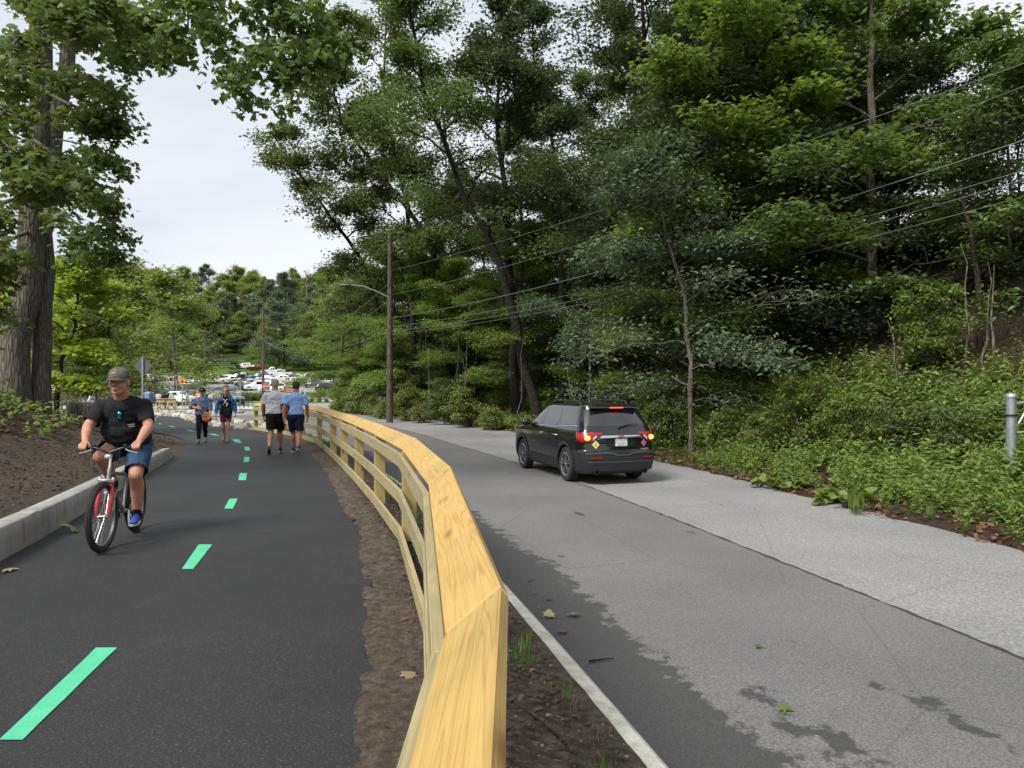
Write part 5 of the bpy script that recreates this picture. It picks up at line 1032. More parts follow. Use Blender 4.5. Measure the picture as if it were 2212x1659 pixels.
def person(name, label, loc, heading, J, skin='fair', H=1.78, build=1.0, belly=0, top=None, bottom=None, shoes=None, hair=None, head=None, vox=.009, group=None, hands=True, sleeve=.55, short=.92, female=False, hemz=None, collar=None, loose=1.0):
    """J: joints in metres, the figure faces +x, its left is +y"""
    e = empty(name, loc, heading); tag(e, label, 'person', group); pr = []; b = build; S_ = H/1.78; e.scale = J.get('sc', (1, 1, 1))
    P, Rm = head_prims(pr, J['head'], J['look'], J.get('up', (0, 0, 1)), S_*J.get('hs', 1.02), 1.0+.25*max(0, b-1)); neck = V3(J['neck']); sk = SK[skin]; chest = V3(J['chest']); pel = V3(J['pelvis'])
    up = (chest-pel).normalized(); fw = V3((1, 0, 0)); fw = (fw-up*fw.dot(up)).normalized(); Tm = Matrix((fw, up.cross(fw), up)).transposed()
    pr += [('c', neck-up*.02, .066*b*S_, P(-.02, 0, -.05), .057*b*S_), ('e', chest, (.105*b, .155*b, .18*S_), Tm), ('e', lerp(chest, pel, .5)+fw*belly*.5, (.10*b+belly*.4, .14*b+belly*.4, .18), Tm), ('e', pel, (.105*b, .155*b, .12), Tm)]
    for s in 'LR':
        sg = 1 if s == 'L' else -1; sh, el, wr = V3(J['sh'+s]), V3(J['el'+s]), V3(J['wr'+s]); hp, kn, an = V3(J['hip'+s]), V3(J['kn'+s]), V3(J['an'+s])
        pr += [('c', neck-up*.045, .052*b, sh, .054*b*S_), ('c', sh, .058*b*S_, el, .043*b*S_), ('c', el, .043*b*S_, lerp(el, wr, .35), .044*b*S_), ('c', lerp(el, wr, .35), .044*b*S_, wr, .028*b*S_)]
        cal = lerp(kn, an, .3)-(kn-an).normalized().cross(V3((0, 1, 0))).cross(V3((0, 0, 0)))*0
        back = V3(J['bk'+s]) if 'bk'+s in J else V3((-.022, 0, 0))
        pr += [('c', hp, .086*b*S_, kn, .058*b*S_), ('c', kn, .056*b*S_, lerp(kn, an, .30)+back, .060*b*S_), ('c', lerp(kn, an, .3)+back, .060*b*S_, an, .036*b*S_), ('c', an, .037*S_, V3(J['toe'+s])*.35+V3(J['heel'+s])*.65+V3((0, 0, .04)), .030*S_)]
        if hands:
            hd_ = J.get('hd'+s, (wr-el).normalized()); hand(pr, wr, hd_, J.get('pn'+s, (0, -sg, 0)), J.get('hs'+s, sg), .185*S_, J.get('curl'+s, .32))
        else: pr += [('e', wr+(wr-el).normalized()*.06, (.03, .03, .06))]
    fuse('body', pr, vox, sk, e, 2); face(e, P, Rm, S_*J.get('hs', 1.02))
    if top:
        ex = .016*loose; tp = [('e', chest+up*.02, (.105*b+ex+.008, .158*b+ex, .19*S_), Tm), ('e', lerp(chest, pel, .45)+fw*belly*.5, (.105*b+belly*.45+ex, .145*b+belly*.4+ex*1.4, .20), Tm), ('e', lerp(chest, pel, .2)+fw*belly*.25, (.108*b+ex+belly*.25, .160*b+ex, .17*S_), Tm), ('e', lerp(chest, pel, .65)+fw*belly*.4, (.112*b+ex+belly*.35, .160*b+ex+belly*.3, .17), Tm), ('e', lerp(chest, pel, .9)+fw*belly*.3, (.118*b+ex+belly*.28, .168*b+ex+belly*.2, .19), Tm)]
        tp += J.get('extra', [])
        if female: tp += [('e', chest+fw*.075+V3((0, .065, 0)), (.06, .07, .065)), ('e', chest+fw*.075-V3((0, .065, 0)), (.06, .07, .065))]
        tests = []
        for s in 'LR':
            sh, el, wr = V3(J['sh'+s]), V3(J['el'+s]), V3(J['wr'+s]); tp += [('c', neck-up*.048, .063*b, sh, .071*b*S_), ('e', sh+V3((0, 0, .004)), (.074*b*S_,)*3)]
            if sleeve <= 1: q = lerp(sh, el, sleeve+.15); tp += [('c', sh, .071*b*S_, q, .067*b*S_*(.6+.4*loose))]; tests.append((sh, el-sh, (el-sh).length*sleeve, .13))
            else: t2 = sleeve-1; q = lerp(el, wr, min(1, t2+.1)); tp += [('c', sh, .070*b*S_, el, .056*b*S_*loose), ('c', el, .056*b*S_*loose, q, .046*b*S_*loose)]; tests.append((el, wr-el, (wr-el).length*t2, .11))
        hz_ = J['hem'] if 'hem' in J else float((pel+up*-.08).z); tests.append((V3((pel.x, pel.y, hz_))+V3((0, 0, 0)), -up, 0.0, .45)) if J.get('hemcut', True) else None
        tests.append((neck-up*.012+fw*.0, up+fw*.0, .03, .12))
        o = fuse('shirt', tp, vox, top, e, 9 if vox < .009 else 6, cutter(*tests), .024, 8)
        if collar:
            n_ = 20; mb = MB(); vs = []
            for k in range(n_+1):
                a = R(25)+(2*PI-R(50))*k/n_; d_ = fw*math.cos(a)+V3((0, 1, 0))*math.sin(a)
                for (r_, h_) in ((.062*b, .045), (.070*b, .05), (.088*b, .005)): vs.append(neck+d_*r_*S_+up*(h_-.03))
            mb.add(vs, [(3*k+j, 3*k+3+j, 3*k+4+j, 3*k+1+j) for k in range(n_) for j in (0, 1)]); mb.build('collar', collar, o, smooth=70)
    if bottom:
        bt = [('e', pel+up*.03, (.128*b+belly*.25, .180*b+belly*.15, .145), Tm), ('e', pel-up*.06, (.125*b, .17*b, .10), Tm)]; tests = []
        for s in 'LR':
            hp, kn, an = V3(J['hip'+s]), V3(J['kn'+s]), V3(J['an'+s])
            if short <= 1: q = lerp(hp, kn, short+.12); bt += [('c', hp, .108*b*S_, q, .090*b*S_)]; tests.append((hp, kn-hp, (kn-hp).length*short, .17))
            else: back = V3(J.get('bk'+s, (-.01, 0, 0))); bt += [('c', hp, .104*b*S_, kn, .074*b*S_), ('c', kn, .070*b*S_, lerp(kn, an, .9), .048*b*S_)]; tests.append((kn, an-kn, (an-kn).length*.88, .12))
        tests.append((pel, up, .13, .4)); fuse('trousers' if short > 1 else 'shorts', bt, vox, bottom, e, 3, cutter(*tests), .012, 8)
    if shoes:
        for s in 'LR': shoe(e, J['heel'+s], J['toe'+s], shoes[0], shoes[1], J.get('shoename', 'shoe'), 1, J.get('upf'+s, (0, 0, 1)))
    return e, P, Rm
def hairdo(e, P, Rm, m, s, kind='short', vox=.008):
    if kind == 'short': pr = [('e', P(-.018, 0, .040), (.100*s, .084*s, .092*s), Rm), ('e', P(-.045, 0, -.005), (.068*s, .080*s, .07*s), Rm)]; cf = lambda co: (Rm.transposed() @ (co-P(0, 0, 0))).x > .066*s or ((Rm.transposed() @ (co-P(0, 0, 0))).z < -.005*s and (Rm.transposed() @ (co-P(0, 0, 0))).x > -.012*s) or (Rm.transposed() @ (co-P(0, 0, 0))).z < -.062*s
    elif kind == 'long':
        pr = [('e', P(-.018, 0, .038), (.106*s, .090*s, .096*s), Rm), ('e', P(-.05, 0, -.04), (.075*s, .092*s, .10*s), Rm)]
        for sg in (-1, 1): pr += [('c', P(.015, sg*.078, .03), .024*s, P(.02, sg*.092, -.10), .028*s), ('c', P(.02, sg*.092, -.10), .028*s, P(.01, sg*.088, -.17), .018*s), ('c', P(-.03, sg*.08, 0), .04*s, P(-.03, sg*.08, -.16), .03*s)]
        cf = lambda co: (Rm.transposed() @ (co-P(0, 0, 0))).x > .05*s and abs((Rm.transposed() @ (co-P(0, 0, 0))).y) < .058*s and (Rm.transposed() @ (co-P(0, 0, 0))).z < .085*s
    return fuse('hair', pr, vox, m, e, 1, cf, .012, 22)
def baseball_cap(e, P, Rm, m, mbrim, s, patch=None):
    pr = [('e', P(-.008, 0, .052), (.108*s, .090*s, .088*s), Rm)]; inv = Rm.transposed(); c0 = P(0, 0, 0)
    o = fuse('cap', pr, .007, m, e, 1, lambda co: (inv @ (co-c0)).z < .038*s); mb = MB(); vs = []; n = 12
    for k in range(n+1):
        a = -1.15+2.3*k/n; x0 = .088*math.cos(a)+.005; y0 = .082*math.sin(a); ext = .075*max(0, math.cos(a*1.1))**.6
        for z, q in ((.046, 0), (.043, 1), (.038, 0), (.035, 1)): vs.append(P(x0+ext*q, y0*(1+.08*q), z-.012*q-.022*(y0/.08)**2*q))
    F = []
    for k in range(n): a = 4*k; b_ = 4*k+4; F += [(a, b_, b_+1, a+1), (a+2, a+3, b_+3, b_+2), (a+1, b_+1, b_+3, a+3)]
    mb.add(vs, F); mb.build('brim', mbrim, o, smooth=50)
    if patch: patch(o)
    return o
# ------------------------------------------------------------------ the bicycle (x forward from the rear hub, z up)
def m2(*a): return [V3(p) for p in a]
BIKE_REAR = V3((-4.285, 8.085, 0)); bh = math.atan2(-.98, .21)
bike = empty('bicycle', (BIKE_REAR.x, BIKE_REAR.y, float(base(8.0))+.002), bh); tag(bike, 'silver mountain bike with red front fork and knobbly tyres under the man in the cap', 'bicycle')
m_frame = mat('worn_silver_frame', (.33, .33, .33), .32, .8); m_fork = mat('red_fork', (.50, .015, .022), .25, coat=.6); m_tyre = mat('knobbly_tyre', (.028, .027, .026), .85, bump=.5, bscale=60); m_cable = mat('black_cable', (.01, .01, .01), .4)
m_rimb = mat('dull_rim', (.10, .10, .10), .5, .6)
def wheel_bike(parent, c, steer=0):
    r = .33; mb = MB(); mb.lathe([(r-.036, -.024), (r-.014, -.031), (r+.004, -.024), (r+.012, -.010), (r+.012, .010), (r+.004, .024), (r-.014, .031), (r-.036, .024), (r-.036, -.024)], axis='Y', n=56)
    for k in range(96):
        a = 2*PI*k/96
        for yy, rr_ in ((-.017, .010), (0, .016), (.017, .010)):
            a2 = a+(0.033 if yy == 0 else 0); R3 = Matrix.Rotation(-a2, 3, 'Y'); mb.box(R3 @ V3((r+rr_-.003, yy, 0)), (.012, .010, .011), R3)
    rim = MB(); rim.lathe([(r-.048, -.012), (r-.030, -.014), (r-.030, .014), (r-.048, .012), (r-.048, -.012)], axis='Y', n=48)
    hub = MB(); hub.lathe([(0, -.05), (.008, -.05), (.012, -.03), (.024, -.028), (.024, -.022), (.014, -.018), (.014, .018), (.024, .022), (.024, .028), (.012, .03), (.008, .05), (0, .05)], axis='Y', n=14)
    for k in range(32):
        a = 2*PI*k/32; b_ = a+(.45 if (k//2) % 2 else -.45); sy = .024*(1 if k % 2 else -1); hub.tube([(.022*math.cos(b_), sy, .022*math.sin(b_)), ((r-.046)*math.cos(a), 0, (r-.046)*math.sin(a))], .0013, 4, cap=False)
    w_ = rim.build('wheel', m_rimb, parent, smooth=40, loc=c); w_.rotation_euler = (0, 0, steer); mb.build('tyre', m_tyre, w_, smooth=30); hub.build('spokes', M['alu'], w_, smooth=40); return w_
ST = -.07; FH = V3((1.06, 0, .345)); HT0 = V3((.905, 0, .66)); HT1 = V3((.855, 0, .80))
wheel_bike(bike, (0, 0, .345)); wheel_bike(bike, FH, ST)
BB = V3((.43, 0, .30)); SEAT = V3((.20, 0, .94)); STT = V3((.285, 0, .70))
mb = MB(); mb.tube(m2(HT0, HT1), .022, 12); mb.tube(m2(HT0+V3((-.01, 0, .03)), BB), .021, 12); mb.tube(m2(HT1-V3((.0, 0, .04)), STT-V3((0, 0, .03))), .018, 12); mb.tube(m2(BB, STT), .017, 12); mb.lathe([(0, -.04), (.024, -.04), (.024, .04), (0, .04)], BB, 'Y', 14)
for sg in (-1, 1): mb.tube(m2(BB+V3((-.03, sg*.03, 0)), (.2, sg*.055, .32), (0, sg*.062, .345)), .010, 8); mb.tube(m2(STT+V3((0, sg*.015, -.05)), (.12, sg*.055, .52), (0, sg*.062, .345)), .009, 8)
mb.build('frame', m_frame, bike, smooth=50)
mb = MB(); mb.tube(m2(STT, SEAT-V3((0, 0, .03))), .0135, 10); mb.build('seat_post', M['alu'], bike, smooth=50)
fuse('saddle', [('e', SEAT+V3((-.06, 0, 0)), (.10, .075, .03)), ('e', SEAT+V3((.06, 0, 0)), (.12, .035, .022))], .008, M['black'], bike, 2)
mb = MB(); ax = (HT1-HT0).normalized(); cr = HT0-ax*.03
Rz = Matrix.Rotation(ST, 3, 'Z')
for sg in (-1, 1):
    top = V3((.02, sg*.058, 0)); 
    mb.tube(m2(cr+V3((.03, sg*.055, .03)), cr+V3((.06, sg*.060, -.10)), FH+V3((-.02, sg*.058, .10)), FH+V3((-.005, sg*.056, .0))), [.020, .023, .020, .012], 12)
fk = mb.build('fork', m_fork, bike, smooth=50)
mb = MB(); mb.tube(m2(cr+V3((.045, -.06, .0)), cr+V3((.075, 0, .035)), cr+V3((.045, .06, .0))), .014, 8); mb.build('brake_arch', m_fork, bike, smooth=50)
mb = MB(); mb.box(cr+V3((.03, 0, .055)), (.05, .15, .035)); mb.tube(m2(cr+V3((.025, .06, .04)), cr+V3((.018, .06, .085))), .017, 10); mb.tube(m2(cr+V3((.025, -.06, .04)), cr+V3((.018, -.06, .085))), .017, 10); mb.build('fork_crown', M['alu'], bike, bevel=.004, smooth=40)
for sg in (-1, 1):
    mb = MB()
    for k in range(5): mb.lathe([(.018, 0), (.026, .006), (.018, .012)], cr+V3((.032, sg*.06, -.03+.012*k)), 'Z', 12)
    mb.build('fork_boot', M['black'], bike, smooth=30)
t_ = text('fork_lettering', 'MOUNTAIN', .034, M['white'], bike, cr+V3((.088, .056, -.135)), (0, 0, 0), .001); t_.rotation_euler = (Matrix((V3((-.30, 0, .95)).normalized(), V3((-.95, 0, -.30)).normalized().cross(V3((0, 0, 0))) if False else V3((.55, .80, .17)).normalized().cross(V3((-.30, 0, .95)).normalized()).normalized(), V3((.55, .80, .17)).normalized())).transposed().to_euler()); t_.location = cr+V3((.066, .083, -.15))
mb = MB(); mb.tube(m2(HT1, HT1+ax*.14), .014, 10); mb.tube(m2(HT1+ax*.14, HT1+ax*.15+V3((.07, 0, .02))), .015, 10); mb.build('stem', M['alu'], bike, smooth=50)
BC = HT1+ax*.15+V3((.07, 0, .02))
def bar(y): return BC+Rz @ V3((-.05*min(1, abs(y)/.28)**1.5, y, .055*min(1, abs(y)/.14)))
mb = MB(); mb.tube([bar(y) for y in np.linspace(-.30, .30, 25)], .0125, 10); mb.build('handlebar', mat('black_bar', (.02, .02, .022), .3, .3), bike, smooth=50)
for sg in (-1, 1):
    mb = MB(); mb.tube([bar(sg*y) for y in (.18, .21, .24, .27, .305)], [.017, .0175, .0165, .017, .018], 12); mb.build('grip', M['black'], bike, smooth=50)
    mb = MB(); mb.tube([bar(sg*.165), bar(sg*.17)+V3((.02, 0, -.01)), bar(sg*.17)+V3((.035, 0, -.015))], .013, 8); mb.ball(bar(sg*.15)+V3((.0, 0, .02)), (.022, .02, .014), 10); mb.build('shifter', M['black'], bike, smooth=50)
    mb = MB(); mb.tube([bar(sg*.16)+V3((.03, 0, -.015)), bar(sg*.19)+V3((.055, 0, -.03)), bar(sg*.24)+V3((.065, 0, -.045)), bar(sg*.275)+V3((.07, 0, -.055))], [.007, .0065, .006, .007], 6); mb.build('brake_lever', M['alu'], bike, smooth=50)
    mb = MB(); mb.tube([bar(sg*.15)+V3((.03, 0, -.01)), bar(sg*.10)+V3((.11, 0, -.02)), BC+V3((.12, sg*.10, -.14)), HT1+V3((.06, sg*.03, -.12)), cr+V3((.05, sg*.03, .02))], .0028, 5); mb.build('cable', m_cable, bike, smooth=60)
    P0 = bar(sg*.15)+V3((.03, 0, .0)); mb = MB(); mb.tube(smoothline([tuple(P0), tuple(P0+V3((.10, -sg*.02, -.03))), tuple(BC+V3((.14, sg*.13, -.12))), tuple(BC+V3((.06, -sg*.06, -.24))), tuple(HT0+V3((-.06, 0, .02)))], 6), .0028, 5); mb.build('cable', m_cable, bike, smooth=60)
mb = MB(); mb.ball(BC+V3((.03, 0, -.035)), (.012, .034, .024), 12); mb.build('front_reflector', m_lens, bike, smooth=60)
# cranks: left pedal low and forward-down, right pedal up
CR = V3((.05, 0, -.165)).normalized()*.17; PLf = BB+V3((0, .115, 0))+CR; PRt = BB+V3((0, -.115, 0))-CR
mb = MB(); mb.lathe([(0, -.052), (.085, -.052), (.09, -.050), (.085, -.048), (0, -.048)], BB, 'Y', 28); mb.build('chainring', m_hollow, bike)
mb = MB(); mb.tube(m2(BB+V3((0, .055, 0)), BB+V3((0, .075, 0))+CR), [.016, .011], 8); mb.tube(m2(BB-V3((0, .055, 0)), BB-V3((0, .075, 0))-CR), [.016, .011], 8); mb.build('crank', M['alu'], bike, smooth=40)
for Pp in (PLf, PRt): mb = MB(); mb.box(Pp, (.09, .08, .022)); mb.build('pedal', M['black'], bike, bevel=.004)
mb = MB(); mb.tube(m2(BB+V3((0, -.05, .086)), (0, -.05, .38)), .004, 5); mb.tube(m2(BB+V3((0, -.05, -.086)), (.06, -.05, .25)), .004, 5); mb.lathe([(0, -.055), (.045, -.055), (.03, -.035), (0, -.035)], (0, 0, .345), 'Y', 18); mb.build('chain', m_hollow, bike, smooth=40)
mb = MB()
for sg in (-1, 1): mb.tube(m2((.02, sg*.07, .36), (-.12, sg*.065, .74), (.16, sg*.06, .76)), .005, 6)
mb.tube(m2((-.14, .06, .745), (-.14, -.06, .745)), .005, 6); mb.tube(m2((-.02, .06, .75), (-.02, -.06, .75)), .005, 6); mb.build('luggage_rack', m_hollow, bike, smooth=40)
mb = MB(); mb.tube(m2(BB+V3((-.05, .06, -.01)), BB+V3((-.13, .085, -.16)), BB+V3((-.19, .10, -.27))), .008, 6); mb.build('kickstand', m_hollow, bike, smooth=40)
# ------------------------------------------------------------------ the rider
m_tee = cloth('faded_black_cotton', (.020, .020, .022), .95, .25); m_denim = cloth('blue_denim', (.035, .070, .135), .9, .35, 12); m_camo = cloth('camouflage_cotton', (.13, .125, .10), .9, .55, 20)
gL = bar(.245); gR = bar(-.245)
J = dict(hs=1.12, head=(.61, .01, 1.685), look=(.98, -.10, -.06), tw=1.12, extra=[('e', (.34, 0, 1.20), (.205, .245, .26)), ('e', (.27, 0, 1.06), (.20, .25, .17)), ('e', (.40, 0, 1.36), (.17, .245, .15))], up=(0, 0, 1), neck=(.50, 0, 1.535), chest=(.41, 0, 1.35), pelvis=(.19, 0, 1.05),
 shL=(.44, .20, 1.415), shR=(.44, -.20, 1.415), elL=(.58, .295, 1.215), elR=(.58, -.295, 1.215), wrL=tuple(gL+V3((-.055, .015, .055))), wrR=tuple(gR+V3((-.055, -.015, .055))),
 hdL=(.92, -.05, -.30), hdR=(.92, .05, -.30), pnL=(-.2, 0, -1), pnR=(-.2, 0, -1), hsL=-1, hsR=1, curlL=.78, curlR=.78,
 hipL=(.20, .11, 1.0), hipR=(.20, -.11, 1.0), knL=(.56, .16, .69), knR=(.60, -.17, .90), anL=(PLf.x-.07, .135, PLf.z+.12), anR=(PRt.x-.07, -.135, PRt.z+.125), bkL=(-.035, 0, 0), bkR=(-.035, 0, 0),
 heelL=(PLf.x-.14, .13, PLf.z+.035), toeL=(PLf.x+.14, .145, PLf.z+.012), heelR=(PRt.x-.14, -.13, PRt.z+.03), toeR=(PRt.x+.14, -.14, PRt.z+.03), hem=.93)
m_shoe = mat('royal_blue_knit', (.035, .075, .36), .7, noise=.2, nscale=30); m_sole = mat('pale_sole', (.62, .60, .52), .6); m_sock = cloth('black_sock', (.012, .012, .013))
cyc, P, Rm = person('person', 'heavy man in a camo cap, black t-shirt and denim shorts riding toward the viewer', bike.location, bh, J, 'tan', 1.80, 1.20, .115, m_tee, m_denim, (m_shoe, m_sole), vox=.0075, sleeve=.78, short=.86)
hairdo(cyc, P, Rm, mat('grey_hair', (.22, .20, .18), .9), 1.13)
def capp(o):
    mb = MB(); mb.ball(P(.088, .0, .085), (.012, .038, .016), 12, rot=Rm); mb.build('cap_patch', mat('cap_patch_print', (.34, .22, .17), .8, noise=.5, nscale=60), o, smooth=60)
baseball_cap(cyc, P, Rm, m_camo, cloth('cap_brim_cotton', (.085, .085, .078)), 1.15, capp)
for s in 'LR': a = V3(J['an'+s]); k = V3(J['kn'+s]); fuse('sock', [('c', a-V3((0, 0, .03)), .047, lerp(a, k, .13), .046)], .009, m_sock, cyc, 1)
# pocket, its print, and mirrored sunglasses hanging from the neck
ch = V3(J['chest']); upv = (ch-V3(J['pelvis'])).normalized(); fwv = V3((1, 0, 0)); fwv = (fwv-upv*fwv.dot(upv)).normalized()
def on_chest(y, h, out_): return ch+V3((0, y, 0))+upv*h+fwv*out_
from mathutils.bvhtree import BVHTree
_sh = [c for c in cyc.children if c.name.startswith('shirt')][0].data; _bv = BVHTree.FromPolygons([v_.co.copy() for v_ in _sh.vertices], [tuple(p_.vertices) for p_ in _sh.polygons])
def surf(y, h):
    h_ = _bv.ray_cast(on_chest(y, h, .6), -fwv); return (.6-h_[3]) if h_[0] else .17
def plate3(name, y, h, wd, ht, out_, m, parent, tk=.006): 
    mb = MB(); Rr = Matrix((fwv, V3((0, 1, 0)), upv)).transposed() @ Matrix.Rotation(R(-y*140), 3, 'Z').inverted(); mb.box(on_chest(y, h, surf(y, h)+out_-.180), (tk, wd, ht), Rr); return mb.build(name, m, parent, bevel=.002)
pk = plate3('pocket', .105, -.02, .105, .125, .178, cloth('pocket_cotton', (.016, .016, .018)), cyc)
for i, (s_, hh) in enumerate([('AMERICAN', -.062), ('LEGION 1919', -.080), ('POST 34', -.098)]):
    pass
for i, hh in enumerate((-.002, -.022, -.042)):
    plate3('pocket_print', .105, hh, .074, .0125, .188, M['white'], pk, .002)
mg = mat('mirror_lens', (.03, .35, .62), .08, .9, coat=.8); 
for hh, c_ in ((.095, 1), (.050, 0)): mb = MB(); mb.ball(on_chest(.005, hh, surf(.005, hh)+.006), (.012, .024, .027), 12); mb.build('sunglass_lens', mg if c_ else mat('dark_mirror_lens', (.01, .07, .08), .1, .8), cyc, smooth=60)

# ------------------------------------------------------------------ walkers
def walk(H=1.78, ph=1, stride=.30, arm=.22, hipw=.09, shw=.19, lift=.0, out=.05, elb=.12, lean=.02):
    """ph=+1: left leg forward"""
    k = H/1.78; J = dict(head=(.03+lean, 0, 1.655*k), look=(1, 0, 0), neck=(lean*.8, 0, 1.49*k), chest=(lean*.5, 0, 1.31*k), pelvis=(0, 0, .97*k))
    for s, sg, p in (('L', 1, ph), ('R', -1, -ph)):
        f = p*stride
        J['hip'+s] = (0, sg*hipw, .93*k)
        if p > 0: J['kn'+s] = (f*.52+.05, sg*hipw*.95, .50*k); J['an'+s] = (f*.9, sg*hipw*.9, .10*k); J['heel'+s] = (f*.9-.06, sg*hipw*.9, .012); J['toe'+s] = (f*.9+.20, sg*(hipw*.9+.02), .03)
        else: J['kn'+s] = (f*.15+.02, sg*hipw*.95, .50*k); J['an'+s] = (f*1.05, sg*hipw*.9, .155*k+lift); J['heel'+s] = (f*1.05-.07, sg*hipw*.9, .10+lift); J['toe'+s] = (f*1.05+.15, sg*(hipw*.9+.01), .0+lift*.4)
        a = -p*arm; J['sh'+s] = (lean*.5, sg*shw, 1.380*k); J['el'+s] = (a*.55-.02, sg*(shw+out), 1.15*k); J['wr'+s] = (a*1.1+elb, sg*(shw+out*1.1), .90*k)
    return J
def ground_at(u, d, v=None): x = (u-1106)/1534*d; return V3((x, d, float(base(d))))
# man in the pale polo, walking away
J = walk(1.80, -1, .26, .12, .10, .205, .10, .07, .04)
J['anL'] = (-.30, .09, .22); J['knL'] = (-.02, .09, .52); J['heelL'] = (-.40, .09, .235); J['toeL'] = (-.265, .095, .02); J['upfL'] = (-.9, 0, .5)
J['hem'] = .965; J['sc'] = (1.04,)*3
m_polo = cloth('heather_polo', (.58, .57, .60), .85, .10, 40); m_blk = cloth('black_shorts', (.010, .010, .011)); m_runner = mat('dark_runner', (.03, .04, .05), .7); m_cream = mat('cream_sole', (.5, .48, .36), .7)
e, P, Rm = person('person', 'grey haired man in a pale grey polo and black shorts walking away', ground_at(594, 17.9), math.atan2(.93, -.20), J, 'mid', 1.80, 1.14, .05, m_polo, m_blk, (m_runner, m_cream), sleeve=.80, short=.86, collar=m_polo, loose=1.6)
hairdo(e, P, Rm, mat('grey_white_hair', (.30, .27, .25), .9), 1.03)
mb = MB(); a_, b_ = V3(J['wrL']), V3(J['elL']); mb.tube(m2(lerp(a_, b_, .02), lerp(a_, b_, .10)), .036, 14); mb.build('wrist_watch', M['black'], e, smooth=50)
# man in the light blue polo
J = walk(1.75, 1, .24, .10, .09, .19, .03, .07, .02); J['hem'] = .945; J['sc'] = (1.04,)*3; m_bpolo = cloth('light_blue_polo', (.26, .42, .74), .8, .12, 30); m_navy = cloth('navy_shorts', (.012, .016, .035)); m_nsh = mat('navy_runner', (.03, .055, .12), .7)
e, P, Rm = person('person', 'short haired man in a light blue polo and navy shorts walking away by the fence', ground_at(639, 17.9), math.atan2(.95, -.18), J, 'mid', 1.74, 1.07, .04, m_bpolo, m_navy, (m_nsh, mat('white_sole', (.7, .7, .68), .6)), sleeve=.78, short=.86, collar=m_bpolo, loose=1.5)
hairdo(e, P, Rm, mat('dark_brown_hair', (.045, .030, .022), .9), 1.0)
# woman in the cap with the tan bag, coming
J = walk(1.66, -1, .20, .08, .08, .165, .02, .06, .05); J['elR'] = (.0, -.30, 1.10); J['wrR'] = (.21, -.13, 1.07); J['hdR'] = (.4, .9, .0); J['pnR'] = (0, 0, -1); J['hem'] = .86; J['hemcut'] = True; J['look'] = (1, .0, -.05)
m_cham = cloth('chambray', (.12, .19, .29), .9, .15, 16); m_cham2 = m_cham; m_pant = cloth('black_trousers', (.008, .009, .012)); m_clog = mat('grey_green_clog', (.13, .14, .11), .8)
e, P, Rm = person('person', 'woman in a black cap and blue chambray shirt with a tan shoulder bag', ground_at(437, 21.3), math.atan2(-.97, .30), J, 'fair', 1.66, 1.06, .04, m_cham, m_pant, (m_clog, m_clog), sleeve=1.35, short=1.9, female=True, collar=m_cham, loose=1.35)
J_w = J
hairdo(e, P, Rm, mat('dark_grey_hair', (.08, .07, .065), .9), .95)
def cap2(o): pass
cp = baseball_cap(e, P, Rm, cloth('black_cap_cotton', (.010, .010, .014)), M['black'], .97)
q = P(.105, 0, .078); t_ = text('cap_lettering', '1984', .036, M['white'], cp, q, (R(72), 0, R(90)), .002)
m_tan = mat('tan_leather', (.40, .14, .04), .55, noise=.2, nscale=8, bump=.3, bscale=30)
fuse('shoulder_bag', [('e', (.13, .12, .82), (.05, .13, .14)), ('e', (.13, .15, .73), (.055, .145, .09)), ('c', (.14, .02, .95), .02, (.14, .22, .86), .02)], .009, m_tan, e, 3, None, .012, 10).name = 'shoulder_bag'
mb = MB(); mb.tube(smoothline([(.14, .03, .95), (.175, -.02, 1.12), (.150, -.07, 1.28), (.07, -.11, 1.42), (-.05, -.08, 1.46), (-.15, .02, 1.25), (-.12, .16, 1.0), (.08, .25, .88)], 5), .012, 6); mb.build('bag_strap', m_tan, e, smooth=60)
# woman in the denim jacket
J = walk(1.67, 1, .17, .06, .08, .165, .01, .10, .0); J['look'] = (1, -.05, .0); J['hem'] = .80; J['wrL'] = (.02, .28, .90); J['wrR'] = (.02, -.28, .90); J['elL'] = (-.03, .25, 1.13); J['elR'] = (-.03, -.25, 1.13)
m_jean = cloth('denim_jacket', (.045, .13, .31), .85, .3, 12); m_bt = cloth('black_tee', (.010, .010, .011)); m_maroon = cloth('maroon_shorts', (.16, .055, .075)); m_sandal = mat('tan_sandal', (.28, .17, .11), .6)
e, P, Rm = person('person', 'woman with glasses in an open denim jacket and maroon shorts with a black bag', ground_at(488, 21.9), math.atan2(-.97, .25), J, 'fair', 1.67, 1.02, .02, m_bt, m_maroon, (m_sandal, m_sandal), sleeve=.5, short=.62, female=True, loose=1.0)
hairdo(e, P, Rm, mat('light_brown_hair', (.34, .20, .11), .7, noise=.35, nscale=40), .96, 'long')
mb = MB()
for sg in (-1, 1): mb.tube([P(.098, sg*.030+.021*math.cos(a), .012+.017*math.sin(a)) for a in np.linspace(0, 2*PI, 13)[:-1]], .0022, 5, closed=True); mb.tube([P(.094, sg*.052, .015), P(.0, sg*.086, .012)], .002, 4)
mb.tube([P(.103, -.010, .014), P(.103, .010, .014)], .002, 4); mb.build('glasses', M['black'], e, smooth=50)
ch = V3(J['chest']); pr = []; tst = []
for sg, s in ((1, 'L'), (-1, 'R')):
    sh, el, wr = V3(J['sh'+s]), V3(J['el'+s]), V3(J['wr'+s]); pr += [('c', sh, .078, el, .066), ('c', el, .066, lerp(el, wr, 1.02), .060), ('c', (-.01, sg*.05, 1.43), .068, sh, .072)]; tst.append((el, wr-el, (wr-el).length*.93, .12))
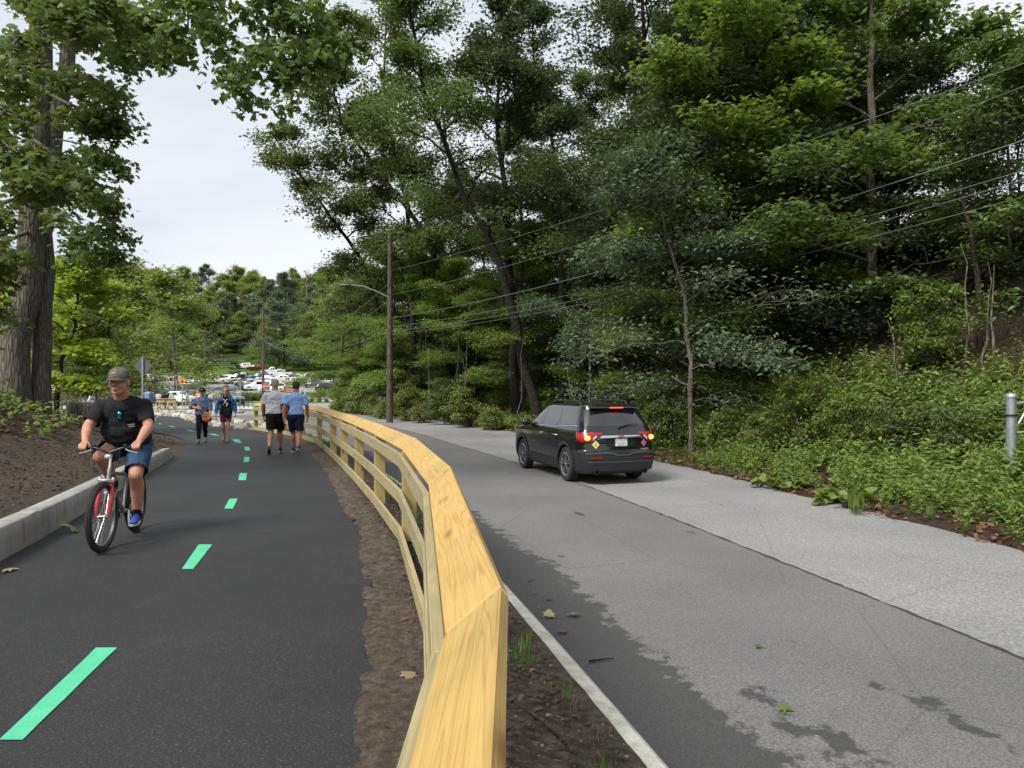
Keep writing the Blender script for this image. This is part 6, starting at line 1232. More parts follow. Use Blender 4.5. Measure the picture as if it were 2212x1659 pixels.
pr += [('e', (-.01, 0, 1.29), (.142, .195, .22)), ('e', (-.01, 0, 1.06), (.150, .205, .22)), ('e', (0, .065, 1.29), (.13, .10, .10)), ('e', (0, -.065, 1.29), (.13, .10, .10))]
ct = cutter(*tst); fuse('denim_jacket', pr, .009, m_jean, e, 2, lambda co: ct(co) or co.z < .93 or (co.x > .0 and abs(co.y) < .085+.04*(1.2-co.z) and co.z < 1.5) or (co.z > 1.47 and abs(co.y) < .075), .018, 8)
mb = MB()
for a, b_ in (((.158, .055, 1.33), (.160, -.060, 1.15)), ((.158, -.055, 1.34), (.160, .050, 1.17)), ((.160, .095, 1.20), (.163, .03, 1.10))): mb.tube(m2(a, b_), .011, 6)
mb.build('shirt_print', M['white'], e, smooth=50)
fuse('shoulder_bag', [('e', (.16, .06, .93), (.05, .115, .13)), ('e', (.165, .07, .85), (.055, .125, .09))], .009, cloth('black_bag', (.014, .015, .018)), e, 3, None, .01, 10)
mb = MB(); mb.tube(smoothline([(.18, .0, 1.02), (.185, -.04, 1.20), (.13, -.075, 1.38), (.0, -.07, 1.50), (-.12, 0, 1.40), (-.15, .12, 1.1), (.06, .20, .98)], 5), .011, 6); mb.build('bag_strap', M['black'], e, smooth=60)
# man in the blue blazer beyond the cyclist
J = walk(1.83, 1, .15, .06, .09, .20, .01, .05, .0); J['hem'] = .78
e, P, Rm = person('person', 'man in a light blue blazer walking behind the cyclist by the sign post', ground_at(321, 37), math.atan2(-1, .4), J, 'dark', 1.83, 1.08, .02, cloth('light_blue_blazer', (.20, .31, .52), .9, .1), cloth('tan_trousers', (.24, .19, .13)), (M['black'], M['black']), vox=.012, sleeve=1.95, short=1.9, loose=1.5)
mb = MB(); mb.add([(.165, -.02, 1.45), (.165, .05, 1.47), (.178, .015, 1.02), (.12, -.04, 1.52), (.12, .07, 1.52)], [(0, 1, 2), (0, 3, 4, 1)]); mb.build('shirt_front', cloth('grey_shirt', (.45, .46, .48)), e)
hairdo(e, P, Rm, mat('black_hair', (.012, .010, .010), .9), 1.03, vox=.012)
# ------------------------------------------------------------------ ground cover
def bake(name, pts, proto_fn, kinds, material, label, cat, parent=None, zf=None, seed=1):
    """many small plants, too many to count, as ONE mesh"""
    rg = np.random.default_rng(seed); VV = []; 
    protos_ = [proto_fn(rg) for _ in range(kinds)]; out_ = {}
    k = protos_[0][0].shape[1]
    for i, (x, y, z, s) in enumerate(pts):
        P = protos_[i % kinds][0]; a = rg.uniform(0, 6.28); c, s_ = math.cos(a), math.sin(a); Q = P*s; q = Q.copy(); q[..., 0] = Q[..., 0]*c-Q[..., 1]*s_+x; q[..., 1] = Q[..., 0]*s_+Q[..., 1]*c+y; q[..., 2] += z; VV.append(q)
    V = np.concatenate(VV); n = len(V); me = npmesh(name, V.reshape(-1, 3), np.arange(n*k).reshape(n, k), material); o = link(name, me, parent); tag(o, label, cat, kind='stuff'); return o
def weed(h, nst, nl, ls, kind='kite', spread=.35, droop=.2):
    def f(rg):
        A = []
        for s in range(nst):
            a = rg.uniform(0, 6.28); l = rg.uniform(.1, 1)*spread; hh = h*rg.uniform(.55, 1.1)
            for j in range(nl):
                t = (j+.6)/nl; A.append((math.cos(a)*l*t, math.sin(a)*l*t, hh*t*(1-.15*l)))
        P = np.array(A)+rg.normal(0, .012, (len(A), 3)); V, F = leaves(P, ls*(1.15-.45*np.tile((np.arange(nl)+.6)/nl, nst)), rg, kind, .45, droop); return (V.reshape(-1, len(LEAF[kind]), 3),)
    return f
def tuft(h, n):
    def f(rg):
        az = rg.uniform(0, 6.28, n); ln = rg.uniform(.15, .6, n); D = np.stack([np.cos(az)*ln, np.sin(az)*ln, np.ones(n)], 1); D = norm(D); P = rg.normal(0, .03, (n, 3))*[1, 1, 0]
        O = LEAF['blade']; Y = norm(np.cross(D, [0, 0, 1.0]+rg.normal(0, .1, (n, 3)))); Z = np.cross(D, Y); s = (h*rg.uniform(.5, 1.1, n))[:, None, None]
        V = P[:, None]+s*(D[:, None]*O[None, :, 0:1]+Y[:, None]*O[None, :, 1:2]*1.3-Z[:, None]*O[None, :, 2:3]*-1); return (V,)
    return f
def bank_pts(n, s0, s1, i0, i1, smin, smax, thr=-.1, fs=.5, seed=1, pw=1.0, lowmul=1.0, umax=2600):
    rg = np.random.default_rng(seed); out_ = []; k = 0
    while len(out_) < n and k < n*30:
        k += 1; i = rg.integers(i0, i1); s_ = s0+(s1-s0)*rg.random()**pw; p = rrA[i]+gA[i]*s_+rg.normal(0, .1, 2)
        if p[1] < 2.5 or 1106+1534*p[0]/p[1] > umax or (thr > -.9 and float(fbm(p[0]*fs, p[1]*fs, 3)) < thr): continue
        out_.append((p[0], p[1], rg.uniform(smin, smax)*(lowmul+(1-lowmul)*min(1, s_/2.5))))
    Q = np.array(out_); Z = right_z(Q[:, 0], Q[:, 1])-.01; return [(q[0], q[1], z, q[2]) for q, z in zip(Q, Z)]
rrA = resample(RR, 400); gA = np.gradient(rrA, axis=0); gA = np.c_[gA[:, 1], -gA[:, 0]]/np.linalg.norm(gA, axis=1)[:, None]
gb = dict()
near = int(400*.42)
bake('undergrowth', bank_pts(1500, .35, 5.0, 40, near, .75, 1.35, -.25, .5, 2, .8, .5), weed(.58, 7, 9, .12, 'kite', .34), 6, M['lf_bright'], 'dense bright green weeds along the right road edge', 'weeds', seed=3)
bake('undergrowth', bank_pts(520, 1.6, 6, 40, near, .8, 1.35, -.3, .4, 12, .9, .6), weed(.66, 6, 10, .13, 'oval', .35), 6, M['lf_far'], 'taller mid green weeds behind the bright ones on the right road edge', 'weeds', seed=4)
bake('undergrowth', bank_pts(1300, .15, 2.6, 40, near+20, .5, 1.1, -.05, .8, 22, 1.0, .7), weed(.16, 5, 5, .055, 'oval', .16), 6, M['grass'], 'low creeping green plants at the edge of the right lane', 'ground cover', seed=5)
bake('undergrowth', bank_pts(1300, .25, 4.5, near, 395, .6, 1.3, -.05, .4, 32, .9, .6), weed(.40, 5, 6, .15, 'kite', .30), 5, M['lf_bright'], 'green weeds along the far part of the right road edge', 'weeds', seed=6)
bake('undergrowth', bank_pts(1000, 3.5, 15, 50, 330, .8, 1.5, .02, .35, 42, 1.1), weed(.42, 5, 6, .16, 'oval', .4), 5, M['lf_mid'], 'dark scattered plants on the wooded slope', 'undergrowth', seed=7)
pp = []; rg = np.random.default_rng(50)
for (u, v, n, sp) in [(1890, 1015, 16, .45), (1800, 1060, 9, .3), (1975, 1020, 18, .5), (2080, 1035, 14, .35), (2150, 1045, 8, .3), (1680, 1030, 6, .3), (1940, 1055, 8, .3)]:
    x, y = G(u, v, lambda y_: -.12)
    for _ in range(n): a, b = x+rg.normal(0, sp), y+rg.normal(0, sp); pp.append((a, b, hz(a, b)+.06, rg.uniform(.8, 1.3)))
bake('round_leaf_plants', pp, weed(.16, 5, 2, .14, 'round', .20, .1), 5, M['lf_bright'], 'patch of low plants with big round pale leaves near the gate post', 'plants', seed=8)
bake('grass_tuft', [(p[0], p[1], p[2], s_) for (p, s_) in [((lambda g_: (g_[0], g_[1], hz(*g_)))(G(u, v, lambda y_: -.2)), s_) for u, v, s_ in [(1845, 1088, 1.5), (1850, 1092, 1.3), (1858, 1085, 1.0), (2085, 1130, .8), (2010, 1108, .9), (1420, 985, .8), (1500, 990, 1.0), (1270, 958, 1.2)]]], tuft(.26, 26), 3, M['grass'], 'grass tufts standing at the edge of the right lane', 'grass', seed=9)
# leaf litter
def litter(name, pts, size, label, seed, m='lf_dead'):
    rg = np.random.default_rng(seed); P = np.array(pts); V, F = leaves(P, size, rg, 'oak' if size > .09 else 'oval', .9, 0.0, jit=.5); me = npmesh(name, V, F, M[m]); return tag(link(name, me), label, 'leaf litter', kind='stuff')
litter('leaf_litter', [(p[0], p[1], p[2]+.02+.03*random.random()) for p in bank_pts(15000, .0, 13, 40, 330, 1, 1, -.35, .6, 61, 1.6)], .10, 'brown fallen leaves covering the slope right of the road', 62)
def left_pts(n, s0, s1, y0, y1, seed, thr=-.3, pw=1):
    rg = np.random.default_rng(seed); out_ = []; L_ = resample(np.array([p for p in PL if p[1] > 0]), 300); g_ = np.gradient(L_, axis=0); g_ = np.c_[-g_[:, 1], g_[:, 0]]/np.linalg.norm(g_, axis=1)[:, None]; k = 0
    while len(out_) < n and k < n*30:
        k += 1; i = rg.integers(0, 300); s_ = s0+(s1-s0)*rg.random()**pw; p = L_[i]+g_[i]*s_
        if not y0 < p[1] < y1 or float(fbm(p[0]*.7, p[1]*.7, 3)) < thr: continue
        out_.append((p[0], p[1]))
    Q = np.array(out_); Z = left_z(Q[:, 0], Q[:, 1])+.02; return [(q[0], q[1], z) for q, z in zip(Q, Z)]
litter('leaf_litter', left_pts(8000, 1.9, 14, 5, 30, 71), .10, 'brown and yellow fallen leaves on the upper left bank', 72)
litter('wood_chips', left_pts(4500, .3, 2.3, 4, 27, 73), .035, 'chips and bits strewn over the raked soil behind the wall', 74)
bake('undergrowth', [(x, y, z, random.uniform(.6, 1.2)) for x, y, z in left_pts(620, 2.0, 13, 6, 30, 75, .0)], weed(.30, 5, 4, .11, 'maple', .3), 5, M['lf_bright'], 'seedlings and weeds growing through the leaf litter on the left bank', 'weeds', seed=76)
bake('undergrowth', [(x, y, z, random.uniform(.6, 1.3)) for x, y, z in left_pts(420, 3.4, 16, 8, 33, 77, .0)], weed(.5, 5, 6, .12, 'oval', .3), 5, M['lf_mid'], 'bushy green plants under the trees on the left bank', 'weeds', seed=78)
# soil strip: clods, pebbles, straw, blades
def strip_pts(n, a, b, y0, y1, seed):
    rg = np.random.default_rng(seed); A_ = resample(np.array(cutP), 400); B_ = resample(np.array(cutK), 400); out_ = []
    while len(out_) < n:
        i = rg.integers(0, 399); t = rg.uniform(a, b); p = A_[i]*(1-t)+off(B_, -.235)[i]*t if False else A_[i]*(1-t)+B_[i]*t
        if not y0 < p[1] < y1: continue
        out_.append((p[0], p[1], t))
    Q = np.array(out_); Z = vz(Q[:, 0], Q[:, 1], Q[:, 2]); return [(q[0], q[1], z) for q, z in zip(Q, Z)]
def ico(rg, sub=1):
    bm = bmesh.new(); bmesh.ops.create_icosphere(bm, subdivisions=sub, radius=1); V = np.array([tuple(v_.co) for v_ in bm.verts]); F = np.array([[v_.index for v_ in f.verts] for f in bm.faces]); bm.free(); return V*(1+rg.normal(0, .14, (len(V), 1))), F
def stones_mesh(name, pts, smin, smax, material, seed, flat=.6, pw=2.5):
    rg = np.random.default_rng(seed); VV = []; FF = []; b = 0
    for (x, y, z) in pts:
        V, F = ico(rg); s = smin+(smax-smin)*rg.random()**pw; V = V*[s, s*rg.uniform(.6, 1), s*flat*rg.uniform(.6, 1)]; a = rg.uniform(0, 6.28); c, q = math.cos(a), math.sin(a); V = np.stack([V[:, 0]*c-V[:, 1]*q+x, V[:, 0]*q+V[:, 1]*c+y, V[:, 2]+z], 1); VV.append(V); FF.append(F+b); b += len(V)
    return npmesh(name, np.concatenate(VV), np.concatenate(FF), material)
m_peb = mat('pebble', (.17, .14, .115), .9, noise=.5, nscale=6); m_clod = mat('soil_clod', (.062, .048, .038), .97, noise=.4, nscale=9)
tag(link('soil_clods', stones_mesh('soil_clods', strip_pts(5200, .12, .77, 1, 12, 81), .006, .032, m_clod, 82)), 'crumbs of dark soil on the strip under the fence', 'soil', kind='stuff')
tag(link('pebbles', stones_mesh('pebbles', strip_pts(1300, .04, .80, 1, 12, 83), .004, .017, m_peb, 84)), 'small pebbles scattered on the strip under the fence', 'pebbles', kind='stuff')
tag(link('soil_clods', stones_mesh('soil_clods', [(x, y, z) for x, y, z in left_pts(3200, .3, 2.2, 4, 24, 85)], .008, .035, mat('dark_clod', (.055, .045, .035), .97, noise=.4, nscale=9), 86)), 'crumbs of dark soil on the slope behind the wall', 'soil', kind='stuff')
bake('dry_grass', [(x, y, z, random.uniform(.6, 1.2)) for x, y, z in strip_pts(260, .66, .78, 1.5, 24, 87)], tuft(.05, 18), 4, M['straw'], 'matted dry grass along the back of the kerb', 'grass', seed=88)
bake('grass', [(x, y, z, random.uniform(.6, 1.3)) for x, y, z in strip_pts(18, .45, .74, 1.8, 7, 89)+strip_pts(190, .5, .77, 8, 34, 90)], tuft(.13, 14), 4, M['grass'], 'sparse green grass blades between the fence and the kerb', 'grass', seed=91)
# single leaves and twigs lying about
def lone(name, kind, x, y, z, s, m, label, cat, group=None, rzz=0):
    V, F = leaves(np.array([(0., 0, 0)]), s, np.random.default_rng(int(abs(x*977+y*131)) % 10000), kind, .12, 0.0, jit=.05); o = link(name, npmesh(name, V, F, M[m]), None, (x, y, z+.012)); tag(o, label, cat, group); return o
for (u, v, s, m, k, lb) in [(1237, 1331, .10, 'straw', 'maple', 'pale green maple leaf lying on the damp road edge'), (1186, 1339, .10, 'straw', 'maple', 'pale maple leaf lying against the kerb'), (1212, 1366, .08, 'lf_dead', 'maple', 'tan maple leaf lying on the kerb edge'), (1157, 1287, .06, 'lf_dead', 'oak', 'brown curled leaf on the damp road edge, above the maple leaves'), (1168, 1318, .04, 'lf_dead', 'oval', 'small brown leaf beside the curled one on the damp road edge'), (1681, 1535, .09, 'grass', 'maple', 'yellow green leaf cluster flattened on the grey lane'), (1630, 1400, .06, 'grass', 'maple', 'small green leaf flattened in the middle of the grey lane')]:
    x, y = G(u, v, lambda y_: float(base(y_)+roff(y_))); lone('fallen_leaf', k, x, y, float(base(y)+roff(y))+.01, s, m, lb, 'leaf')
for (u, v, s, m, k, lb) in [(170, 1149, .22, 'grass', 'maple', 'green leafy sprig fallen on the path by the wall'), (5, 1236, .14, 'straw', 'maple', 'pale leaf on the path at the left picture edge')]:
    x, y = G(u, v); lone('fallen_leaf', k, x, y, float(base(y))+.004, s, m, lb, 'leaf')
GL = 'brown leaves dropped on the soil under the fence'
for i, (x, y, z) in enumerate(strip_pts(56, .1, .76, 1.4, 9, 95)): lone('fallen_leaf', ['oak', 'oval', 'maple'][i % 3], x, y, z+.008, [.07, .05, .09][i % 3], ['lf_dead', 'lf_dead', 'straw'][i % 3], 'small dead leaf lying on the soil strip below the fence', 'leaf', GL)
def stick(pts, r, label, m='bark_dk', group=None, name='twig'):
    mb = MB(); p0 = V3(pts[0]); mb.tube([V3(p)-p0 for p in smoothline(pts, 3)], np.linspace(r, r*.4, (len(pts)-1)*3+1), 6); o = mb.build(name, M[m], None, smooth=60, loc=p0); tag(o, label, 'twig' if r < .02 else 'branch', group)
def road_pt(u, v): x, y = G(u, v, lambda y_: float(base(y_)+roff(y_))); return (x, y, float(base(y)+roff(y))+.018)
stick([road_pt(1272, 1434), road_pt(1295, 1431), road_pt(1325, 1427)], .010, 'straight brown twig lying on the damp road edge'); stick([road_pt(1140, 1262), road_pt(1154, 1255)], .005, 'tiny twig by the kerb further up the damp edge')
stick([road_pt(1180, 1302), road_pt(1195, 1302)], .007, 'short dark twig on the damp road edge near the leaves')
def soil_pt(t, y):
    A_ = np.array(cutP); B_ = np.array(cutK); x0 = np.interp(y, A_[:, 1], A_[:, 0]); x1 = np.interp(y, B_[:, 1], B_[:, 0]); x = x0*(1-t)+x1*t; return (x, y, float(np.ravel(vz(np.array([x]), np.array([y]), np.array([t])))[0])+.02)
for i, (a, b) in enumerate([((.45, 2.6), (.72, 2.45)), ((.30, 3.5), (.22, 3.8)), ((.6, 3.3), (.5, 3.6)), ((.25, 5.4), (.33, 5.5)), ((.12, 2.5), (.24, 2.42))]): p = soil_pt(*a); q = soil_pt(*b); stick([p, tuple((np.array(p)+np.array(q))/2+[.01, .02, .0]), q], .008, 'thin twig lying on the soil strip below the fence', 'bark_dk', 'twigs on the soil strip')
rg = np.random.default_rng(44)
for i in range(16):
    p = left_pts(1, 3.4, 8, 7, 24, 200+i)[0]; a = rg.uniform(-.6, .9)+PI*.5*(i % 2); L_ = rg.uniform(.8, 2.6); pts = []
    for t in np.linspace(-.5, .5, 5): x = p[0]+math.cos(a)*L_*t+rg.normal(0, .05); y = p[1]+math.sin(a)*L_*t+rg.normal(0, .05); pts.append((x, y, float(left_z(np.array([x]), np.array([y]))[0])+.05+.04*rg.random()))
    stick(pts, rg.uniform(.012, .05), 'dead branch lying in the leaf litter on the left bank', 'bark', 'dead branches on the left bank', 'fallen_branch')
for i in range(18):
    p = bank_pts(1, 2.5, 12, 60, 300, 1, 1, -1, 1, 300+i)[0]; a = rg.uniform(0, 3.1); L_ = rg.uniform(1.2, 4); pts = []
    for t in np.linspace(-.5, .5, 5): x = p[0]+math.cos(a)*L_*t+rg.normal(0, .07); y = p[1]+math.sin(a)*L_*t+rg.normal(0, .07); pts.append((x, y, hz(x, y)+.10+.08*rg.random()))
    stick(pts, rg.uniform(.02, .07), 'dead branch fallen across the wooded slope', 'bark', 'dead branches on the wooded slope', 'fallen_branch')
# stump on the left bank
x, y, z = left_ground(196, 0, 19.5); mb = MB(); vs = []; n = 28
for i, (h, r) in enumerate([(-.2, .78), (.05, .66), (.25, .52), (.5, .47), (.72, .50), (.80, .46)]):
    for k in range(n): a = 2*PI*k/n; q = r*(1+.14*math.sin(5*a+1)*max(0, 1-h)+.10*float(vnoise(k*.9+3, i*.7))); vs.append((math.cos(a)*q*1.15, math.sin(a)*q, h+(.10*float(vnoise(k*.8, 9)) if i == 5 else 0)))
mb.add(vs, [(i*n+k, i*n+(k+1) % n, (i+1)*n+(k+1) % n, (i+1)*n+k) for i in range(5) for k in range(n)]+[tuple(5*n+k for k in range(n))]); tag(mb.build('tree_stump', M['bark'], None, smooth=50, loc=(x, y, z-.12)), 'broad weathered tree stump on the bank behind the cyclist', 'stump')
# shrubs at the foot of the slope
def shrub_mesh(key, H, m, seed, n, ls, kind='oval', spread=1.0):
    rg = np.random.default_rng(seed); W = []; A = []
    for s in range(6): a = rg.uniform(0, 6.28); w_, a_ = skeleton(stem(H*rg.uniform(.6, 1), (math.cos(a)*.3, math.sin(a)*.3), rg), .018, .004, rg, cb=.15, spread=spread*.75, nl=9, nb=4, elev=(0, 55), nt=3); W += w_; A += a_
    V, F = tubes(W); wm = npmesh(key+'_stems', V, F, M['bark'], smooth=True); P = crown_pts(A, n, rg, .10, .07); V, F = leaves(P, ls, rg, kind, .4, .3); return wm, npmesh(key+'_foliage', V, F, M[m])
SH = {'a': shrub_mesh('elder', 2.3, 'lf_bright', 1, 5200, .115, 'oval', 1.1), 'b': shrub_mesh('viburnum', 1.9, 'lf_far', 2, 4200, .12, 'oval', 1.0), 'c': shrub_mesh('young_ash', 1.9, 'lf_mid', 3, 4200, .12, 'oval', 1.1), 'd': shrub_mesh('low', 1.1, 'lf_far', 4, 2600, .09, 'kite', .8)}
def shrub(key, x, y, z, s, label, group=None, rz_=0):
    e = empty('shrub', (x, y, z), rz_); e.scale = (s, s, s); link('stems', SH[key][0], e); link('foliage', SH[key][1], e); return tag(e, label, 'shrub', group)
def shrub_u(key, u, d, s, label, rz_=0): x = (u-1106)/1534*d; shrub(key, x, d, hz(x, d)-.08, s, label, None, rz_)
shrub_u('a', 1748, 16.5, .9, 'tall bright green shrub at the foot of the slope left of the big maple trunk'); shrub_u('b', 1655, 17.5, .65, 'mid green shrub left of the tall bright one')
shrub_u('a', 1850, 15.5, .7, 'bright shrub directly in front of the big maple trunk', 2); shrub_u('c', 1955, 14.5, .72, 'blue green shrub with long leaflets right of the big maple trunk', 1)
shrub_u('c', 2075, 13.5, .62, 'grey green shrub left of the galvanised gate post', 3); shrub_u('b', 2170, 13.4, .6, 'dark shrub reaching behind the galvanised gate post', 4)
shrub_u('b', 1570, 19.5, .7, 'leafy shrub between the slender ash and the slope', 2); shrub_u('c', 1440, 21.5, .8, 'grey green shrub behind the roof of the black car', 5); shrub_u('d', 1260, 24, 1.2, 'yellow green bush behind the hood of the black car'); shrub_u('d', 1330, 21, 1.1, 'yellow green bush behind the roof rails of the black car', 1)
shrub_u('a', 2010, 17.5, .9, 'pale green shrub higher up between the blue green and grey green ones', 2); pass; pass; pass
x = (730-1106)/1534*47; 
for i, (u, d, s, k) in enumerate([(760, 50, 1.3, 'a'), (790, 47, 1.4, 'b'), (812, 44, 1.2, 'd'), (735, 54, 1.3, 'b'), (835, 42, 1.1, 'd'), (870, 40, 1.2, 'b'), (905, 38, 1.0, 'd'), (960, 36, 1.2, 'c'), (1010, 34, 1.1, 'b'), (1065, 32, 1.0, 'd')]): shrub_u(k, u, d, s, 'roadside bush number %s from the lot end of the slope' % ['one', 'two', 'three', 'four', 'five', 'six', 'seven', 'eight', 'nine', 'ten'][i] if False else ['bush at the lot end of the slope', 'tall bush left of the utility pole base', 'low bush left of the utility pole base', 'bush furthest towards the parking lot', 'low bush touching the utility pole base', 'bush just right of the utility pole base', 'second low bush right of the utility pole', 'grey green bush at the bend of the slope', 'mid green bush above the left lane bend', 'low bush nearest the front of the black car'][i], i)
# thin bare saplings and vines on the slope
for i, (u, d, h, ln) in enumerate([(975, 36, 4, .12), (1000, 35, 4.5, .05), (1020, 34.5, 3.6, -.15), (1268, 27, 3.2, -.3), (1275, 27, 4.2, .02), (2090, 16.5, 3.0, -.02), (2130, 16, 2.6, .04), (2145, 16, 2.4, .0), (1960, 17, 1.9, -.25), (1120, 32, 4, .06), (930, 38, 5, -.05)]):
    x = (u-1106)/1534*d; z = hz(x, d); mb = MB(); r3 = np.random.default_rng(i); pts = [V3((ln*h*t+r3.normal(0, .05), r3.normal(0, .05), h*t)) for t in np.linspace(0, 1, 7)]; pts[0] = V3((0, 0, -.2)); mb.tube(pts, np.linspace(.035, .010, 7), 6)
    tag(mb.build('bare_stem', M['bark'], None, smooth=60, loc=(x, d, z)), 'thin bare sapling stem standing on the wooded slope', 'sapling', 'bare sapling stems on the slope')
# ------------------------------------------------------------------ riprap stones
stone_m = [mat('grey_stone', (.30, .29, .27), .9, noise=.35, nscale=5, bump=.4, bscale=20), mat('tan_stone', (.38, .33, .26), .9, noise=.3, nscale=5, bump=.4, bscale=20), mat('pale_stone', (.50, .48, .44), .9, noise=.25, nscale=5, bump=.4, bscale=20)]
rg = np.random.default_rng(12); bed = empty('stone_bed', (-15, 37, float(base(37)))); tag(bed, 'bed of rough riprap stones between the path bend and the road', 'stones')
protoS = []
for i in range(9):
    V, F = ico(rg, 2); V = V*[1, rg.uniform(.6, .95), rg.uniform(.4, .7)]; me = npmesh('stone', V, F, stone_m[i % 3]); protoS.append(me)
PRr = resample(np.array([p for p in PR if 27 < p[1] < 48.5]), 200); KLr = resample(np.array([p for p in KL if 31 < p[1] < 48.5]), 200)
big = []; small = []
for i in range(1500):
    k = rg.integers(0, 200); t = rg.uniform(.03, .93); p = PRr[k]*(1-t)+(KLr[k])*t; z = float(base(p[1])+roff(p[1])*t*.8); (big if i < 240 else small).append((p[0], p[1], z+.03))
farb = []
for i in range(420): t = rg.uniform(0, 1); y = rg.uniform(50.2, 52.6); farb.append((-29+t*9.5, y-(t-.5)*1.2, float(base(y))+.05))
for (x, y, z) in big: s = rg.uniform(.12, .27); o = link('stone', protoS[rg.integers(0, 9)], bed, (x-bed.location.x, y-bed.location.y, z-bed.location.z+s*.15)); o.scale = (s, s, s); o.rotation_euler = (rg.uniform(-.4, .4), rg.uniform(-.4, .4), rg.uniform(0, 6))
o = link('small_stones', stones_mesh('small_stones', [(x-bed.location.x, y-bed.location.y, z-bed.location.z) for x, y, z in small], .05, .15, stone_m[0], 13, .6, 1.5), bed); tag(o, kind='stuff')
bed2 = empty('stone_bed', (-25, 51, float(base(51)))); tag(bed2, 'pale band of stones across the far end of the path', 'stones')
for (x, y, z) in farb[:110]: s = rg.uniform(.14, .34); o = link('stone', protoS[2+3*rg.integers(0, 3)-3*0 if False else rg.integers(0, 9)], bed2, (x-bed2.location.x, y-bed2.location.y, z-bed2.location.z)); o.scale = (s, s, s); o.rotation_euler = (rg.uniform(-.4, .4), rg.uniform(-.4, .4), rg.uniform(0, 6))
o = link('small_stones', stones_mesh('small_stones', [(x-bed2.location.x, y-bed2.location.y, z-bed2.location.z) for x, y, z in farb[110:]], .06, .16, stone_m[2], 14, .6, 1.5), bed2); tag(o, kind='stuff')
# ------------------------------------------------------------------ poles, lamp, wires
m_pole = m_bark('weathered_pole', (.05, .038, .03), (.16, .13, .10), .8); m_wire = mat('line_wire', (.10, .11, .11), .5, .3); m_wire_l = mat('bright_wire', (.20, .21, .21), .45, .5)
def upole(x, y, z0, h, r, label, arms=()):
    e = empty('utility_pole', (x, y, z0)); tag(e, label, 'utility pole'); mb = MB(); mb.tube([(0, 0, -.5), (0, 0, h*.5), (.02, 0, h)], [r*1.05, r*.9, r*.7], 14); mb.build('pole', m_pole, e, smooth=50)
    for zz in arms: mb = MB(); mb.tube([(0, -r, zz), (0, -r-.12, zz)], .02, 6); mb.lathe([(0, 0), (.035, .01), (.045, .05), (.03, .09), (0, .1)], (0, -r-.12, zz-.05), n=10); mb.build('insulator', M['sign_back'], e, smooth=50)
    return e
p1 = at(842, 835, 38); P1 = V3((p1.x, 38, hz(p1.x, 38))); e1 = upole(P1.x, 38, P1.z, 9.75-P1.z, .17, 'tall wooden utility pole with a street lamp arm on the slope beside the road bend', (7.1-P1.z, 5.0-P1.z, 4.4-P1.z, 9.5-P1.z))
mb = MB(); a = V3((0, 0, 6.35-P1.z)); b_ = V3(at(752, 615, 37.5))-P1; mb.tube([a, a*.7+b_*.3+V3((0, 0, .12)), a*.35+b_*.65+V3((0, 0, .18)), b_], [.035, .032, .03, .028], 8); mb.build('lamp_arm', M['alu'], e1, smooth=60)
mb = MB(); mb.ball(b_+V3((-.18, 0, -.02)), (.36, .13, .075), 14); mb.build('lamp_head', M['sign_back'], e1, smooth=60)
x3 = (568.5-1106)/1534*85; e3 = upole(x3, 85, float(base(85)), 12.2, .17, 'wooden utility pole standing in the grass strip beyond the two walking men', (11.6, 8.4, 7.8)); mb = MB(); a = V3((0, 0, 8.9)); mb.tube([a, a+V3((1.0, 0, .3)), a+V3((1.8, 0, .25))], .03, 6); mb.ball(a+V3((1.9, 0, .15)), (.3, .18, .14), 12); mb.build('lamp_arm', M['sign_back'], e3, smooth=60)
x4 = (443-1106)/1534*135; e4 = upole(x4, 135, float(base(135)), 11.2, .2, 'reddish utility pole rising behind the low island tree', (10.6, 7.5)); mb = MB(); mb.lathe([(0, 0), (.28, .02), (.28, .8), (0, .85)], (-.42, 0, 8.6), n=14); mb.build('transformer', M['sign_back'], e4, smooth=40)
def wire(a, b, sag, r, label, m=None, grp=None):
    a = V3(a); b = V3(b); n = 40; pts = []
    for i in range(n+1): t = i/n; p = a*(1-t)+b*t; p.z -= sag*4*t*(1-t); pts.append(p-a)
    mb = MB(); mb.tube(pts, r*.62, 5); return tag(mb.build('power_line', m or m_wire_l, None, smooth=80, loc=a), label, 'power line', grp)
Pq = lambda z: V3((-6.5, 38, z)); far_end = lambda z: V3((16.9, 9.4, z))
wire(Pq(9.7), (16.9, 9.4, 14.2), .15, .016, 'topmost wire climbing steeply from the pole top over the forest', m_wire)
wire(Pq(7.8), (16.9, 9.4, 9.7), .55, .015, 'second wire from the top crossing in front of the forest'); wire(Pq(6.5), (16.9, 9.4, 9.6), .75, .015, 'third wire from the top crossing in front of the forest')
wire(Pq(5.25), (16.9, 9.4, 8.4), .75, .024, 'thick middle cable crossing in front of the forest'); wire(Pq(4.8), (16.9, 9.4, 7.7), .80, .015, 'thin wire just below the thick middle cable'); wire(Pq(4.55), (16.9, 9.4, 7.55), .85, .016, 'wire third from the bottom in front of the forest'); wire(Pq(4.4), (16.9, 9.4, 7.0), .75, .014, 'lowest wire crossing in front of the forest')
A3 = V3((x3, 85, 0)); A4 = V3((x4, 135, 0))
for (z3, z4, sg, lb) in [(7.6, 12.4, 1.6, 'upper wire between the two distant poles'), (7.5, 9.6, 2.0, 'middle wire between the two distant poles'), (7.2, 9.4, 2.9, 'lower wire between the two distant poles'), (7.0, 9.2, 3.3, 'lowest wire between the two distant poles')]: wire((x3, 85, z3-.2), (x4, 135, z4), sg, .028, lb)
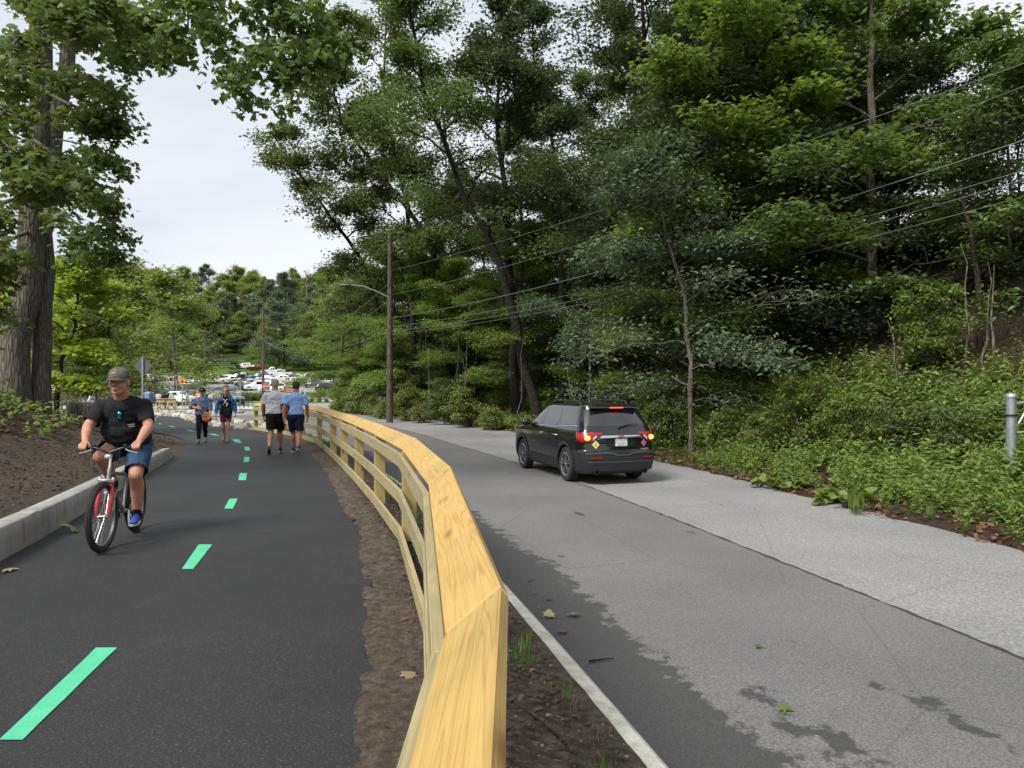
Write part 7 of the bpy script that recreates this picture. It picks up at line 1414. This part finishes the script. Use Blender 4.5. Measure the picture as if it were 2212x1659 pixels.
for (z3, z1, sg, lb) in [(11.4, 9.6, 2.2, 'top wire running from the grass strip pole to the near pole'), (7.9, 7.2, 1.9, 'upper wire from the grass strip pole to the near pole'), (7.6, 6.3, 2.0, 'middle wire from the grass strip pole to the near pole'), (7.4, 5.0, 1.6, 'lower wire from the grass strip pole to the near pole'), (7.2, 4.6, 1.3, 'lowest wire from the grass strip pole to the near pole')]: wire((x3, 85, z3-.2), (-6.5, 38, z1), sg, .020, lb)
wire((x3, 85, 8.2), tuple(at(60, 800, 70)), .9, .022, 'pale guy wire passing behind the cyclist towards the left trees')
# galvanised gate post at the right edge
gx = (2184-1106)/1534*11.5; gz = hz(gx, 11.5); e = empty('gate', (gx, 11.5, gz)); tag(e, 'galvanised steel gate post with a clamp and the end of a tube gate', 'gate')
ht = 1.45-gz; mb = MB(); mb.tube([(0, 0, -.4), (0, 0, ht)], .076, 20); mb.lathe([(.090, ht-.03), (.092, ht), (.075, ht+.03), (.04, ht+.045), (0, ht+.05)], n=20); mb.build('post', M['steel'], e, smooth=40)
mb = MB(); mb.lathe([(.086, ht-.33), (.096, ht-.33), (.096, ht-.30), (.086, ht-.30)], n=20); mb.tube([(-.085, -.02, ht-.315), (-.15, -.02, ht-.315)], .014, 6); mb.build('clamp', M['black'], e, smooth=40)
mb = MB(); mb.tube([(.08, 0, ht-.13), (.4, 0, ht-.08), (1.7, .1, ht+.08)], .028, 8); mb.tube([(.08, 0, ht-.60), (.28, 0, ht-.58), (.28, 0, ht-.12)], .028, 8); mb.tube([(.12, 0, ht-.45), (.30, 0, ht-.15)], .022, 8); mb.tube([(.30, 0, ht-.55), (.62, .02, ht-.1)], .022, 8); mb.tube([(.28, 0, ht-.58), (1.7, .1, ht-.55)], .028, 8); mb.build('gate_frame', M['steel'], e, smooth=50)
# ------------------------------------------------------------------ signs
def poly_plate(name, n, r, th, m, parent, c, rot0=0, sq=None, y=0):
    mb = MB(); pts = [(r*math.cos(rot0+2*PI*k/n), r*math.sin(rot0+2*PI*k/n)) for k in range(n)] if sq is None else [(-sq[0]/2, -sq[1]/2), (sq[0]/2, -sq[1]/2), (sq[0]/2, sq[1]/2), (-sq[0]/2, sq[1]/2)]
    k = len(pts); mb.add([(c[0]+p[0], c[1]-th/2+y, c[2]+p[1]) for p in pts]+[(c[0]+p[0], c[1]+th/2+y, c[2]+p[1]) for p in pts], [tuple(range(k)), tuple(range(2*k-1, k-1, -1))]+[(i, (i+1) % k, k+(i+1) % k, k+i) for i in range(k)]); return mb.build(name, m, parent)
def spost(e, h, r=.03, m=None): mb = MB(); mb.box((0, 0, h/2-.1), (r*2, r*1.2, h+.2)); mb.build('post', m or M['steel'], e)
m_yel = mat('sign_yellow', (.72, .38, .03), .45); m_white_s = mat('sign_white', (.75, .77, .75), .45)
d = 52; e = empty('traffic_sign', ((394-1106)/1534*d, d, float(base(d)))); zc = 1.6+12.8/1534*d-float(base(d)); tag(e, 'yellow diamond stop ahead sign on a steel post in the stones', 'traffic sign'); spost(e, zc+.3)
pl = poly_plate('sign_panel', 4, .33, .01, M['black'], e, (0, -.03, zc)); poly_plate('sign_face', 4, .305, .004, m_yel, pl, (0, -.040, zc)); poly_plate('stop_symbol', 8, .125, .004, M['red'], pl, (0, -.046, zc-.07), PI/8)
mb = MB(); mb.add([(-.028, -.046, zc+.09), (.028, -.046, zc+.09), (.028, -.046, zc+.15), (.075, -.046, zc+.15), (0, -.046, zc+.235), (-.075, -.046, zc+.15), (-.028, -.046, zc+.15)], [(0, 1, 2, 3, 4, 5, 6)]); mb.build('arrow', M['black'], pl)
d = 24; x = (308-1106)/1534*d; z = float(left_z(np.array([x]), np.array([24.]))[0]); e = empty('traffic_sign', (x, d, z)); zc = 1.6+45/1534*d-z; tag(e, 'bare grey back of a diamond sign on a perforated post behind the cyclist', 'traffic sign'); spost(e, zc+.28, .028); poly_plate('sign_panel', 4, .325, .01, M['sign_back'], e, (0, .03, zc))
d = 75; e = empty('traffic_sign', ((575-1106)/1534*d, d, float(base(d)))); zc = 1.6+1/1534*d-float(base(d)); tag(e, 'red stop sign facing the path beyond the denim jacket woman', 'traffic sign'); spost(e, zc+.2, .035); poly_plate('backing_board', 4, .4, .01, M['sign_back'], e, (0, .0, zc), sq=(.72, .86)); pl = poly_plate('sign_panel', 8, .30, .01, m_white_s, e, (0, -.05, zc-.03), PI/8); poly_plate('sign_face', 8, .28, .004, M['red'], pl, (0, -.060, zc-.03), PI/8); text('sign_lettering', 'STOP', .24, m_white_s, pl, (0, -.066, zc-.03), (PI/2, 0, 0), .002)
d = 73; e = empty('traffic_sign', ((519-1106)/1534*d, d, float(base(d)))); zc = 1.6+7/1534*d-float(base(d)); tag(e, 'grey back of an octagonal sign left of the red stop sign', 'traffic sign'); spost(e, zc+.25, .035); poly_plate('sign_panel', 8, .31, .01, M['sign_back'], e, (0, .04, zc), PI/8)
d = 95; e = empty('traffic_sign', ((667-1106)/1534*d, d, float(base(d)))); zc = 1.6+11/1534*d-float(base(d)); tag(e, 'white no motor vehicles sign on a post right of the wooden golf sign', 'traffic sign'); spost(e, zc+.25, .035); pl = poly_plate('sign_panel', 4, .4, .01, m_white_s, e, (0, -.04, zc), sq=(.56, .68))
for s_, zz in (('NO', .2), ('MOTOR', .0), ('VEHICLES', -.2)): text('sign_lettering', s_, .16 if len(s_) < 8 else .11, M['black'], pl, (0, -.05, zc+zz), (PI/2, 0, 0), .002)
d = 88; e = empty('traffic_sign', ((382-1106)/1534*d, d, float(base(d)))); zc = 1.6+10/1534*d-float(base(d)); tag(e, 'pale square sign back on a thin post right behind the yellow diamond', 'traffic sign'); spost(e, zc+.2, .03); poly_plate('sign_panel', 4, .4, .01, M['sign_back'], e, (0, .04, zc), sq=(.62, .72))
# golf course sign
d = 96; zb = float(base(d)); e = empty('wooden_sign', ((629.5-1106)/1534*d, d, zb)); tag(e, 'brown wooden golf course sign with a round emblem on top', 'sign'); m_sw = mat('stained_wood', (.33, .14, .045), .7, noise=.15, nscale=6)
top = 1.6+1/1534*d-zb
for sx in (-.98, .98): mb = MB(); mb.box((sx, 0, top/2-.1), (.14, .14, top+.3)); mb.build('post', m_sw, e, bevel=.01)
mb = MB(); mb.box((0, 0, top-.52), (1.80, .07, .92)); pn = mb.build('sign_panel', m_sw, e); text('sign_lettering', 'LITTLE MET', .24, m_white_s, pn, (0, -.045, top-.47), (PI/2, 0, 0), .003); text('sign_lettering', 'GOLF COURSE', .20, m_white_s, pn, (0, -.045, top-.74), (PI/2, 0, 0), .003)
mb = MB(); mb.box((0, -.045, top-.22), (.8, .02, .06)); mb.build('name_strip', mat('dark_green_print', (.03, .06, .03), .6), pn)
mb = MB(); mb.lathe([(0, -.05), (.34, -.05), (.34, .05), (0, .05)], (0, 0, 0), 'Y', 28); em = mb.build('emblem', mat('emblem_rim', (.12, .12, .12), .6), e, smooth=30, loc=(.0, 0, top+.12)); mb = MB(); mb.lathe([(0, -.06), (.24, -.06), (.24, -.05)], (0, 0, 0), 'Y', 24); mb.build('emblem_face', mat('emblem_cream', (.72, .66, .34), .6), em)
mb = MB(); mb.box((.02, -.065, .03), (.18, .006, .07)); mb.box((-.05, -.065, -.04), (.02, .006, .10)); mb.box((.08, -.065, -.04), (.02, .006, .10)); mb.box((-.09, -.065, .09), (.05, .006, .07)); mb.build('emblem_animal', M['black'], em)
# ------------------------------------------------------------------ far kerbs, walkway, planted island, short fence
def flat(name, uv, m, dz, zf=None): return sheet(name, uv, m, dz, 2.0)
def xu(u, d): return (u-1106)/1534*d
flat('far_grass_strip', [(-60, 58.5), (xu(400, 58.5), 58.5), (xu(500, 60), 60), (xu(545, 64), 64), (xu(552, 68), 68), (-60, 68)], m_lawn, .03)
flat('walkway', [(-60, 68), (xu(552, 68), 68), (xu(548, 80), 80), (-60, 80)], M['walk'], .05)
def kerbline(pts, w_=.18, h_=.13, label='far_kerb'):
    P = np.array(pts, float); tag(prism(label, P, 0, w_, lambda y: float(base(y)), h_, M['kerb'], n=40), kind='structure')
kerbline([(-60, 58.4), (xu(400, 58.3), 58.3), (xu(500, 59.8), 59.8), (xu(545, 63.8), 63.8)]); 
e = empty('storm_drain', (xu(510, 60.2), 60.05, float(base(60)))); tag(e, 'dark storm drain opening in the pale far kerb', 'drain'); mb = MB(); mb.box((0, -.03, .05), (.9, .24, .13)); mb.build('inlet', m_hollow, e); mb = MB(); mb.box((0, .05, .14), (1.1, .4, .03)); mb.build('drain_cover', M['sign_back'], e)
flat('planted_island', [(xu(395, 99), 97.5), (xu(590, 99), 97.5), (xu(592, 106), 106), (xu(385, 106), 106)], M['mulch'], .16)
kerbline([(xu(395, 97), 97.3), (xu(592, 97), 97.3)])
flat('island_lawn', [(xu(522, 91), 90), (xu(735, 94), 90), (xu(730, 97), 96.5), (xu(522, 97), 96.8)], m_lawn, .10)
kerbline([(xu(522, 89.8), 89.8), (xu(735, 89.8), 89.8)])
rg = np.random.default_rng(31)
for i, u in enumerate([402, 415, 470, 482, 494, 522, 530, 538, 546, 556, 566, 577, 587]): shrub('d', xu(u, 98.5+(i % 2)), 98.5+(i % 2), float(base(99))+.15, .85 if i < 5 else 1.05, 'round clipped shrub on the planted island of the parking lot', 'shrubs on the planted island', i)
for i, u in enumerate([608, 620, 650, 662, 674, 690, 705]): shrub('d', xu(u, 94.5), 94.5, float(base(94.5))+.05, .55, 'low plants around the foot of the wooden golf sign', 'low plants by the golf sign', i)
for i, u in enumerate([362, 371, 384, 402]): shrub('d', xu(u, 80.5), 80.5, float(base(80)), .6, 'low green plant beside the walkway behind the short fence', 'plants beside the walkway', i)
d = 54; x0, x1 = xu(318, d), xu(379, d); zb = float(base(d)); e = empty('wooden_fence', (x1, d, zb)); tag(e, 'short new pine fence across the far end of the path', 'fence'); Lf = x1-x0
for k in range(3): mb = MB(); mb.box((-Lf*k/2-.1+(.2 if k == 2 else 0), 0, .47), (.14, .14, .98)); mb.build('post', M['post'], e)
for z in (.10, .47, .84): mb = MB(); mb.box((-Lf/2, -.09, z), (Lf+.1, .038, .14)); mb.build('rail_board', M['rail'], e)
mb = MB(); mb.box((-Lf/2, -.03, .99), (Lf+.1, .22, .04), Matrix.Rotation(R(-35), 3, 'X')); mb.build('cap_board', M['cap'], e)
e = empty('marker_stake', (xu(357, 53.4), 53.4, float(base(53)))); tag(e, 'rust red marker stake leaning on the short pine fence', 'stake'); mb = MB(); mb.tube([(0, 0, 0), (.03, 0, 1.0)], .045, 6); mb.build('stake', mat('rust_red', (.22, .045, .03), .8), e)
e = empty('folding_sign', (xu(371, 64), 64, float(base(64)))); tag(e, 'white a-frame folding sign standing behind the short pine fence', 'sign')
mb = MB(); mb.box((-.22, 0, .75), (.05, .55, 1.5), Matrix.Rotation(R(16), 3, 'Y')); mb.build('sign_leaf', M['white'], e); mb = MB(); mb.box((.22, 0, .75), (.05, .55, 1.5), Matrix.Rotation(R(-16), 3, 'Y')); mb.build('sign_leaf', M['white'], e)
for i, u in enumerate([517, 527, 537]):
    e = empty('crowd_barrier', (xu(u, 69), 69, float(base(69))+.05)); mb = MB(); mb.tube([(-.42, 0, .1), (-.42, 0, .95), (.42, 0, .95), (.42, 0, .1)], .03, 6); mb.tube([(-.42, 0, .3), (.42, 0, .3)], .02, 6); mb.build('frame', M['black'], e)
    for k in range(4): mb = MB(); mb.tube([(-.25+.17*k, 0, .3), (-.25+.17*k, 0, .95)], .014, 5); mb.build('bar', M['black'], e)
    tag(e, ['black rack nearest the stop sign back post', 'middle black rack on the walkway by the stop sign', 'black rack just left of the red stop sign post'][i], 'rack', 'black racks on the walkway')
# shelter with pale pink metal roof
d = 72; zb = float(base(d)); e = empty('shelter', (xu(113, d), d, zb)); tag(e, 'open shelter with a pale pink seamed metal roof beyond the left bank', 'shelter'); ev = 1.6-8/1534*d-zb; ap = 1.6+26/1534*d-zb; m_roof = mat('pale_pink_roof', (.62, .50, .47), .5)
for sx in (-1, 1):
    mb = MB(); mb.add([(0, -1.6, ap), (0, 1.6, ap), (sx*1.9, 1.6, ev), (sx*1.9, -1.6, ev), (0, -1.6, ap-.05), (0, 1.6, ap-.05), (sx*1.9, 1.6, ev-.05), (sx*1.9, -1.6, ev-.05)], [(0, 1, 2, 3), (7, 6, 5, 4), (0, 3, 7, 4), (1, 5, 6, 2), (2, 6, 7, 3)]); rf = mb.build('roof', m_roof, e)
    for k in range(7): t = -1.5+.5*k; mb = MB(); mb.tube([(0, t, ap+.02), (sx*1.9, t, ev+.02)], .02, 4); mb.build('roof_seam', M['sign_back'], rf)
    for yy in (-1.4, 1.4): mb = MB(); mb.box((sx*1.6, yy, ev/2), (.12, .12, ev)); mb.build('post', m_pole, e)
mb = MB(); mb.add([(-1.85, -1.55, ev), (1.85, -1.55, ev), (0, -1.55, ap-.06), (-1.85, -1.5, ev), (1.85, -1.5, ev), (0, -1.5, ap-.06)], [(0, 1, 2), (5, 4, 3), (0, 3, 4, 1), (1, 4, 5, 2), (2, 5, 3, 0)]); mb.build('gable', m_roof, e)
e = empty('picket_fence', (xu(190, 60), 60, float(base(60)))); tag(e, 'weathered picket fence below the grey crossover on the left', 'fence')
for k in range(14): mb = MB(); mb.box((-2.6+.4*k, 0, .95), (.14, .03, 1.9)); mb.build('picket', m_pole, e)
mb = MB(); mb.box((0, .05, 1.5), (5.5, .04, .1)); mb.build('rail', m_pole, e)
# split rail fence before the lawn
e = empty('split_rail_fence', (xu(500, 205), 205, float(base(205)))); tag(e, 'dark split rail fence running along the foot of the golf lawn', 'fence')
for k in range(9): mb = MB(); mb.box((-16+4*k, 0, .6), (.2, .2, 1.3)); mb.build('post', M['bark_dk'], e)
for k in range(8):
    for z in (.5, 1.0): mb = MB(); mb.box((-14+4*k, 0, z), (4, .12, .14)); mb.build('rail', M['bark_dk'], e)
# ------------------------------------------------------------------ people in the distance
def small_person(u, d, H, label, shirt, legs, skin='fair', hair_c=(.1, .07, .05), heading=0, hat=None, arms=0, lean=0, grp='people gathered in the distance', z=None, sit=0):
    e = empty('person', (xu(u, d), d, float(base(d))+.04 if z is None else z), heading); k = H/1.75; tag(e, label, 'person', grp); ln = lean
    hp = V3((0, 0, .93*k)); nk = V3((ln*.5, 0, 1.45*k)); hd_ = V3((ln*.7+.02, 0, 1.62*k))
    pr = [('e', hd_, (.095*k, .08*k, .12*k)), ('c', nk, .055*k, hd_, .06*k), ('e', lerp(hp, nk, .7), (.11, .17, .2)), ('e', hp, (.11, .16, .14))]; cl = [('e', lerp(hp, nk, .72), (.13*k, .19*k, .22*k)), ('e', lerp(hp, nk, .3), (.13*k, .18*k, .22*k))]; lg = [('e', hp, (.13*k, .18*k, .14*k))]; skn = []
    for sg in (-1, 1):
        sh = lerp(hp, nk, .9)+V3((0, sg*.19*k, 0)); el = sh+V3((.02+.1*arms, sg*.07, -.27*k)); wr = el+V3((.06+.2*arms, -sg*.02, -.22*k+.25*arms)); st = .10*sg
        pr += [('c', sh, .05, el, .042), ('c', el, .042, wr, .033), ('e', wr+(wr-el).normalized()*.06, (.035, .03, .06)), ('c', (st*.3, sg*.09, .9*k), .08, (st, sg*.1, .5*k), .06), ('c', (st, sg*.1, .5*k), .055, (st*1.3, sg*.1, .08), .04), ('c', (st*1.3, sg*.1, .05), .045, (st*1.3+.16, sg*.11, .04), .035)]
        cl += [('c', sh, .075, lerp(sh, el, .8), .07)]; lg += [('c', (st*.3, sg*.09, .9*k), .10, (st, sg*.1, .5*k), .08)]
        if legs[1]: lg += [('c', (st, sg*.1, .5*k), .08, (st*1.3, sg*.1, .12), .06)]
    fuse('body', pr, .028, SK[skin], e, 1); fuse('shirt', cl, .028, cl_mat(shirt), e, 1); fuse('trousers' if legs[1] else 'shorts', lg, .028, cl_mat(legs[0]), e, 1)
    c = hat or hair_c; h = fuse('hat' if hat else 'hair', [('e', hd_+V3((-.015, 0, .045*k)), (.105*k, .092*k, .095*k))]+([('e', hd_+V3((.08, 0, .05)), (.07, .07, .02))] if hat else []), .02, cl_mat(c), e, 1, lambda co: (co-hd_).x > .05 and (co-hd_).z < .03)
    return e
_cm = {}
def cl_mat(c):
    if c not in _cm: _cm[c] = mat('plain_cloth', c, .9)
    return _cm[c]
T_ = -PI/2; A_W = PI/2; blk = (.015, .015, .017)
small_person(342, 72, 1.72, 'man in a white shirt and dark cap standing behind the short pine fence', (.7, .7, .7), (blk, 1), 'dark', blk, T_, hat=blk)
small_person(355.5, 70, 1.62, 'person with long black hair behind the short pine fence', blk, (blk, 1), 'mid', (.01, .01, .01), A_W); small_person(362.5, 71, 1.74, 'bearded man in black right of the black haired person', blk, (blk, 1), 'mid', (.03, .02, .015), T_)
small_person(405, 71, 1.75, 'man in cap, pale tee and khaki trousers striding on the walkway', (.5, .58, .68), ((.40, .34, .26), 1), 'fair', blk, PI, hat=blk)
small_person(427, 82, 1.7, 'person in a coral shirt left of the capped woman', (.75, .16, .10), ((.2, .2, .22), 1), 'fair', (.35, .25, .15), T_); small_person(431.5, 80, 1.66, 'person in a white shirt touching the coral shirt one', (.75, .75, .74), (blk, 1), 'fair', (.2, .18, .16), A_W)
small_person(451, 78, 1.72, 'man in black with a pale collar between the two women', blk, (blk, 1), 'fair', (.08, .06, .05), T_); small_person(455, 77, 1.62, 'person in grey beside the man in black between the two women', (.4, .4, .4), (blk, 1), 'fair', (.08, .05, .03), T_)
small_person(472, 76, 1.74, 'bald man in a green and yellow shirt reaching his arm out', (.16, .24, .05), ((.25, .05, .06), 1), 'fair', (.45, .33, .26), T_, arms=1)
small_person(582.5, 86, 1.66, 'woman with dark hair left of the grey haired man, in black', blk, (blk, 1), 'fair', (.03, .015, .01), A_W); small_person(607.5, 89, 1.76, 'person in a dark vest and pale sleeves seen between the two men', (.04, .045, .055), ((.05, .05, .06), 1), 'mid', blk, A_W)
small_person(635.5, 90, 1.74, 'person in a white cap in front of the wooden golf sign', (.05, .06, .08), (blk, 1), 'fair', blk, T_, hat=(.7, .72, .75)); small_person(653, 93, 1.76, 'bald man in a dark green tee and grey shorts by the golf sign', (.045, .10, .07), ((.26, .27, .28), 0), 'fair', (.45, .30, .22), PI)
small_person(634, 112, 1.72, 'person in turquoise standing right behind the round sign emblem', (.25, .55, .60), ((.3, .3, .3), 1), 'fair', (.5, .5, .5), T_); small_person(587, 126, 1.65, 'person in white bending over beside the white minivan', (.75, .75, .73), (blk, 1), 'fair', (.5, .48, .45), 0, lean=.6); small_person(556, 141, 1.75, 'person in white top and black trousers among the back rows', (.7, .7, .7), (blk, 1), 'fair', blk, T_)
small_person(192, 50, 1.45, 'white haired person in a pale blue shirt beyond the stump', (.55, .60, .72), ((.3, .3, .35), 1), 'fair', (.7, .7, .68), 0, lean=.4)
small_person(479, 232, 1.8, 'golfer in grey swinging on the lawn far behind', (.12, .13, .13), ((.55, .55, .5), 1), 'mid', blk, 0, hat=(.7, .7, .7), grp='people gathered in the distance')
